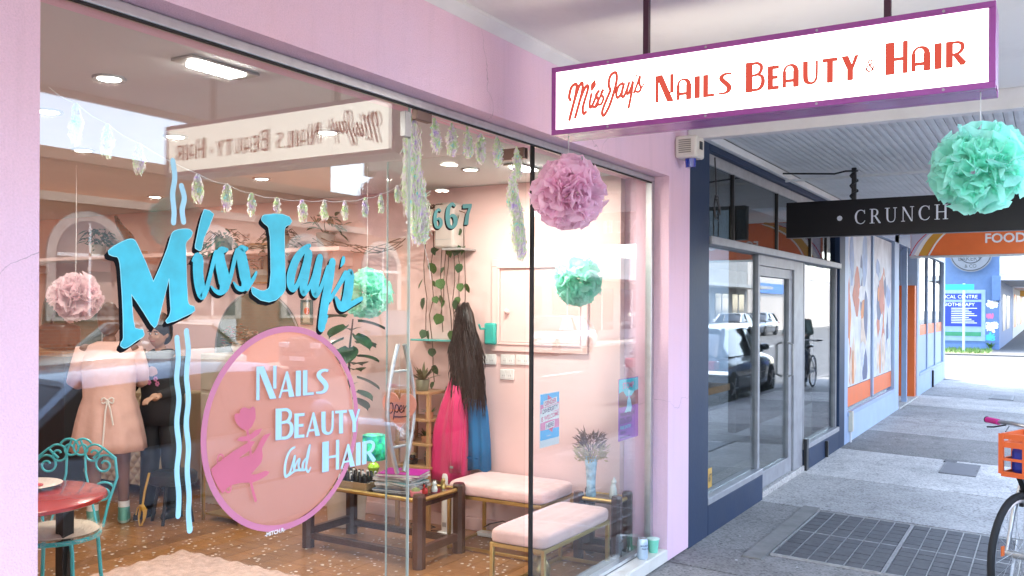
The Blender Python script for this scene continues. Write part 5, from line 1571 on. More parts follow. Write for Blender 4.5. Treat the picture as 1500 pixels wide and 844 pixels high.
for v_ in range(8):
    y = 3.52 + v_ * .042 + rv.uniform(-.01, .01)
    ze = rv.choice([.65, .8, 1.0, 1.3, 1.45])
    pts = [(5.1, 3.80, 2.27), (5.06, (y + 3.78) / 2, 2.31)]
    zc = 2.25
    yy = y
    while zc > ze:
        pts.append((5.14 + rv.uniform(-.02, .02), yy, zc))
        zc -= .12
        yy += rv.uniform(-.018, .018)
    MB().tube(pts, .0035, 5).build('vine_stem', M_stem, vine, smooth=True)
    for p in pts[2:]:
        if rv.random() < (.8 if v_ in (2, 3, 4, 6) else .3):
            l = bpy.data.objects.new('leaf', LEAF if rv.random() < .6 else LEAFD)
            COL.objects.link(l); l.parent = vine
            s = rv.uniform(.75, 1.4)
            l.location = (p[0] - .02 - 5.15, p[1] + rv.uniform(-.03, .03) - 3.62, p[2] - .7 + rv.uniform(-.02, .02))
            l.scale = (s, s, s)
            l.rotation_euler = (rv.uniform(-.5, .5), rv.uniform(-.4, .4), rv.uniform(.9, 2.2) + math.pi)
# tower fan and cords
tf = thing('tower_fan', 'white slim tower fan standing behind the coffee table leg', 'fan', (5.02, 3.55, .02))
MB().lathe([(.075, .001), (.08, .01), (.05, .022), (.045, .025)], 24, (5.02, 3.55, .02)).build('foot', MATS['white_plastic'], tf, smooth=True)
MB().lathe([(.042, .0255), (.044, .05), (.042, .40), (.036, .42), (.02, .425)], 24, (5.02, 3.55, .02)).build('column', MATS['white_plastic'], tf, smooth=True)
MB().box(4.976, 4.979, 3.535, 3.565, .08, .11).build('badge', M_alud, tf)
cd = solo('coiled_cable', MB().tube([(5.02, 3.63, .03), (4.99, 3.75, .032), (5.05, 3.86, .03), (5.12, 3.80, .033), (5.08, 3.70, .036), (5.0, 3.72, .036), (4.98, 3.82, .032), (5.08, 3.92, .03), (5.18, 3.9, .03)], .004, 7), M_black, 'black power cord coiled on floor beside tower fan', 'cord', (5.05, 3.78, .02), smooth=True)
cd2 = solo('looped_cable', MB().tube([(5.15, 3.30, .09), (5.05, 3.27, .10), (5.0, 3.2, .14), (5.05, 3.12, .16), (5.12, 3.08, .12), (5.1, 3.02, .05)], .004, 7), M_black, 'black cord looping up under the rear bench', 'cord', (5.08, 3.15, .02), smooth=True)
ps = thing('power_strip', 'white power strip lying under rear bench', 'power strip', (5.1, 3.2, .02))
MB().box(5.06, 5.12, 3.05, 3.34, .03, .06).build('body', MATS['white_plastic'], ps, bevel=.006)
MB().box(5.075, 5.105, 3.08, 3.1, .0602, .063).build('switch', M_rc, ps)

# heart sign on the door
ht = thing('heart_open_sign', 'pink heart sign reading Open hanging on the glass door', 'sign', (3.76, 2.97, .96))
def heart(s):
    pts = []
    for i in range(48):
        t = 2 * math.pi * i / 48
        pts.append((16 * math.sin(t) ** 3 / 17 * s, (13 * math.cos(t) - 5 * math.cos(2 * t) - 2 * math.cos(3 * t) - math.cos(4 * t)) / 17 * s))
    return pts
hf = lambda u, v, d: (3.752 + d, 2.975 - u, 1.045 + v)
mb = MB(); mb.plate(heart(.122), hf, .0, .005); mb.build('heart_board', mat('salmon_board', (0.72, 0.30, 0.24), .5), ht)
mb = MB()
op = [[(-.058, .02), (-.075, .0), (-.07, -.03), (-.052, -.032), (-.04, -.008), (-.045, .018), (-.058, .02)], [(-.038, -.065), (-.024, .005), (-.012, .012), (-.002, -.004), (-.012, -.026), (-.026, -.02)], [(.0, -.018), (.02, -.006), (.018, .01), (.008, .006), (.004, -.016), (.018, -.026), (.032, -.01)], [(.032, .012), (.034, -.024), (.036, -.005), (.052, .012), (.056, -.006), (.058, -.024), (.07, -.016)], [(-.03, -.052), (.01, -.05), (.05, -.044)]]
hf2 = lambda u, v, d: (3.7515 - d, 2.975 - u, 1.045 + v)
i = 0
for l in op:
    for q in ribbon([(x, y + .008, .0065) for x, y in l], 5):
        mb.sheet(q, hf2, .0003 + i * .000004); i += 1
mb.build('lettering', M_blackl, ht)
MB().tube([(3.752, 2.975, 1.12), (3.752, 2.975, 1.40)], .001, 5).build('cord', M_string, ht)

# ledge with plants, frames, arched panels along the side wall
led = thing('plant_ledge', 'long pink wall ledge carrying potted plants deep inside the shop', 'ledge', (5.08, 7.2, 2.0))
MB().box(4.90, WX - .001, 4.45, 10.2, 2.0, 2.03).build('board', M_inpink, led)
for y in (4.6, 5.6, 6.6, 7.6, 8.6):
    MB().box(5.0, WX - .001, y, y + .03, 1.9, 1.999).build('bracket', M_inpink, led)
def bushy(label, x, y, z_, n, r_, pot, seed, droop=False, leafs=1.0):
    rnd = random.Random(seed)
    t = thing('ledge_plant', label, 'plant', (x, y, z_), 'plants on the ledge')
    MB().lathe([(.055, 0), (.06, .004), (.075, .11), (.07, .115), (.06, .1)], 18, (x, y, z_)).build('pot', pot, t, smooth=True)
    mb = MB()
    for i in range(n):
        a = rnd.uniform(0, 6.283)
        rr = r_ * math.sqrt(rnd.random())
        zz = z_ + .12 + rnd.uniform(-.02, .14) * (1 if not droop else .6) - (rr * rr / r_ * .9 if droop else 0)
        p = Vector((x + rr * math.cos(a) * .7, y + rr * math.sin(a), zz))
        d = Vector((math.cos(a), math.sin(a), rnd.uniform(-.6, .8)))
        blade(mb, p, d, rnd.uniform(.05, .09) * leafs, .016 * leafs, .4)
    mb.build('foliage', M_leafd if seed % 2 else M_leafb, t, kind='stuff')
    st_ = MB()
    for i in range(9):
        a = rnd.uniform(0, 6.283)
        st_.tube([(x, y, z_ + .1), (x + r_ * .4 * math.cos(a), y + r_ * .4 * math.sin(a), z_ + .17), (x + r_ * .6 * math.cos(a), y + r_ * .8 * math.sin(a), z_ + .1 if droop else z_ + .24)], .003, 5)
    st_.build('stems', M_stem, t)
bushy('dark trailing plant in a pot on the ledge behind second cyan letter', 5.05, 5.85, 2.031, 130, .30, M_pot, 1, True)
bushy('trailing leafy plant on ledge beside tall cyan capital letter', 5.05, 5.2, 2.031, 90, .22, M_pot, 2, True)
bushy('broad leaved plant in trough at near end of ledge', 5.05, 4.72, 2.031, 26, .16, mat('trough_grey', (0.3, 0.26, 0.24), .7), 3, False, 1.3)
bushy('small upright plant far along the ledge near the pillar', 5.05, 7.55, 2.031, 60, .15, MATS['cream_pot'], 5)
twig = MB()
rt2 = random.Random(3)
for k in range(5):
    pts = [(5.0 + rt2.uniform(-.05, .1), 3.95 + i * .12, 2.05 + .03 * math.sin(i * 1.3 + k) - .045 * math.sin(i * .6)) for i in range(8)]
    twig.tube(pts, .004, 5)
solo('bare_vine_twigs', twig, M_stem, 'bare brown vine twigs stretching from ledge end towards the pot', 'twigs', (5.05, 4.4, 2.0), smooth=True)
def arch_panel(label, y, z0, w, h, m):
    pts = [(y - w / 2, z0)] + [(y - w / 2 * math.cos(math.pi * i / 20), z0 + h - w / 2 + w / 2 * math.sin(math.pi * i / 20)) for i in range(21)] + [(y + w / 2, z0)]
    t = thing('arched_mirror', label, 'mirror', (WX - .01, y, z0), 'arched mirrors on the side wall')
    mb = MB(); mb.plate(pts, lambda u, v, d: (WX - .001 - d, u, v), 0, .02); mb.build('panel', m, t)
    mb = MB(); mb.tube([(WX - .022, a, b) for a, b in pts], .008, 6); mb.build('edge', M_alud, t, smooth=True)
M_arch = mat('sage_panel', (0.14, 0.17, 0.13), .25, var=.1, scale=3, coat=.5)
arch_panel('sage green arched mirror behind the capital J letter', 5.62, .95, 1.0, .76, M_arch)
arch_panel('sage green arched mirror far back near the pillar', 8.2, 1.0, 1.0, .88, M_arch)
def picture(label, y, z_, w, h, fm, pm, motif):
    t = thing('framed_picture', label, 'picture', (WX - .01, y, z_ - h / 2), 'framed pictures on the side wall')
    wframe(y - w / 2, y + w / 2, z_ - h / 2, z_ + h / 2, .018, .022, 'frame', fm, t)
    MB().box(WX - .010, WX - .0007, y - w / 2 + .018, y + w / 2 - .018, z_ - h / 2 + .018, z_ + h / 2 - .018).build('print', pm, t)
    motif(t, y, z_)
M_cream = mat('cream_card', (0.62, 0.54, 0.42), .7)
def motif_men(t, y, z_):
    for k in (-1, 0, 1):
        mb = MB(); mb.ball((WX - .0115, y + k * .045, z_ + .045), (.002, .012, .014), 10, 6); mb.box(WX - .0125, WX - .0102, y + k * .045 - .015, y + k * .045 + .015, z_ - .05, z_ + .03); mb.build('figure_print', M_black, t)
def motif_dot(t, y, z_):
    MB().cyl((WX - .0102, y, z_ + .01), (WX - .0116, y, z_ + .01), .03, n=16).build('sun_print', M_orange, t)
picture('brown framed print of three dark figures behind painted name', 5.62, 1.94, .26, .34, M_pine, M_cream, motif_men)
picture('small sage framed print with orange sun between vine stems', 5.07, 1.54, .12, .20, M_arch, M_cream, motif_dot)
fw = thing('flower_arrangement', 'red and cream flower arrangement on a cabinet before the arched mirror', 'flowers', (4.95, 5.55, 1.3))
MB().lathe([(.04, 0), (.06, .05), (.05, .1), (.045, .1)], 16, (4.95, 5.55, 1.21)).build('vase', MATS['cream_pot'], fw, smooth=True)
rfl = random.Random(31)
for i in range(34):
    a = rfl.uniform(0, 6.283); r_ = .2 * math.sqrt(rfl.random())
    c_ = rfl.choice(['r', 'c', 'g', 'g'])
    m_ = {'r': mat('red_petal', (0.45, 0.03, 0.03), .6), 'c': mat('cream_petal', (0.66, 0.55, 0.45), .6), 'g': M_leafd}[c_]
    mb = MB()
    for k in range(6):
        blade(mb, (4.95 + r_ * math.cos(a) * .5, 5.55 + r_ * math.sin(a), 1.34 + rfl.uniform(-.03, .11) - r_ * .3), (math.cos(k * 1.05), math.sin(k * 1.05), .5), .04, .014, .4)
    mb.build('bloom' if c_ != 'g' else 'leaf_sprig', m_, fw, smooth=True, angle=180)
cbn = thing('salon_cabinet', 'cream drawer cabinet standing under the flower arrangement', 'cabinet', (4.98, 5.5, .02))
MB().box(4.78, WX - .001, 5.2, 5.8, .021, 1.205).build('carcass', mat('cream_paint', (0.60, 0.52, 0.42), .5), cbn, bevel=.005)
for k in range(4):
    d_ = MB().box(4.772, 4.7795, 5.22, 5.78, .08 + k * .28, .33 + k * .28).build('drawer_front', MATS['cream_paint'], cbn, bevel=.004)
    MB().cyl((4.772, 5.5, .2 + k * .28), (4.755, 5.5, .2 + k * .28), .012).build('knob', M_gold, d_, smooth=True)
# big-leaved fiddle leaf plant
fid = thing('fiddle_leaf_plant', 'large dark green round leaved plant behind the emblem and door', 'plant', (4.85, 4.32, .02))
MB().lathe([(.10, .001), (.13, .01), (.15, .28), (.14, .285), (.12, .26)], 22, (4.85, 4.32, .02)).build('pot', MATS['cream_pot'], fid, smooth=True)
MB().tube([(4.85, 4.32, .25), (4.86, 4.33, .6), (4.84, 4.30, .9), (4.82, 4.27, 1.3), (4.83, 4.25, 1.5)], [.012, .011, .01, .008, .005], 7).build('stem', M_stem, fid, smooth=True)
rl = random.Random(4)
for i in range(20):
    mb = MB()
    a = i * 2.4
    z_ = .92 + i * .031
    l_ = rl.uniform(.14, .2)
    cx, cy = 4.83 + .05 * math.cos(a), 4.27 + .05 * math.sin(a)
    dd = Vector((math.cos(a), math.sin(a), rl.uniform(-.5, .3))).normalized()
    side = dd.cross(Vector((0, 0, 1))).normalized()
    def fn(u, v, dd=dd, side=side, cx=cx, cy=cy, z_=z_, l_=l_):
        w = l_ * .42 * math.sin(math.pi * min(1, .06 + v * .94)) ** .6
        p = Vector((cx, cy, z_)) + dd * l_ * v + side * (u * 2 - 1) * w + Vector((0, 0, -.25 * l_ * v * v + .1 * l_ * abs(u * 2 - 1)))
        return tuple(p)
    mb.grid(fn, 4, 7)
    mb.build('leaf', M_leafd, fid, smooth=True, angle=180)

# ================================================================ rug, red table, wire chair
rug = thing('fluffy_rug', 'pale pink shaggy rug on the wooden floor near the glass', 'rug', (3.1, 3.75, .022))
def rg(u, v):
    return (2.35 + 1.42 * u, 2.75 + 1.98 * v, .036 + .008 * math.sin(u * 60 + 3 * v) * math.sin(v * 75) if 0.01 < u < .99 and .01 < v < .99 else .0225)
MB().grid(rg, 60, 80).build('pile', mat('pink_shag', (0.66, 0.46, 0.38), .95, var=.18, scale=22, bump=.9, bscale=110), rug, smooth=True, angle=180)
fz = MB()
for i in range(900):
    s_ = rv.random() * 4
    e = s_ % 1
    x, y = ((2.35 + 1.42 * e, 2.75), (3.77, 2.75 + 1.98 * e), (2.35 + 1.42 * e, 4.73), (2.35, 2.75 + 1.98 * e))[int(s_)]
    a = rv.uniform(0, 6.28)
    fz.add([(x, y, .024), (x + .004, y + .004, .024), (x + .02 * math.cos(a), y + .02 * math.sin(a), .03)], [(0, 1, 2)])
fz.build('fringe', MATS['pink_shag'], rug, kind='stuff')
rtb = thing('red_cafe_table', 'round red topped cafe table with a black post behind left pillar', 'table', (2.27, 4.03, .02))
MB().lathe([(.395, 0), (.40, .004), (.40, .018), (.392, .022), (.0, .0225)], 48, (2.27, 4.03, .698)).build('table_top', mat('red_laminate', (0.32, 0.025, 0.018), .2, coat=.3), rtb, smooth=True)
MB().box(2.52, 2.58, 4.03, 4.09, .021, .697).build('leg', M_black, rtb, bevel=.004)
MB().box(1.98, 2.04, 3.95, 4.01, .021, .697).build('leg', M_black, rtb, bevel=.004)
MB().box(2.04, 2.52, 4.0, 4.04, .62, .66).build('cross_rail', M_black, rtb)
pla = thing('oval_platter', 'patterned oval platter with red napkin on the red table', 'platter', (2.42, 4.16, .721))
MB().lathe([(.06, 0), (.07, .003), (.15, .018), (.155, .02), (.15, .022), (.07, .008), (.0, .007)], 36, (2.42, 4.16, .721)).build('dish', mat('speckled_dish', (0.66, 0.52, 0.44), .3, var=.1, dirt=(0.2, 0.16, 0.12), dscale=60, damt=.7), pla, smooth=True)
MB().obox((2.40, 4.12, .745), (.12, .09, .01), (.1, .1, .5)).build('napkin', M_rc, pla, bevel=.003)
ch = thing('wire_chair', 'turquoise scrolled wire cafe chair with a fluffy seat pad', 'chair', (0, 0, 0))
M_turq = mat('turquoise_metal', (0.05, 0.45, 0.50), .35, metal=.1, coat=.3)
mb = MB()
mb.tube([(.19 * math.cos(2 * math.pi * i / 32), .19 * math.sin(2 * math.pi * i / 32), .43) for i in range(32)], .012, 8, closed=True)
mb.build('seat_ring', M_turq, ch, smooth=True)
for a in (.75, -.75, math.pi - .75, math.pi + .75):
    c_, s_ = math.cos(a), math.sin(a)
    MB().tube([(.185 * c_, .185 * s_, .425), (.2 * c_, .2 * s_, .38), (.215 * c_, .215 * s_, .2), (.25 * c_, .25 * s_, .0)], .010, 8).build('leg', M_turq, ch, smooth=True)
def spiral(cx, cz, r0, turns, sgn, x=-.2, n=26, a0=0):
    return [(x, cx + sgn * r0 * (1 - .75 * i / n) * math.cos(a0 + turns * 6.283 * i / n), cz + r0 * (1 - .75 * i / n) * math.sin(a0 + turns * 6.283 * i / n)) for i in range(n + 1)]
for sg_ in (-1, 1):
    mb = MB()
    mb.tube([(-.17, sg_ * .15, .43), (-.19, sg_ * .17, .55), (-.2, sg_ * .21, .68), (-.2, sg_ * .20, .78), (-.2, sg_ * .14, .83), (-.2, sg_ * .09, .78)], .0075, 8)
    mb.build('back_upright', M_turq, ch, smooth=True)
    for (cx, cz, r_) in ((.145, .745, .055), (.09, .80, .055), (.03, .83, .055), (.14, .60, .06)):
        mb = MB(); mb.tube(spiral(sg_ * cx, cz, r_, 1.35, sg_, a0=.5), .006, 7); mb.build('scroll', M_turq, ch, smooth=True)
    mb = MB(); mb.tube([(-.2, sg_ * .02, .88), (-.2, sg_ * .045, .82), (-.2, sg_ * .05, .7), (-.195, sg_ * .08, .58), (-.17, sg_ * .12, .44)], .006, 7); mb.build('scroll', M_turq, ch, smooth=True)
mb = MB()
rc = random.Random(2)
for i in range(1500):
    a, r_ = rc.uniform(0, 6.283), .20 * math.sqrt(rc.random())
    x, y = r_ * math.cos(a), r_ * math.sin(a)
    zt = .47 - (.02 if r_ > .17 else 0)
    b_ = rc.uniform(0, 6.28)
    k_ = .035 + (.03 if r_ > .17 else 0)
    mb.add([(x, y, zt - .015), (x + .004 * math.cos(b_ + 1.5), y + .004 * math.sin(b_ + 1.5), zt - .015), (x + k_ * math.cos(b_) + x * .15, y + k_ * math.sin(b_) + y * .15, zt + rc.uniform(-.02, .02))], [(0, 1, 2)])
sp_ = MB().lathe([(.17, 0), (.19, .012), (.17, .028), (0, .034)], 24, (0, 0, .443)).build('seat_pad', mat('cream_fur', (0.62, 0.52, 0.42), .95, var=.1), ch, smooth=True)
mb.build('fur', MATS['cream_fur'], sp_, kind='stuff')
ch.location = (2.60, 4.20, .02); ch.rotation_euler = (0, 0, math.atan2(-.55, -.83))
# tufted salon sofa, stool with rope, brass trolley frame
sofa = thing('tufted_sofa', 'cream button-tufted sofa back standing deep in the salon', 'sofa', (4.85, 6.75, .02))
M_tuft = mat('cream_leather', (0.52, 0.42, 0.28), .5, var=.06)
def tuf(u, v):
    y, z_ = 6.2 + 1.1 * u, .12 + .75 * v
    q = abs(math.sin((u * 11 + v * 7.5) * math.pi / 1.0)) * abs(math.sin((u * 11 - v * 7.5) * math.pi / 1.0))
    return (4.66 - .035 * q ** .6, y, z_)
MB().grid(tuf, 88, 60).build('tufted_front', M_tuft, sofa, smooth=True, angle=180)
MB().box(4.665, 5.15, 6.2, 7.3, .10, .86).build('frame', M_tuft, sofa, bevel=.02)
for y in (6.28, 7.22):
    MB().cyl((4.75, y, .021), (4.75, y, .0995), .02, .028).build('foot', M_darkwood, sofa)
for i in range(8):
    for j in range(5):
        u = (i + (.5 if j % 2 else 0)) / 8 + .02
        MB().ball((4.655, 6.2 + 1.1 * min(u, .99), .2 + j * .15), (.006, .011, .011), 8, 6).build('button', mat('brown_button', (0.12, 0.07, 0.04), .5), sofa)
stl = thing('black_stool', 'low black salon stool behind the dripping blue stripes', 'stool', (4.25, 5.45, .02))
MB().lathe([(.15, 0), (.17, .01), (.17, .07), (.15, .085), (0, .09)], 28, (4.25, 5.45, .30)).build('seat', mat('black_vinyl', (0.015, 0.015, 0.015), .4), stl, smooth=True)
for a in (.5, 2.1, 3.6, 5.2):
    MB().cyl((4.25 + .1 * math.cos(a), 5.45 + .1 * math.sin(a), .299), (4.25 + .15 * math.cos(a), 5.45 + .15 * math.sin(a), .021), .012).build('leg', M_black, stl)
rp = MB()
for k in range(4):
    rp.tube([(4.02 + .004 * k, 5.5 + .05 * math.cos(t * .7 + k) * (1 - t / 16), .10 + .075 * math.sin(t * .7 + k * .8)) for t in range(10)], .006, 6)
rp.tube([(4.03, 5.5, .14), (4.04, 5.48, .28), (4.06, 5.46, .40)], .008, 6)
solo('yellow_cable', rp, mat('yellow_cable_pvc', (0.55, 0.33, 0.05), .5), 'coil of yellow cable hanging beside the black stool', 'cable', (4.04, 5.5, .02), smooth=True)
trl = thing('brass_trolley', 'thin brass framed trolley standing behind the round emblem', 'trolley', (4.55, 5.05, .02))
for x in (4.40, 4.72):
    for y in (4.92, 5.30):
        MB().box(x - .009, x + .009, y - .009, y + .009, .021, .66).build('post', M_gold, trl)
for z_ in (.06, .62):
    MB().box(4.41, 4.71, 4.93, 5.29, z_, z_ + .012).build('shelf', M_black if z_ > .3 else M_gold, trl)
hbg = thing('brown_handbag', 'dark brown handbag on a shelf beside the left pillar', 'handbag', (4.6, 7.42, 1.2))
MB().obox((4.6, 7.42, 1.31), (.18, .42, .22)).build('bag_body', mat('brown_leather', (0.07, 0.025, 0.018), .45), hbg, bevel=.05)
MB().tube([(4.6, 7.3, 1.41), (4.6, 7.33, 1.50), (4.6, 7.42, 1.54), (4.6, 7.51, 1.50), (4.6, 7.54, 1.41)], .012, 8).build('strap', MATS['brown_leather'], hbg, smooth=True)
cn2 = thing('back_counter', 'charcoal back counter with wooden top under the far arched mirror', 'counter', (4.8, 8.0, .02))
MB().box(4.45, WX - .001, 7.1, 9.6, .021, 1.15).build('carcass', mat('charcoal_panel', (.025, .025, .03), .5), cn2, bevel=.005)
MB().box(4.42, WX - .001, 7.08, 9.62, 1.151, 1.19).build('worktop', M_pine, cn2, bevel=.004)
cane = thing('dark_horn_ornament', 'tall dark curved horn ornament rising from the ledge left of the name', 'ornament', (5.05, 7.2, 2.031))
MB().tube([(5.05, 7.02, 2.075), (5.05, 7.1, 2.2), (5.05, 7.22, 2.3), (5.05, 7.29, 2.40)], [.05, .045, .032, .012], 10).build('horn', mat('dark_horn', (.02, .012, .01), .5), cane, smooth=True)
MB().box(5.0, 5.12, 6.92, 7.12, 2.031, 2.074).build('stand', M_pine, cane, bevel=.004)
# ================================================================ people
def capsule(mb, p0, p1, r0, r1, n=12):
    mb.cyl(p0, p1, r0, r1, n)
    mb.ball(p0, r0, n, 8); mb.ball(p1, r1, n, 8)
def hand(mb, w, d, s, curl=.5):
    """palm from wrist w along d, s = sideways; five fingers"""
    w, d, s = Vector(w), Vector(d).normalized(), Vector(s).normalized()
    nrm = d.cross(s).normalized()
    pc = w + d * .045
    mb.ball(tuple(pc), (.032, .032, .05), 10, 8) if abs(d.z) > .6 else mb.ball(tuple(pc), (.04, .036, .03), 10, 8)
    for k, (o, l) in enumerate(((-.027, .062), (-.009, .074), (.009, .07), (.027, .055))):
        a = w + d * .085 + s * o
        b = a + d * l * .55 + nrm * l * .15 * curl
        c = b + (d * (1 - curl) + nrm * curl).normalized() * l * .5
        capsule(mb, a, b, .0095, .009, 8); capsule(mb, b, c, .009, .0075, 8)
    a = w + d * .03 - s * .03
    b = a + d * .03 - s * .028; c = b + d * .03 - s * .004
    capsule(mb, a, b, .012, .0105, 8); capsule(mb, b, c, .0105, .0085, 8)
def head(mb, c, yaw, s=1.0):
    """skull, jaw, nose, ears round centre c; faces yaw"""
    f = Vector((math.cos(yaw), math.sin(yaw), 0)); l = Vector((-math.sin(yaw), math.cos(yaw), 0)); c = Vector(c); u = Vector((0, 0, 1))
    rot = (0, 0, yaw)
    mb.ball(tuple(c + u * .03 * s - f * .01 * s), (.098 * s, .078 * s, .098 * s), 20, 14, rot)
    mb.ball(tuple(c - u * .035 * s + f * .022 * s), (.07 * s, .062 * s, .082 * s), 18, 12, rot)
    mb.ball(tuple(c + f * .09 * s - u * .018 * s), (.02 * s, .013 * s, .022 * s), 10, 8, rot)
    for q in (-1, 1):
        mb.ball(tuple(c + l * .078 * s * q - f * .005 * s - u * .008 * s), (.018 * s, .01 * s, .03 * s), 10, 8, rot)
        mb.ball(tuple(c + f * .06 * s + l * .035 * s * q - u * .03 * s), (.03 * s, .026 * s, .026 * s), 10, 8, rot)
    mb.ball(tuple(c + f * .082 * s - u * .058 * s), (.012 * s, .026 * s, .011 * s), 10, 6, rot)
def face_bits(par, c, yaw, s=1.0):
    f = Vector((math.cos(yaw), math.sin(yaw), 0)); l = Vector((-math.sin(yaw), math.cos(yaw), 0)); c = Vector(c); u = Vector((0, 0, 1))
    for q in (-1, 1):
        e = MB().ball(tuple(c + f * .082 * s + l * .031 * s * q + u * .004 * s), (.010 * s, .014 * s, .008 * s), 12, 8, (0, 0, yaw)).build('eye', mat('eye_white', (.6, .58, .55), .3), par, smooth=True)
        MB().ball(tuple(c + f * .0905 * s + l * .031 * s * q + u * .004 * s), (.003 * s, .006 * s, .006 * s), 10, 6, (0, 0, yaw)).build('iris', M_black, e, smooth=True)
        b = MB(); b.tube([tuple(c + f * .088 * s + l * (.031 + k) * s * q + u * (.026 - abs(k) * .2) * s) for k in (-.018, 0, .018)], .004 * s, 6); b.build('eyebrow', MATS['black_hair'], par, smooth=True)
    b = MB(); b.tube([tuple(c + f * (.0935 - abs(k) * .25) * s + l * k * s - u * .058 * s) for k in (-.024, -.01, 0, .01, .024)], .0055 * s, 6); b.build('lips', mat('lip', (.32, .10, .08), .5), par, smooth=True)
def remeshed(mb, name, m, par, vox=.009):
    o = mb.build(name, m, par)
    r_ = o.modifiers.new('remesh', 'REMESH'); r_.mode = 'VOXEL'; r_.voxel_size = vox; r_.use_smooth_shade = True
    s_ = o.modifiers.new('smooth', 'SMOOTH'); s_.factor = .6; s_.iterations = 4
    return o
def ellring(c, rx, ry, n=30, yaw=0, wav=0, k=8, ph=0):
    out = []
    for i in range(n):
        t = 2 * math.pi * i / n
        w = 1 + wav * math.sin(k * t + ph)
        x, y = rx * math.cos(t) * w, ry * math.sin(t) * w
        out.append((c[0] + x * math.cos(yaw) - y * math.sin(yaw), c[1] + x * math.sin(yaw) + y * math.cos(yaw), c[2]))
    return out
SK1 = mat('skin_brown', (0.20, 0.095, 0.06), .5, var=.05)
SK2 = mat('skin_tan', (0.42, 0.24, 0.16), .5, var=.05)
def person(label, loc, yaw, H, skin, pose, clothes):
    """standing figure; local frame x = front, y = left; built at the origin then placed"""
    p = thing('person', label, 'person', (0, 0, 0))
    k = H / 1.70
    J = {n: Vector(v) * k for n, v in pose.items()}
    mb = MB()
    capsule(mb, J['pelvis'], J['chest'], .125 * k, .135 * k, 16)
    mb.ball(tuple(J['chest']), (.11 * k, .165 * k, .14 * k), 16, 10)
    mb.ball(tuple(J['pelvis']), (.11 * k, .16 * k, .11 * k), 16, 10)
    capsule(mb, J['chest'] + Vector((0, 0, .08 * k)), J['neck'], .06 * k, .05 * k)
    for s in ('L', 'R'):
        capsule(mb, J['hip' + s], J['knee' + s], .085 * k, .058 * k); capsule(mb, J['knee' + s], J['ank' + s], .056 * k, .036 * k)
        capsule(mb, J['sh' + s], J['el' + s], .05 * k, .038 * k); capsule(mb, J['el' + s], J['wr' + s], .038 * k, .026 * k)
        f = J['ank' + s]
        capsule(mb, f + Vector((-.03, 0, -.035)) * k, f + Vector((.12, 0, -.045)) * k, .032 * k, .028 * k)
        d = (J['wr' + s] - J['el' + s]).normalized()
        sd_ = d.cross(Vector((1, 0, 0))) if abs(d.x) < .8 else d.cross(Vector((0, 0, 1)))
        hand(mb, J['wr' + s], d, sd_, .5)
    hc = J['head']
    head(mb, hc, 0, k)
    remeshed(mb, 'body', skin, p)
    face_bits(p, hc, 0, k)
    clothes(p, J, k)
    p.location = loc; p.rotation_euler = (0, 0, yaw)
    return p
def shoes(p, J, k, m, sole):
    for s in ('L', 'R'):
        a = J['ank' + s]
        mb = MB()
        mb.loft([ellring(a + Vector((.035, 0, -.066)) * k, .135 * k, .046 * k), ellring(a + Vector((.035, 0, -.045)) * k, .135 * k, .046 * k), ellring(a + Vector((.02, 0, -.02)) * k, .105 * k, .043 * k), ellring(a + Vector((-.01, 0, .005)) * k, .062 * k, .044 * k), ellring(a + Vector((-.012, 0, .03)) * k, .052 * k, .045 * k)])
        sh_ = mb.build('shoe', m, p, smooth=True, angle=60)
        mb = MB(); mb.loft([ellring(a + Vector((.035, 0, -.085)) * k, .137 * k, .047 * k), ellring(a + Vector((.035, 0, -.0665)) * k, .14 * k, .049 * k)]); mb.build('sole', sole, sh_, smooth=True, angle=60)
        mb = MB(); mb.loft([ellring(a + Vector((-.005, 0, .0305)) * k, .05 * k, .043 * k), ellring(a + Vector((-.003, 0, .075)) * k, .045 * k, .042 * k)]); mb.build('sock', M_white, p, smooth=True)
POSE = dict(pelvis=(0, 0, .93), chest=(.02, 0, 1.25), neck=(.03, 0, 1.45), head=(.05, 0, 1.58), hipL=(0, .09, .88), hipR=(0, -.09, .88), kneeL=(.02, .1, .48), kneeR=(.03, -.1, .48), ankL=(-.02, .11, .09), ankR=(.05, -.11, .09),
            shL=(.02, .17, 1.37), shR=(.02, -.17, 1.37), elL=(.08, .25, 1.12), elR=(.08, -.25, 1.12), wrL=(.30, .2, 1.08), wrR=(.30, -.2, 1.08))
def limb_cloth(p, name, m, pts, rr, n=18):
    mb = MB(); mb.tube([tuple(q) for q in pts], rr, n); return mb.build(name, m, p, smooth=True, angle=180)
def hair_cap(p, c, k, m, bun=None, scale=1.0):
    mb = MB()
    mb.ball((c.x - .022 * k, c.y, c.z + .045 * k), (.105 * k * scale, .093 * k * scale, .10 * k * scale), 20, 14)
    mb.ball((c.x - .055 * k, c.y, c.z - .0 * k), (.07 * k, .085 * k, .10 * k), 18, 12)
    if bun:
        mb.ball((c.x + bun[0] * k, c.y, c.z + bun[1] * k), (.055 * k, .055 * k, .05 * k), 14, 10)
    return remeshed(mb, 'hair', m, p, .010)
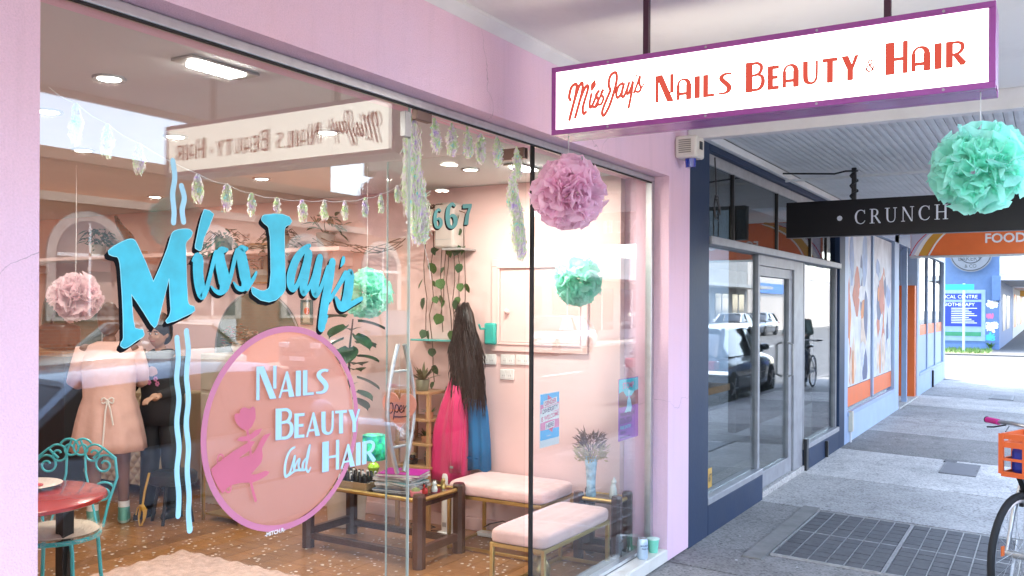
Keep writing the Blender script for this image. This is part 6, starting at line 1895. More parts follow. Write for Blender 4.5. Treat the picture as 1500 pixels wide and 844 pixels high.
# stylist in a pale pink smock, back to the window
def cl_smock(p, J, k):
    m = mat('pale_pink_cotton', (0.72, 0.46, 0.40), .8, var=.08, bump=.8, bscale=9)
    mb = MB()
    rings = []
    for z_, rx, ry, w in ((.58, .235, .275, .05), (.66, .225, .265, .05), (.80, .20, .24, .045), (.92, .17, .215, .03), (1.0, .145, .19, .015), (1.1, .15, .195, .01), (1.22, .155, .205, .01), (1.33, .135, .205, .01), (1.40, .10, .17, 0), (1.435, .065, .09, 0)):
        c = J['pelvis'].lerp(J['chest'], (z_ - .93) / .32) if z_ > .93 else Vector((J['pelvis'].x * (z_ / .93), 0, 0))
        rings.append(ellring((c.x, 0, z_ * k), rx * k, ry * k, 40, 0, w, 9, z_ * 2))
    mb.loft(rings); mb.build('smock', m, p, smooth=True, angle=180)
    for s in ('L', 'R'):
        limb_cloth(p, 'sleeve', m, [J['sh' + s], J['sh' + s].lerp(J['el' + s], .5), J['el' + s], J['el' + s].lerp(J['wr' + s], .35)], [.075 * k, .072 * k, .062 * k, .058 * k])
    tie = MB(); tie.tube([(-.165 * k, 0, .985 * k), (-.19 * k, .012, .9 * k), (-.215 * k, .02, .75 * k), (-.23 * k, .03, .60 * k)], .006, 6); tie.tube([(-.165 * k, 0, .985 * k), (-.19 * k, -.02, .92 * k), (-.215 * k, -.04, .8 * k)], .006, 6); tie.tube([(-.16 * k, .02 * math.cos(t) * 2, .985 * k + .02 * math.sin(2 * t)) for t in [i * .5 for i in range(13)]], .006, 6)
    tie.build('apron_tie', M_white, p, smooth=True)
    shoes(p, J, k, mat('teal_canvas', (0.14, 0.40, 0.34), .6, var=.08), mat('pale_sole', (.35, .5, .45), .6))
    hair_cap(p, J['head'], k, mat('auburn_hair', (0.12, 0.05, 0.025), .5), (-.06, .12))
person('person in pale pink smock and teal sneakers, back to window', (3.96, 5.78, .02), R(52), 1.55, SK1, POSE, cl_smock)
def cl_black(p, J, k):
    m = mat('black_jersey', (0.012, 0.012, 0.015), .7, var=.1)
    mb = MB()
    mb.loft([ellring((J['pelvis'].x, 0, z_ * k), rx * k, ry * k, 36, 0, w, 7, z_) for z_, rx, ry, w in ((.80, .15, .20, .02), (.92, .15, .205, .02), (1.05, .14, .19, .015), (1.22, .15, .205, .01), (1.34, .135, .205, .0), (1.41, .095, .165, 0), (1.45, .065, .085, 0))])
    mb.build('jacket', m, p, smooth=True, angle=180)
    for s in ('L', 'R'):
        limb_cloth(p, 'sleeve', m, [J['sh' + s], J['sh' + s].lerp(J['el' + s], .5), J['el' + s], J['wr' + s]], [.074 * k, .066 * k, .054 * k, .042 * k])
        limb_cloth(p, 'trouser_leg', m, [J['hip' + s] + Vector((0, 0, .03)), J['hip' + s].lerp(J['knee' + s], .5), J['knee' + s], J['knee' + s].lerp(J['ank' + s], .6), J['ank' + s]], [.105 * k, .095 * k, .078 * k, .07 * k, .068 * k])
    shoes(p, J, k, M_black, M_rubber)
    hair_cap(p, J['head'], k, MATS['black_hair'], (-.03, .14), 1.03)
    mb = MB()
    for q in ((.145, .04, 1.2), (.15, -.02, 1.17), (.148, .06, 1.16)):
        for a in range(6):
            mb.ball((q[0] * k + .004, q[1] * k + .012 * math.cos(a), q[2] * k + .012 * math.sin(a)), (.003, .008, .008), 8, 5)
    mb.build('flower_print', mat('pink_print', (.45, .15, .3), .7), p)
person('person with dark hair in black top standing behind blue dripping stripes', (4.32, 5.66, .02), R(196), 1.46, SK2, POSE, cl_black)

# ================================================================ neighbouring cafe
M_cal = mat('weathered_grey_frame', (.30, .31, .33), .5, metal=.25, var=.15, scale=9)
cafe = thing('navy_cafe_shopfront', 'navy framed cafe shopfront with aluminium windows next to the pink shop', 'shop', (8.2, 2.05, 0))
CY = 2.05
MB().box(5.662, 6.06, CY, CY + .3, -.02, 2.80).build('corner_post', M_navy, cafe, bevel=.006)
MB().box(10.60, 10.90, CY, CY + .3, -.02, 2.80).build('end_post', M_navy, cafe, bevel=.006)
MB().box(6.062, 10.598, CY, CY + .2, 2.70, 2.80).build('head_beam', M_navy, cafe, bevel=.004)
MB().box(6.062, 7.45, CY, CY + .22, -.02, .20).build('stall_riser', M_navy, cafe, bevel=.004)
MB().box(9.0, 10.598, CY, CY + .22, -.03, .19).build('stall_riser', M_navy, cafe, bevel=.004)
MB().box(6.062, 7.45, CY - .004, CY + .13, .202, .25).build('window_sill', M_cal, cafe, bevel=.005)
MB().box(9.0, 10.598, CY - .004, CY + .13, .192, .24).build('window_sill', M_cal, cafe, bevel=.005)
al_ = [(6.065, 6.10, .251, 2.04), (7.40, 7.45, .0, 2.04), (8.62, 8.98, .0, 2.04), (9.0, 9.04, .241, 2.04), (10.54, 10.597, .241, 2.04)]
for a, b, z0_, z1_ in al_:
    MB().box(a, b, CY + .03, CY + .09, z0_, z1_).build('mullion', M_cal, cafe, bevel=.003)
MB().box(6.065, 10.597, CY - .02, CY + .12, 2.041, 2.10).build('transom_bar', M_cal, cafe, bevel=.006)
MB().box(6.065, 10.597, CY + .04, CY + .10, 2.62, 2.699).build('transom_frame', M_alud, cafe, bevel=.003)
for a in (6.75, 8.05, 9.35, 10.1):
    MB().box(a, a + .02, CY + .04, CY + .08, 2.102, 2.619).build('transom_mullion', M_black, cafe)
for a, b in ((6.77, 8.05), (8.07, 9.35), (9.37, 10.1), (10.12, 10.597)):
    MB().box(a, b, CY + .055, CY + .063, 2.102, 2.619).build('transom_pane', M_glassd, cafe)
MB().box(6.07, 6.748, CY + .055, CY + .063, 2.102, 2.619).build('transom_pane', M_glassd, cafe)
for i in range(6):
    MB().obox((6.13 + i * .11, CY + .14, 2.36), (.10, .006, .5), (0, 0, .35)).build('vertical_blind', mat('grey_blind', (0.22, 0.22, 0.21), .7, var=.1), cafe)
M_gl2 = glass_mat('cafe_glass', tint=(0.86, 0.89, 0.89), ior=1.75)
cw = MB().box(6.10, 7.40, CY + .055, CY + .063, .251, 2.04).build('window_pane', M_gl2, cafe)
MB().box(9.04, 10.54, CY + .055, CY + .063, .241, 2.04).build('window_pane', M_gl2, cafe)
dr = MB().box(7.53, 8.50, CY + .075, CY + .083, .19, 1.86).build('door', M_gl2, cafe)
MB().box(7.46, 8.615, CY + .05, CY + .11, .045, .185).build('door_rail', M_cal, dr, bevel=.003)
MB().box(7.46, 8.615, CY + .05, CY + .11, 1.865, 1.95).build('door_rail', M_cal, dr, bevel=.003)
MB().box(7.46, 7.528, CY + .05, CY + .11, .186, 1.864).build('door_stile', M_cal, dr, bevel=.003)
MB().box(8.50, 8.615, CY + .05, CY + .11, .186, 1.864).build('door_stile', M_cal, dr, bevel=.003)
MB().tube([(8.45, CY + .05, .95), (8.45, CY + .0, .97), (8.45, CY + .0, 1.25), (8.45, CY + .05, 1.27)], .012, 8).build('door_handle', M_alud, dr, smooth=True)
MB().box(7.451, 8.618, CY + .03, CY + .09, 1.952, 2.04).build('door_head', M_cal, cafe)
MB().box(7.452, 8.99, CY + .012, CY + .6, -.06, .042).build('doorstep', M_conc, cafe, bevel=.006)
MB().box(8.98, 9.06, CY - .01, CY + .02, -.02, .30).build('downpipe_boot', M_black, cafe)
MB().box(9.86, 9.90, CY - .03, CY - .001, .0, .17).build('bracket', M_black, cafe)
lb = MB(); lb.tube([(6.14, CY - .01, 2.66)] + [(6.15 + .05 * math.sin(i * .55), CY - .02, 2.28 + .07 * math.cos(i * .55) + i * .002) for i in range(26)] + [(6.24, CY - .02, 2.26)], .005, 6)
lb.build('cable_coil', M_black, cafe, smooth=True)
# interior of the cafe
MB().box(5.67, 10.89, 5.2, 5.3, -.05, 2.8).build('back_wall', mat('cafe_wall', (0.22, 0.22, 0.21), .8), cafe)
MB().box(5.67, 10.89, 2.36, 5.19, -.05, .0).build('floor', mat('cafe_floor', (0.2, 0.2, 0.2), .4), cafe)
MB().box(5.67, 10.89, 2.26, 5.19, 2.81, 2.85).build('ceiling', mat('cafe_ceiling', (0.35, 0.35, 0.34), .8), cafe)
MB().box(5.664, 5.70, 2.36, 5.19, .0, 2.8).build('side_wall', MATS['cafe_wall'], cafe)
ctr = thing('window_counter', 'wooden counter bench behind the cafe window', 'counter', (6.7, 2.5, 0))
MB().box(6.08, 7.35, 2.30, 2.68, .90, .955).build('counter_top', M_pine, ctr, bevel=.004)
for x in (6.2, 7.25):
    MB().bar((x, 2.5, .001), (x, 2.5, .899), .04).build('leg', M_black, ctr)
for i, x in enumerate((6.38, 6.86)):
    s = thing('metal_stool', ('nearer' if i == 0 else 'farther') + ' pale metal stool under the cafe window counter', 'stool', (x, 2.85, 0), 'cafe stools')
    MB().box(x - .16, x + .16, 2.69, 3.01, .62, .65).build('seat', M_alu, s, bevel=.01)
    for dx in (-.13, .13):
        mb = MB(); mb.tube([(x + dx, 2.71, .0), (x + dx, 2.73, .5), (x + dx, 2.75, .6), (x + dx, 2.85, .61), (x + dx, 2.95, .6), (x + dx, 2.97, .5), (x + dx, 2.99, .0)], .014, 8); mb.build('leg_hoop', M_alu, s, smooth=True)
    MB().tube([(x - .13, 2.72, .25), (x + .13, 2.72, .25)], .01, 8).build('foot_rail', M_alu, s)
stk = thing('gold_sticker', 'gold street number sticker low on the cafe window', 'sticker', (6.15, CY + .05, .30))
MB().box(6.215, 6.30, CY + .0535, CY + .0545, .29, .43).build('plate', mat('gold_vinyl', (0.6, 0.36, 0.06), .4), stk)
mb = MB(); font_to(mb, '67', .075, lambda u, v, d: (6.22 + u * .8, CY + .0525, .335 + v), shear=.2, bold=.002); mb.build('number', M_black, stk)
# cafe awning with beaded boards
caw = thing('boarded_awning', 'grey beaded board awning ceiling over the cafe footpath', 'awning', (8.0, .8, 2.7))
M_bead = mat('grey_white_board', (0.72, 0.73, 0.73), .6, var=.05, dirt=(.38, .37, .35), dscale=1.2, damt=.5)
def asl(y):
    return 2.715 + (y + .45) * .035
nb = 46
bm_ = None
for i in range(nb):
    y0 = -.45 + i * (2.45 / nb); y1 = y0 + 2.45 / nb - .004
    mb = MB()
    mb.add([(5.70, y0, asl(y0) + .0022), (5.70, (y0 + y1) / 2, asl(y0)), (5.70, y1, asl(y1) + .0022), (10.98, y0, asl(y0) + .0022), (10.98, (y0 + y1) / 2, asl(y0)), (10.98, y1, asl(y1) + .0022), (5.70, y0, 2.83), (5.70, y1, 2.83), (10.98, y0, 2.83), (10.98, y1, 2.83)],
           [(0, 3, 4, 1), (1, 4, 5, 2), (0, 6, 8, 3), (2, 5, 9, 7), (0, 1, 2, 7, 6), (3, 8, 9, 5, 4)])
    mb.build('board', M_bead, caw)
MB().box(5.60, 10.98, -.5, CY - .002, 2.835, 3.0).build('roof_sheet', M_alud, caw)
MB().box(5.61, 5.695, -.45, CY - .003, 2.70, 2.834).build('edge_beam', M_white, caw, bevel=.004)
MB().box(5.70, 10.98, 2.002, CY - .003, 2.745, 2.80).build('wall_trim', M_white, caw, bevel=.004)
MB().box(5.61, 10.98, -.50, -.452, 2.66, 3.05).build('fascia', M_navy, caw)
MB().box(7.9, 7.92, -.449, 1.99, 2.696, 2.716).build('batten', M_bead, caw)
# hanging black sign
bs = thing('black_hanging_sign', 'black hanging sign with pale serif lettering under the cafe awning', 'sign', (7.75, 1.0, 2.2))
MB().box(7.70, 7.80, -.25, 1.93, 2.19, 2.49).build('panel', mat('satin_black', (0.005, 0.005, 0.007), .35, spec=.25), bs, bevel=.003)
for y in (1.39, .2):
    MB().bar((7.75, y, 2.491), (7.75, y, 2.755), .035).build('hanger', M_black, bs)
hw = MB(); hw.tube([(7.75 + .03 * math.cos(i * .9), 1.39 + .03 * math.sin(i * .9), 2.5 + i * .012) for i in range(20)] + [(7.76, 1.46, 2.735), (7.77, 1.55, 2.72), (7.78, 1.98, 2.755)], .008, 6); hw.build('power_cable', M_black, bs, smooth=True)
M_silv = mat('silver_letter', (0.62, 0.66, 0.72), .35, metal=.2)
SER = {
    'C': (.72, ribbon([(.66, .74, .05), (.58, .9, .05), (.40, .97, .05), (.2, .88, .09), (.09, .66, .13), (.08, .42, .13), (.16, .16, .1), (.36, .03, .05), (.56, .08, .05), (.68, .24, .03)], 5, False) + [rect(.63, .70, .67, .97)]),
    'R': (.72, [rect(.1, 0, .22, 1), rect(0, 0, .32, .04), rect(0, .96, .3, 1)] + ribbon([(.22, .97, .05), (.4, .95, .06), (.5, .82, .11), (.48, .64, .11), (.36, .52, .05), (.2, .5, .05)], 5, False) + [[(.3, .5), (.42, .5), (.74, 0), (.6, 0)]]),
    'U': (.78, ribbon([(.16, 1, .12), (.16, .5, .12), (.18, .22, .1), (.28, .06, .06), (.42, .03, .05), (.56, .08, .05), (.64, .26, .045), (.65, .6, .045), (.65, 1, .045)], 5, False) + [rect(0, .96, .32, 1), rect(.53, .96, .77, 1)]),
    'N': (.82, [rect(.1, 0, .145, 1), rect(.66, 0, .705, 1), [(.06, 1), (.19, 1), (.705, 0), (.62, 0)], rect(0, 0, .24, .04), rect(.55, .96, .8, 1)]),
    'H': (.82, [rect(.1, 0, .22, 1), rect(.6, 0, .72, 1), rect(.22, .48, .6, .53), rect(0, 0, .32, .04), rect(0, .96, .32, 1), rect(.5, 0, .82, .04), rect(.5, .96, .82, 1)]),
}
def cfn(u, v, d):
    return (7.6985 - d, u, v)
h_ = .118
yv = 1.375
gap_ = ((1.375 - .683) - sum(SER[c][0] for c in 'CRUNCH') * h_) / 5
for c in 'CRUNCH':
    letter('letter', [[(yv - p[0] * h_, 2.283 + (1.375 - yv) * .02 + p[1] * h_) for p in q] for q in SER[c][1]], M_silv, .0002, bs, cfn)
    yv -= SER[c][0] * h_ + gap_
for y in (1.493, .563):
    mb = MB(); mb.sheet([(y + .021 * math.cos(i * .3927), 2.338 + .021 * math.sin(i * .3927)) for i in range(16)], cfn, .0003); mb.build('dot', M_silv, bs)

# ================================================================ grocery shop further on
gro = thing('grocery_shopfront', 'pale blue grocery shopfront with poster covered windows past the cafe', 'shop', (16.5, 2.05, 0))
MB().box(10.905, 11.10, CY, CY + .3, -.02, 2.9).build('post', M_bluegrey, gro, bevel=.006)
MB().box(11.102, 14.80, CY, CY + .25, -.04, .30).build('stall_riser', M_paleblue, gro)
MB().box(11.102, 14.80, CY - .01, CY + .12, .302, .35).build('sill', M_bluegrey, gro, bevel=.004)
MB().box(14.80, 15.25, CY, CY + .3, -.03, 2.9).build('post', M_paleblue, gro, bevel=.006)
MB().box(17.55, 17.9, CY, CY + .3, -.03, 2.9).build('post', M_paleblue, gro, bevel=.006)
MB().box(17.902, 22.2, CY, CY + .25, -.04, .34).build('stall_riser', M_paleblue, gro)
MB().box(17.902, 22.2, CY - .01, CY + .12, .342, .39).build('sill', M_bluegrey, gro, bevel=.004)
MB().box(22.2, 22.5, CY, 9.0, -.05, 4.6).build('corner_wall', M_paleblue, gro)
MB().box(11.102, 22.19, CY, CY + .2, 2.62, 2.9).build('head_beam', M_bluegrey, gro)
for a in (12.95, 16.3, 19.3, 20.7):
    MB().box(a, a + .09, CY + .02, CY + .10, .39 if a != 16.3 else .0, 2.619).build('mullion', M_bluegrey, gro)
MB().box(15.252, 17.548, CY + .3, CY + .36, 2.02, 2.10).build('door_transom', M_alu, gro)
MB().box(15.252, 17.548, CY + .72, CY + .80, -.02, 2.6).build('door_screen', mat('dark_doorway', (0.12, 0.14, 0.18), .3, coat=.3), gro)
MB().box(17.35, 17.548, CY + .02, CY + .70, -.02, 2.0).build('orange_panel', M_orange, gro)
MB().box(15.252, 17.548, CY - .02, CY + .7, -.06, .01).build('doorstep', M_conc, gro)
for a, b in ((11.102, 12.95), (13.04, 14.79), (17.902, 19.3), (19.39, 20.7), (20.79, 22.19)):
    MB().box(a, b, CY + .05, CY + .058, .391 if a > 17 else .351, 2.619).build('window_pane', M_gl2, gro)
    MB().box(a + .01, b - .01, CY + .046, CY + .0485, .39 if a < 17 else 1.08, .62 if a < 17 else 1.28).build('orange_strip', M_orange, gro)
    if a > 17:
        MB().box(a + .01, b - .01, CY + .046, CY + .0485, .395, 1.078).build('frosted_film', M_paleblue, gro)
rp_ = random.Random(77)
pal = [(0.55, 0.57, 0.62), (0.50, 0.16, 0.10), (0.28, 0.36, 0.55), (0.62, 0.50, 0.40), (0.66, 0.66, 0.68), (0.10, 0.12, 0.22), (0.62, 0.24, 0.08), (0.45, 0.55, 0.66)]
for a, b in ((11.12, 12.93), (13.06, 14.77)):
    MB().box(a, b, CY + .0462, CY + .0482, .63, 2.6).build('poster_sheet', mat('pale_poster', (0.60, 0.62, 0.66), .6, var=.2, scale=4), gro)
    for i in range(26):
        x, z_ = rp_.uniform(a + .1, b - .25), rp_.uniform(.7, 2.3)
        w_, h2 = rp_.uniform(.08, .3), rp_.uniform(.1, .5)
        n_ = 10
        pts = [(x + w_ * math.cos(k * .6283) * rp_.uniform(.6, 1), z_ + h2 * math.sin(k * .6283) * rp_.uniform(.6, 1)) for k in range(n_)]
        mb = MB(); mb.sheet([(max(a + .01, min(b - .01, p[0])), max(.65, min(2.58, p[1]))) for p in pts], lambda u, v, d: (u, CY + .0458 - d, v), .0002 + i * .0001); mb.build('poster_print', mat('poster_tone_%d' % (i % 8), pal[i % 8], .6, var=.2, scale=8), gro)
MB().box(11.102, 22.19, 3.4, 3.5, 0, 2.9).build('back_wall', MATS['cafe_wall'], gro)
MB().box(11.14, 11.22, CY - .05, CY - .001, .12, .36).build('meter_box', mat('cream_box', (.55, .52, .42), .5), gro, bevel=.005)
MB().tube([(11.18, CY - .02, .119), (11.18, CY - .02, -.01)], .012, 8).build('conduit', mat('white_conduit', (.6, .62, .65), .5), gro)
MB().tube([(19.9, CY - .02, .33), (19.9, CY - .02, -.01)], .02, 8).build('downpipe', M_black, gro)
MB().box(10.99, 22.6, -.45, CY - .003, 2.93, 3.1).build('awning', M_soffit, gro)
MB().box(10.905, 22.5, CY, CY + .3, 2.902, 4.6).build('upper_wall', M_paleblue, gro)
MB().box(5.662, 10.903, CY, CY + .3, 2.87, 4.7).build('upper_wall', mat('cafe_upper', (.4, .38, .36), .8), cafe)
MB().box(5.662, 10.903, CY + .31, 11, 4.5, 4.6).build('roof', MATS['roof_sheet'], cafe)
MB().box(10.905, 22.19, CY + .31, 11, 4.4, 4.5).build('roof', MATS['roof_sheet'], gro)
os_ = thing('orange_hanging_sign', 'orange hanging sign with white lettering and yellow curved stripes', 'sign', (12.55, .4, 2.27))
MB().box(12.50, 12.62, -1.15 + .72, 1.545, 2.27, 2.78).build('sign_box', M_orange, os_, bevel=.004)
MB().box(12.495, 12.625, -.44, 1.555, 2.245, 2.269).build('bottom_rail', M_alu, os_)
def ofn(u, v, d):
    return (12.4985 - d, u, v)
flat([(1.54, 2.272), (1.50, 2.272), (1.40, 2.45), (1.22, 2.62), (1.0, 2.72), (.8, 2.77), (1.54, 2.77)], mat('lilac_grey', (.50, .50, .60), .5), 'corner_field', os_, .0003, ofn)
for w_, m_, off in ((.05, M_white, .0), (.09, mat('amber_vinyl', (.62, .30, .03), .5), .075), (.02, M_white, .15), (.012, mat('red_vinyl', (.5, .03, .06), .5), -.075)):
    letter('curved_stripe', ribbon([(1.48 - off, 2.272, w_), (1.38 - off, 2.45, w_), (1.22 - off * .9, 2.60, w_), (1.0 - off * .7, 2.71, w_), (.8 - off * .4, 2.765, w_ * .6)], 5, False), m_, .0006 + abs(off) * .002, os_, ofn)
mb = MB(); font_to(mb, 'FOODWORKS', .16, lambda u, v, d: ofn(.70 - u * .98, 2.415 + v, .0012), bold=.004); mb.build('lettering', M_paper, os_)
for y in (1.2, 0.0):
    MB().bar((12.56, y, 2.781), (12.56, y, 2.929), .04).build('hanger', M_alud, os_)

# ================================================================ beyond the side street
bb = thing('blue_corner_building', 'mid blue painted corner building with notices and graffiti across side street', 'building', (43.0, 4.5, -.08))
M_midblue = mat('mid_blue_paint', (0.075, 0.14, 0.28), .6, var=.08, dirt=(.12, .18, .28), dscale=.8, damt=.5)
MB().box(41.0, 56, 1.75, 12, -.1, 4.6).build('wall', M_midblue, bb)
MB().box(40.98, 40.999, 1.74, 12, -.1, .12).build('plinth', mat('blue_plinth', (.10, .18, .36), .6), bb)
MB().box(40.97, 40.998, 2.25, 3.75, .25, 2.35).build('notice_recess', mat('grey_blue_panel', (.24, .34, .44), .5), bb)
n1 = MB().box(40.95, 40.968, 2.4, 4.4, .85, 1.85).build('notice_board', mat('cobalt_vinyl', (.01, .035, .50), .4), bb)
n2 = MB().box(40.95, 40.968, 2.4, 4.4, 1.95, 2.20).build('notice_board', MATS['cobalt_vinyl'], bb)
mb = MB(); font_to(mb, 'MEDICAL CENTRE', .20, lambda u, v, d: (40.948, 4.15 - u, 2.0 + v)); mb.build('lettering', M_paper, n2)
mb = MB(); font_to(mb, 'PHYSIOTHERAPY', .2, lambda u, v, d: (40.948, 4.15 - u, 1.68 + v)); mb.build('lettering', M_paper, n1)
for k in range(9):
    MB().box(40.9465, 40.9495, 2.55 + .1 * ((k * 7) % 4), 3.5, 1.58 - k * .075, 1.605 - k * .075).build('text_line', M_paper, n1)
MB().box(40.95, 40.968, 2.4, 4.4, .45, .62).build('notice_board', mat('green_vinyl', (.03, .22, .10), .4), bb)
rg_ = random.Random(6)
for cy_, cz_, m_, s_ in ((2.02, 1.75, M_paper, .22), (2.08, 1.28, mat('graffiti_pink', (.5, .12, .25), .6), .12), (2.02, .85, M_paper, .24), (2.1, .45, mat('graffiti_cyan', (.05, .4, .65), .6), .2)):
    mb = MB()
    for k in range(6):
        pts = [(cy_ + rg_.uniform(-s_, s_), cz_ + rg_.uniform(-s_, s_) * .8, .05) for _ in range(5)]
        for j, q in enumerate(ribbon(pts, 5)):
            mb.sheet([(min(2.24, max(1.78, p[0])), p[1]) for p in q], lambda u, v, d: (40.996 - d, u, v), .0005 + .0003 * k + j * .00001)
    mb.build('graffiti_tag', m_, bb)
MB().box(40.6, 40.999, 1.7, 2.0, 1.9, 2.9).build('pipe_box', M_midblue, bb, bevel=.02)
MB().box(44.0, 46.5, 1.742, 1.749, .6, 2.2).build('shop_window', M_black, bb)
MB().box(48.0, 51.5, 1.742, 1.749, .6, 2.2).build('shop_window', M_black, bb)
MB().box(41.5, 56, -.4, 1.74, 2.75, 2.95).build('awning', M_soffit, bb)
rs = thing('round_cafe_sign', 'round grey sign hanging beneath the orange sign across street', 'sign', (40.5, 2.6, 2.7))
MB().cyl((40.45, 2.75, 3.85), (40.52, 2.75, 3.85), .78, n=40).build('disc', mat('grey_disc', (.13, .135, .15), .5), rs, smooth=True)
for r0 in (.72, .42):
    mb = MB(); mb.tube([(40.447, 2.75 + r0 * math.cos(i * .157), 3.85 + r0 * math.sin(i * .157)) for i in range(40)], .018, 5, closed=True); mb.build('ring', M_black, rs, smooth=True)
mb = MB(); font_to(mb, 'BAKERY', .26, lambda u, v, d: (40.446, 3.22 - u * .9, 3.52 + v)); mb.build('lettering', M_black, rs)
mb = MB(); font_to(mb, '& CO', .2, lambda u, v, d: (40.446, 2.98 - u * .9, 3.24 + v)); mb.build('lettering', M_black, rs)
MB().bar((40.48, 2.75, 4.60), (40.99, 2.75, 4.60), .04).build('bracket', M_black, rs)
gs = thing('green_street_post', 'pale street sign post with green plate before the blue wall', 'sign post', (38.5, 2.85, -.08))
MB().cyl((38.5, 2.85, -.08), (38.5, 2.85, 2.55), .045).build('post', mat('pale_green_post', (.45, .62, .58), .5), gs, smooth=True)
MB().box(38.44, 38.47, 2.5, 3.6, 2.3, 2.52).build('plate', mat('green_plate', (.02, .35, .25), .5), gs)
mb = MB()
for i in range(700):
    x, y = random.uniform(37.0, 40.8), random.uniform(1.95, 3.6)
    a = random.uniform(0, 6.28); l_ = random.uniform(.05, .16)
    mb.add([(x, y, -.075), (x + .03 * math.cos(a), y + .03 * math.sin(a), -.075), (x + .05 * math.cos(a + 1), y + .05 * math.sin(a + 1), -.075 + l_)], [(0, 1, 2)])
o = mb.build('verge_grass', mat('verge_green', (.10, .20, .04), .8, var=.3, scale=3)); o['kind'] = 'stuff'; o['label'] = 'thin grass on the verge in front of the blue wall'
wd_ = MB()
for i in range(40):
    a = random.uniform(0, 6.28)
    blade(wd_, (40.8, 2.05, -.07), (math.cos(a) * .5, math.sin(a) * .5, 1), random.uniform(.25, .5), .03, .3)
solo('wall_weed', wd_, M_leaf, 'small green weed growing at the foot of the blue wall', 'weed', (40.8, 2.05, -.08))
far = thing('far_street_shops', 'pale distant shops further down the street past blue building', 'building', (75, 6, -.1))
MB().box(56.5, 110, 1.75, 12, -.1, 5.5).build('wall', mat('far_cream', (.5, .5, .48), .7), far)
MB().box(56.5, 110, -.4, 1.74, 2.75, 2.95).build('awning', M_soffit, far)
for i in range(8):
    MB().box(58 + i * 6, 62 + i * 6, 1.742, 1.749, .5, 2.4).build('shop_window', M_black if i % 2 else M_orange, far)
fgn = thing('far_hanging_sign', 'small yellow lit sign under far awning', 'sign', (60, 1.0, 2.3))
MB().box(60, 60.1, .4, 1.5, 2.3, 2.65).build('panel', mat('yellow_panel', (.7, .5, .1), .4), fgn)
MB().bar((60.05, .95, 2.651), (60.05, .95, 2.749), .05).build('hanger', M_black, fgn)
cl = thing('shed_across_end', 'white two storey building closing the side street', 'building', (30, 62, 0))
MB().box(18, 45, 55, 62, -.2, 7).build('wall', M_white, cl)
for i in range(6):
    MB().box(20 + i * 4, 21.5 + i * 4, 54.98, 54.999, 1.2, 3).build('window', M_black, cl)

# ================================================================ buildings across the road (seen in the glass)
bk_ = brick_mat('terracotta_brick', (0.40, 0.13, 0.055), (0.33, 0.10, 0.045), (0.34, 0.22, 0.16))
FY = -15.2
br = thing('brick_arcade_building', 'terracotta brick building with arched white windows across the road', 'building', (17, FY, -.1))
MB().box(3.0, 31.0, FY - 6, FY, -.1, 4.9).build('wall', bk_, br)
MB().box(2.9, 31.1, FY - .1, FY + .22, 4.9, 5.15).build('parapet_coping', mat('brown_coping', (.20, .11, .07), .7), br)
MB().box(3.0, 31.0, FY + .002, FY + .14, 3.95, 4.15).build('cornice', mat('sandstone', (.42, .31, .24), .7), br)
MB().box(3.0, 31.0, FY + .002, FY + .06, 2.45, 2.6).build('string_course', MATS['sandstone'], br)
for i, x in enumerate((5.6, 9.2, 12.8, 16.4, 20.0, 23.6, 27.2)):
    w_ = .85
    ar = lambda k, z0_: [(x - w_ * k, z0_)] + [(x - w_ * k * math.cos(math.pi * j / 16), 2.75 + w_ * k * math.sin(math.pi * j / 16)) for j in range(17)] + [(x + w_ * k, z0_)]
    su_ = MB(); su_.plate(ar(1.22, 1.2), lambda u, v, d: (u, FY + .002 + d, v), 0, .06); s_ob = su_.build('window_surround', mat('pale_stone', (.50, .42, .36), .7), br)
    g_ = MB(); g_.plate(ar(.95, 1.3), lambda u, v, d: (u, FY + .063 + d, v), 0, .01); g_.build('window_glass', mat('far_glass', (.05, .06, .08), .08, coat=.5), s_ob)
    MB().box(x - .03, x + .03, FY + .074, FY + .1, 1.3, 3.5).build('glazing_bar', M_white, s_ob)
    MB().box(x - w_ * .95, x + w_ * .95, FY + .074, FY + .1, 2.70, 2.78).build('glazing_bar', M_white, s_ob)
    if i % 2 == 1:
        MB().box(x - .8, x + .8, FY + .062, FY + .12, -.1, 1.19).build('door', M_white, br)
MB().box(16.0, 21.0, FY - .3, FY + .1, 5.151, 6.2).build('gable', bk_, br)
MB().box(15.9, 21.1, FY - .35, FY + .2, 6.2, 6.35).build('gable_coping', MATS['brown_coping'], br)
wb = thing('white_shop_building', 'white single storey shops with dark windows across the road', 'building', (45, FY, -.1))
MB().box(31.2, 66, FY - 6, FY, -.1, 4.2).build('wall', mat('off_white_render', (.30, .30, .29), .7), wb)
MB().box(31.2, 66, FY + .003, FY + 2.0, 2.9, 3.1).build('awning', M_alud, wb)
for i in range(9):
    w1 = MB().box(32 + i * 3.8, 34.8 + i * 3.8, FY + .003, FY + .03, .4, 2.5).build('window', MATS['far_glass'], wb)
    MB().box(33.35 + i * 3.8, 33.45 + i * 3.8, FY + .031, FY + .06, .4, 2.5).build('mullion', M_white, w1)
wb2 = thing('blue_sign_shop', 'pale two storey shops with blue signboard farther across the road', 'building', (85, FY, -.1))
MB().box(66.2, 110, FY - 6, FY, -.1, 6.5).build('wall', mat('pale_terrace', (.55, .5, .45), .7), wb2)
MB().box(68, 80, FY + .003, FY + .1, 2.7, 3.5).build('signboard', mat('far_blue_sign', (.03, .18, .55), .5), wb2)
for i in range(6):
    MB().box(68 + i * 6, 71 + i * 6, FY + .003, FY + .03, 4.2, 5.8).build('window', MATS['far_glass'], wb2)
cb_ = thing('cream_terrace_building', 'cream two storey terrace across the road behind the camera', 'building', (-20, FY, -.1))
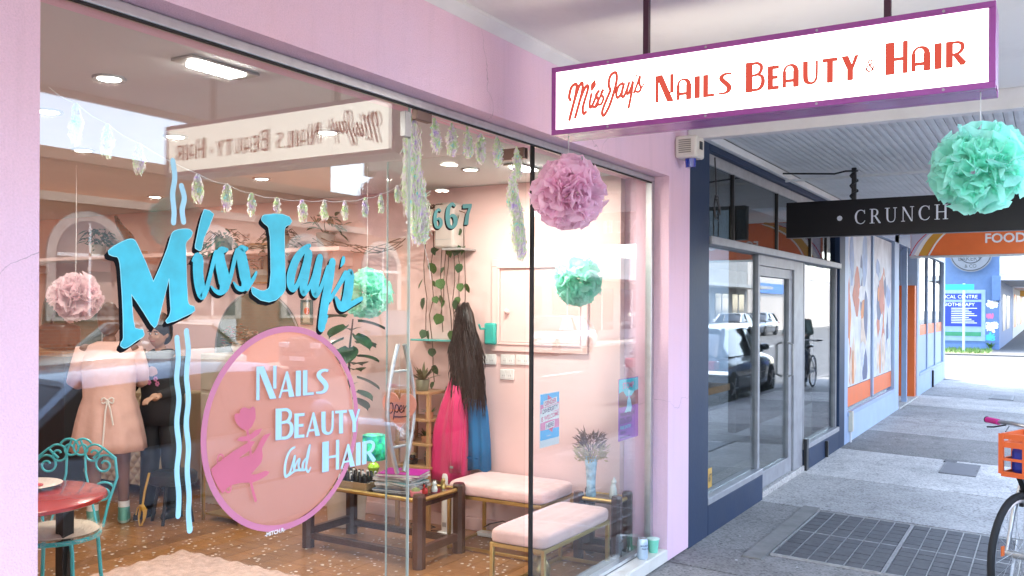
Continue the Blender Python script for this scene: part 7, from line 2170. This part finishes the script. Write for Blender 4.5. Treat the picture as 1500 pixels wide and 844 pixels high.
MB().box(-50, 2.8, FY - 6, FY, -.1, 6.5).build('wall', mat('cream_terrace', (.55, .47, .36), .7), cb_)
for i in range(9):
    MB().box(-48 + i * 5.4, -45.5 + i * 5.4, FY + .003, FY + .03, 3.8, 5.6).build('window', MATS['far_glass'], cb_)
    MB().box(-48 + i * 5.4, -45 + i * 5.4, FY + .003, FY + .03, .3, 2.5).build('window', MATS['far_glass'], cb_)

# ================================================================ cars
M_tyre = mat('tyre', (.016, .016, .017), .8)
M_rimm = mat('alloy', (.5, .5, .52), .3, metal=.8)
M_cglass = mat('car_glass', (.015, .02, .025), .04, spec=.8, coat=.6)
M_redl = mat('tail_lens', (.45, .02, .015), .15, coat=.5)
M_headl = mat('head_lens', (.6, .62, .64), .1, coat=.6)
def car(label, paint, L=4.4, W=1.76, H=1.46, suv=False, loc=(0, 0, 0), yaw=0, name='parked_car'):
    c = thing(name, label, 'car', (0, 0, 0), 'cars parked along the street')
    hw = W / 2
    belt = .92 if not suv else 1.02
    hood = .82 if not suv else .98
    def sec(x, w, zb, zt):
        r_ = .1
        return [(x, -w + .06, zb), (x, -w, zb + .12), (x, -w, (zb + zt) / 2 + .06), (x, -w + .03, zt - .06), (x, -w + .12, zt), (x, 0, zt + .025), (x, w - .12, zt), (x, w - .03, zt - .06), (x, w, (zb + zt) / 2 + .06), (x, w, zb + .12), (x, w - .06, zb)]
    a = L / 2
    st_ = [(-a, hw * .78, .40, .72), (-a + .06, hw * .9, .26, hood + .06), (-a + .45, hw * .98, .20, belt), (-.6, hw, .18, belt), (.5, hw, .18, belt - .01), (a - 1.15, hw, .18, hood + .06), (a - .5, hw * .97, .20, hood - .02), (a - .12, hw * .88, .24, hood - .14), (a, hw * .72, .34, .56)]
    mb = MB(); mb.loft([sec(*s) for s in st_]); body = mb.build('body', paint, c, smooth=True, angle=50)
    rx0, rx1 = (-a + .35, a - 1.25)
    def gsec(x, w, z0_, wt, zt):
        return [(x, -w, z0_), (x, -wt, zt - .05), (x, -wt + .1, zt), (x, 0, zt + .02), (x, wt - .1, zt), (x, wt, zt - .05), (x, w, z0_)]
    tw = hw * .74
    gst = [(rx0 - (.0 if suv else .05), hw * .86, belt - .02, hw * .84, belt + .03), (rx0 + (.22 if suv else .55), hw * .93, belt - .02, tw, H - .05), (-.25, hw * .95, belt - .02, tw * 1.02, H - .01), (.35, hw * .95, belt - .02, tw, H - .03), (rx1, hw * .9, belt - .03, hw * .86, belt + .04)]
    mb = MB(); mb.loft([gsec(*s) for s in gst]); mb.build('windows', M_cglass, c, smooth=True, angle=30)
    mb = MB()
    def rsec(x, w, z0_):
        return [(x, -w, z0_ - .045), (x, -w + .1, z0_ + .006), (x, 0, z0_ + .028), (x, w - .1, z0_ + .006), (x, w, z0_ - .045), (x, 0, z0_ - .01)]
    mb.loft([rsec(rx0 + (.2 if suv else .5), tw * 1.02, H - .055), rsec(-.25, tw * 1.05, H - .005), rsec(.4, tw * 1.03, H - .035)]); mb.build('roof', paint, c, smooth=True, angle=50)
    for s in (-1, 1):
        for q in range(3):
            x0, x1 = ((gst[1][0], gst[0][0]), (-.2, -.2), (.38, rx1))[q]
            MB().bar((x0, s * (tw + .012), H - .06), (x1, s * (hw * .9 + (.0 if q != 1 else .05)), belt), .07, .05).build('pillar', paint if q != 1 else M_black, c)
        MB().ball((.62, s * (hw + .06), belt + .1), (.08, .1, .07), 12, 8).build('mirror', paint, c, smooth=True)
        MB().box(a - .2, a - .04, s * hw * .62 - .16, s * hw * .62 + .16, hood - .26, hood - .12).build('headlight', M_headl, c, bevel=.03)
        MB().box(-a - .005, -a + .25, s * hw * .78 - .12, s * hw * .78 + .12, belt - .24, belt - .06).build('tail_light', M_redl, c, bevel=.03)
        for x in (-L * .30, L * .31):
            wy = s * (hw - .1)
            w_ = MB(); w_.lathe([(.2, -.1), (.30, -.1), (.325, -.07), (.325, .07), (.30, .1), (.2, .1)], 28); 
            w_.v = [(x + p[0], wy + p[2], .32 + p[1]) for p in w_.v]
            t_ = w_.build('wheel', M_tyre, c, smooth=True)
            r_ = MB(); r_.cyl((x, wy + s * .06, .32), (x, wy + s * .085, .32), .205, .2, 24)
            for k in range(5):
                r_.bar((x, wy + s * .094, .32), (x + .19 * math.cos(k * 1.2566), wy + s * .098, .32 + .19 * math.sin(k * 1.2566)), .05, .02)
            r_.build('rim', M_rimm, t_, smooth=True)
        MB().box(-1.0, .9, s * (hw + .001) - .004, s * (hw + .001) + .004, .50, .52).build('door_crease', M_black, c)
    MB().box(a - .02, a + .012, -.26, .26, .40, .51).build('number_plate', M_paper, c)
    MB().box(a - .04, a + .004, -.5, .5, .52, .62).build('grille', M_black, c)
    c.location = loc; c.rotation_euler = (0, 0, yaw)
    return c
RZ = -.219
def paintm(n, col, metal=.3):
    return mat(n, col, .25, metal=metal, var=.02, coat=1.0)
car('steel blue hatchback parked at near kerb in front of pink shop', paintm('steel_blue_paint', (.42, .55, .74), .1), loc=(4.7, -1.62, RZ - .03), yaw=0, H=1.40)
car('silver sedan parked across the road facing the other way', paintm('silver_paint', (.72, .71, .67), .1), loc=(11.9, -11.95, RZ), yaw=math.pi)
car('dark green four wheel drive parked across the road', paintm('dark_green_paint', (.02, .05, .035)), loc=(18.6, -11.95, RZ), yaw=math.pi, suv=True, H=1.72)
car('black sedan parked at near kerb by the cafe', paintm('black_car_paint', (.01, .01, .012)), loc=(17.4, -1.62, RZ), yaw=0)
car('white hatchback parked far along across the road', paintm('white_car_paint', (.7, .7, .7), 0), loc=(52, -11.95, RZ), yaw=math.pi)
car('grey sedan parked next to white hatchback across the road', paintm('grey_car_paint', (.2, .22, .25)), loc=(57.5, -11.95, RZ), yaw=math.pi)
car('pale silver hatchback parked at far kerb opposite the grocery', paintm('pale_silver_paint', (.5, .52, .55)), loc=(30.0, -11.95, RZ), yaw=math.pi)

# ================================================================ bicycles
def bicycle(label, frame_m, grip_m, crate=True):
    b = thing('bicycle', label, 'bicycle', (0, 0, 0))
    r0 = .335
    for x in (.52, -.52):
        t = MB(); t.tube([(x + (r0 - .018) * math.cos(i * .1745), 0, r0 + (r0 - .018) * math.sin(i * .1745)) for i in range(36)], .019, 10, closed=True)
        w_ = t.build('wheel', M_tyre, b, smooth=True)
        q = MB(); q.tube([(x + (r0 - .046) * math.cos(i * .1745), 0, r0 + (r0 - .046) * math.sin(i * .1745)) for i in range(36)], .011, 8, closed=True); q.build('rim', M_alu, w_, smooth=True)
        for i in range(24):
            a = i * 2 * math.pi / 24
            MB().cyl((x + .02 * math.cos(a + .5), .02 * (1 if i % 2 else -1), r0 + .02 * math.sin(a + .5)), (x + (r0 - .05) * math.cos(a), 0, r0 + (r0 - .05) * math.sin(a)), .0012, n=5).build('spoke', M_alu, w_)
        MB().cyl((x, -.05, r0), (x, .05, r0), .02).build('hub', M_alud, w_, smooth=True)
        MB().cyl((x, -.075, r0), (x, .075, r0), .008).build('axle', M_alu, w_)
        MB().obox((x + .21, .012, r0 + .06), (.03, .006, .05)).build('reflector', M_orange, w_)
    f = MB()
    f.tube([(.36, 0, .78), (-.08, 0, .30)], .018, 10); f.tube([(.34, 0, .86), (-.22, 0, .72)], .016, 10); f.tube([(-.08, 0, .30), (-.24, 0, .80)], .016, 10); f.tube([(.38, 0, .72), (.33, 0, .92)], .02, 10)
    for s in (-1, 1):
        f.tube([(-.08, s * .02, .30), (-.52, s * .055, r0)], .010, 8); f.tube([(-.21, s * .015, .70), (-.52, s * .055, r0)], .009, 8)
    f.build('frame', frame_m, b, smooth=True)
    k = MB()
    for s in (-1, 1):
        k.tube([(.385, s * .04, .70), (.44, s * .055, .56), (.52, s * .058, r0)], [.014, .0135, .010], 10)
    k.tube([(.385, -.045, .70), (.385, .045, .70)], .016, 8)
    k.build('fork', M_alu, b, smooth=True)
    for s in (-1, 1):
        MB().obox((.405, s * .03, .62), (.02, .018, .09)).build('brake_pad', M_black, b)
    h = MB(); h.tube([(.33, 0, .92), (.335, 0, 1.0)], .014, 8); h.tube([(.20, -.25, 1.0), (.30, -.12, 1.01), (.335, 0, 1.0), (.30, .12, 1.01), (.20, .25, 1.0)], .011, 8); h.build('handlebar', M_alu, b, smooth=True)
    for s in (-1, 1):
        MB().cyl((.215, s * .235, 1.0), (.155, s * .325, 1.0), .017).build('grip', grip_m, b, smooth=True)
        MB().cyl((.155, s * .325, 1.0), (.152, s * .33, 1.0), .019).build('grip_cap', M_black, b)
        MB().tube([(.27, s * .17, .995), (.26, s * .24, .975), (.21, s * .3, .965)], .005, 6).build('brake_lever', M_black, b, smooth=True)
    sd_ = MB(); sd_.loft([ellring((-.26, 0, .84), .13, .065), ellring((-.26, 0, .87), .14, .075), ellring((-.27, 0, .89), .12, .06)]); sd_.build('saddle', M_black, b, smooth=True)
    MB().cyl((-.24, 0, .79), (-.255, 0, .845), .012).build('seat_post', M_alu, b)
    cr = MB(); cr.cyl((-.08, .03, .30), (-.08, .036, .30), .09, n=28); cr.bar((-.08, .05, .30), (.04, .05, .18), .02, .012); cr.bar((-.08, -.05, .30), (-.2, -.05, .42), .02, .012); cr.build('crank', M_alud, b)
    MB().obox((.04, .1, .18), (.09, .08, .02)).build('pedal', M_black, b); MB().obox((-.2, -.1, .42), (.09, .08, .02)).build('pedal', M_black, b)
    ch_ = MB(); ch_.tube([(-.08, .033, .39), (-.52, .033, .375), (-.56, .033, .335), (-.52, .033, .295), (-.08, .033, .21), (.01, .033, .30)], .005, 5, closed=True); ch_.build('chain', M_black, b)
    cbl = MB(); cbl.tube([(.28, .15, .99), (.42, .13, 1.0), (.46, .07, .88), (.41, .03, .70)], .003, 5); cbl.tube([(.28, -.15, .99), (.44, -.1, .98), (.47, -.03, .85), (.36, 0, .7)], .003, 5); cbl.build('brake_cable', M_black, b, smooth=True)
    if crate:
        cm = mat('orange_plastic', (.72, .13, .03), .45, var=.06)
        x0, x1, y0, y1, z0_, z1_ = .34, .60, -.055, .22, .76, .99
        cr_ = MB().box(x0, x1, y0, y1, z0_, z0_ + .012).build('crate_floor', cm, b)
        for z_ in (z0_ + .0125, z0_ + .085, z0_ + .155, z1_ - .03):
            e = MB(); hh = .03 if z_ > .9 or z_ < .76 else .014
            e.box(x0, x0 + .01, y0, y1, z_, z_ + hh); e.box(x1 - .01, x1, y0, y1, z_, z_ + hh); e.box(x0 + .0105, x1 - .0105, y0, y0 + .01, z_, z_ + hh); e.box(x0 + .0105, x1 - .0105, y1 - .01, y1, z_, z_ + hh)
            e.build('crate_rail', cm, b)
        for x in (x0 + .006, (x0 + x1) / 2, x1 - .006):
            for y in (y0 + .005, y1 - .005):
                MB().box(x - .009, x + .009, y - .0055, y + .0055, z0_ + .013, z1_ - .003).build('crate_upright', cm, b)
        for y in (-.06, .06):
            for x in (x0 + .005, x1 - .005):
                MB().box(x - .0055, x + .0055, y - .009, y + .009, z0_ + .013, z1_ - .003).build('crate_upright', cm, b)
        MB().box(x0 + .03, x1 - .03, y0 + .03, y1 - .03, z0_ + .0125, z0_ + .16).build('crate_load', mat('blue_plastic_bag', (.02, .04, .30), .35, bump=.8, bscale=18), b, bevel=.03)
        MB().bar((.42, 0, .66), (.5, 0, .755), .03).build('rack_stay', M_black, b)
    return b
bi = bicycle('grey bicycle with pink grips and orange crate at right edge of footpath', M_alu, mat('hot_pink_rubber', (.62, .03, .26), .5))
hd_ = R(159)
bi.rotation_euler = (R(0), 0, hd_)
bi.location = (5.47 - .52 * math.cos(hd_), .14 - .52 * math.sin(hd_), gz(.1) + .002)
# a person walking a bicycle farther along, reflected in the cafe glass
bi2 = bicycle('dark bicycle being pushed along footpath, reflected in cafe window', M_black, M_black, False)
bi2.rotation_euler = (0, 0, R(180)); bi2.location = (18.6, -.02, gz(-.02))
def cl_green(p, J, k):
    m = mat('dark_green_coat', (.09, .12, .10), .7)
    mb = MB()
    mb.loft([ellring((J['pelvis'].x, 0, z_ * k), rx * k, ry * k, 30) for z_, rx, ry in ((.78, .16, .21), (.95, .15, .2), (1.2, .155, .21), (1.35, .135, .2), (1.43, .08, .1))]); mb.build('coat', m, p, smooth=True, angle=180)
    for s in ('L', 'R'):
        limb_cloth(p, 'sleeve', m, [J['sh' + s], J['el' + s], J['wr' + s]], [.072 * k, .06 * k, .046 * k])
        limb_cloth(p, 'trouser_leg', M_navy, [J['hip' + s], J['knee' + s], J['ank' + s]], [.1 * k, .078 * k, .066 * k])
    shoes(p, J, k, M_black, M_rubber)
    MB().ball((J['head'].x - .01, 0, J['head'].z + .05), (.12 * k, .1 * k, .1 * k), 18, 12).build('helmet', mat('brown_helmet', (.16, .13, .11), .5), p, smooth=True)
person('person in dark green coat and helmet pushing a bicycle, seen in cafe window', (19.35, -.34, gz(-.34)), R(180), 1.72, SK2, POSE, cl_green)
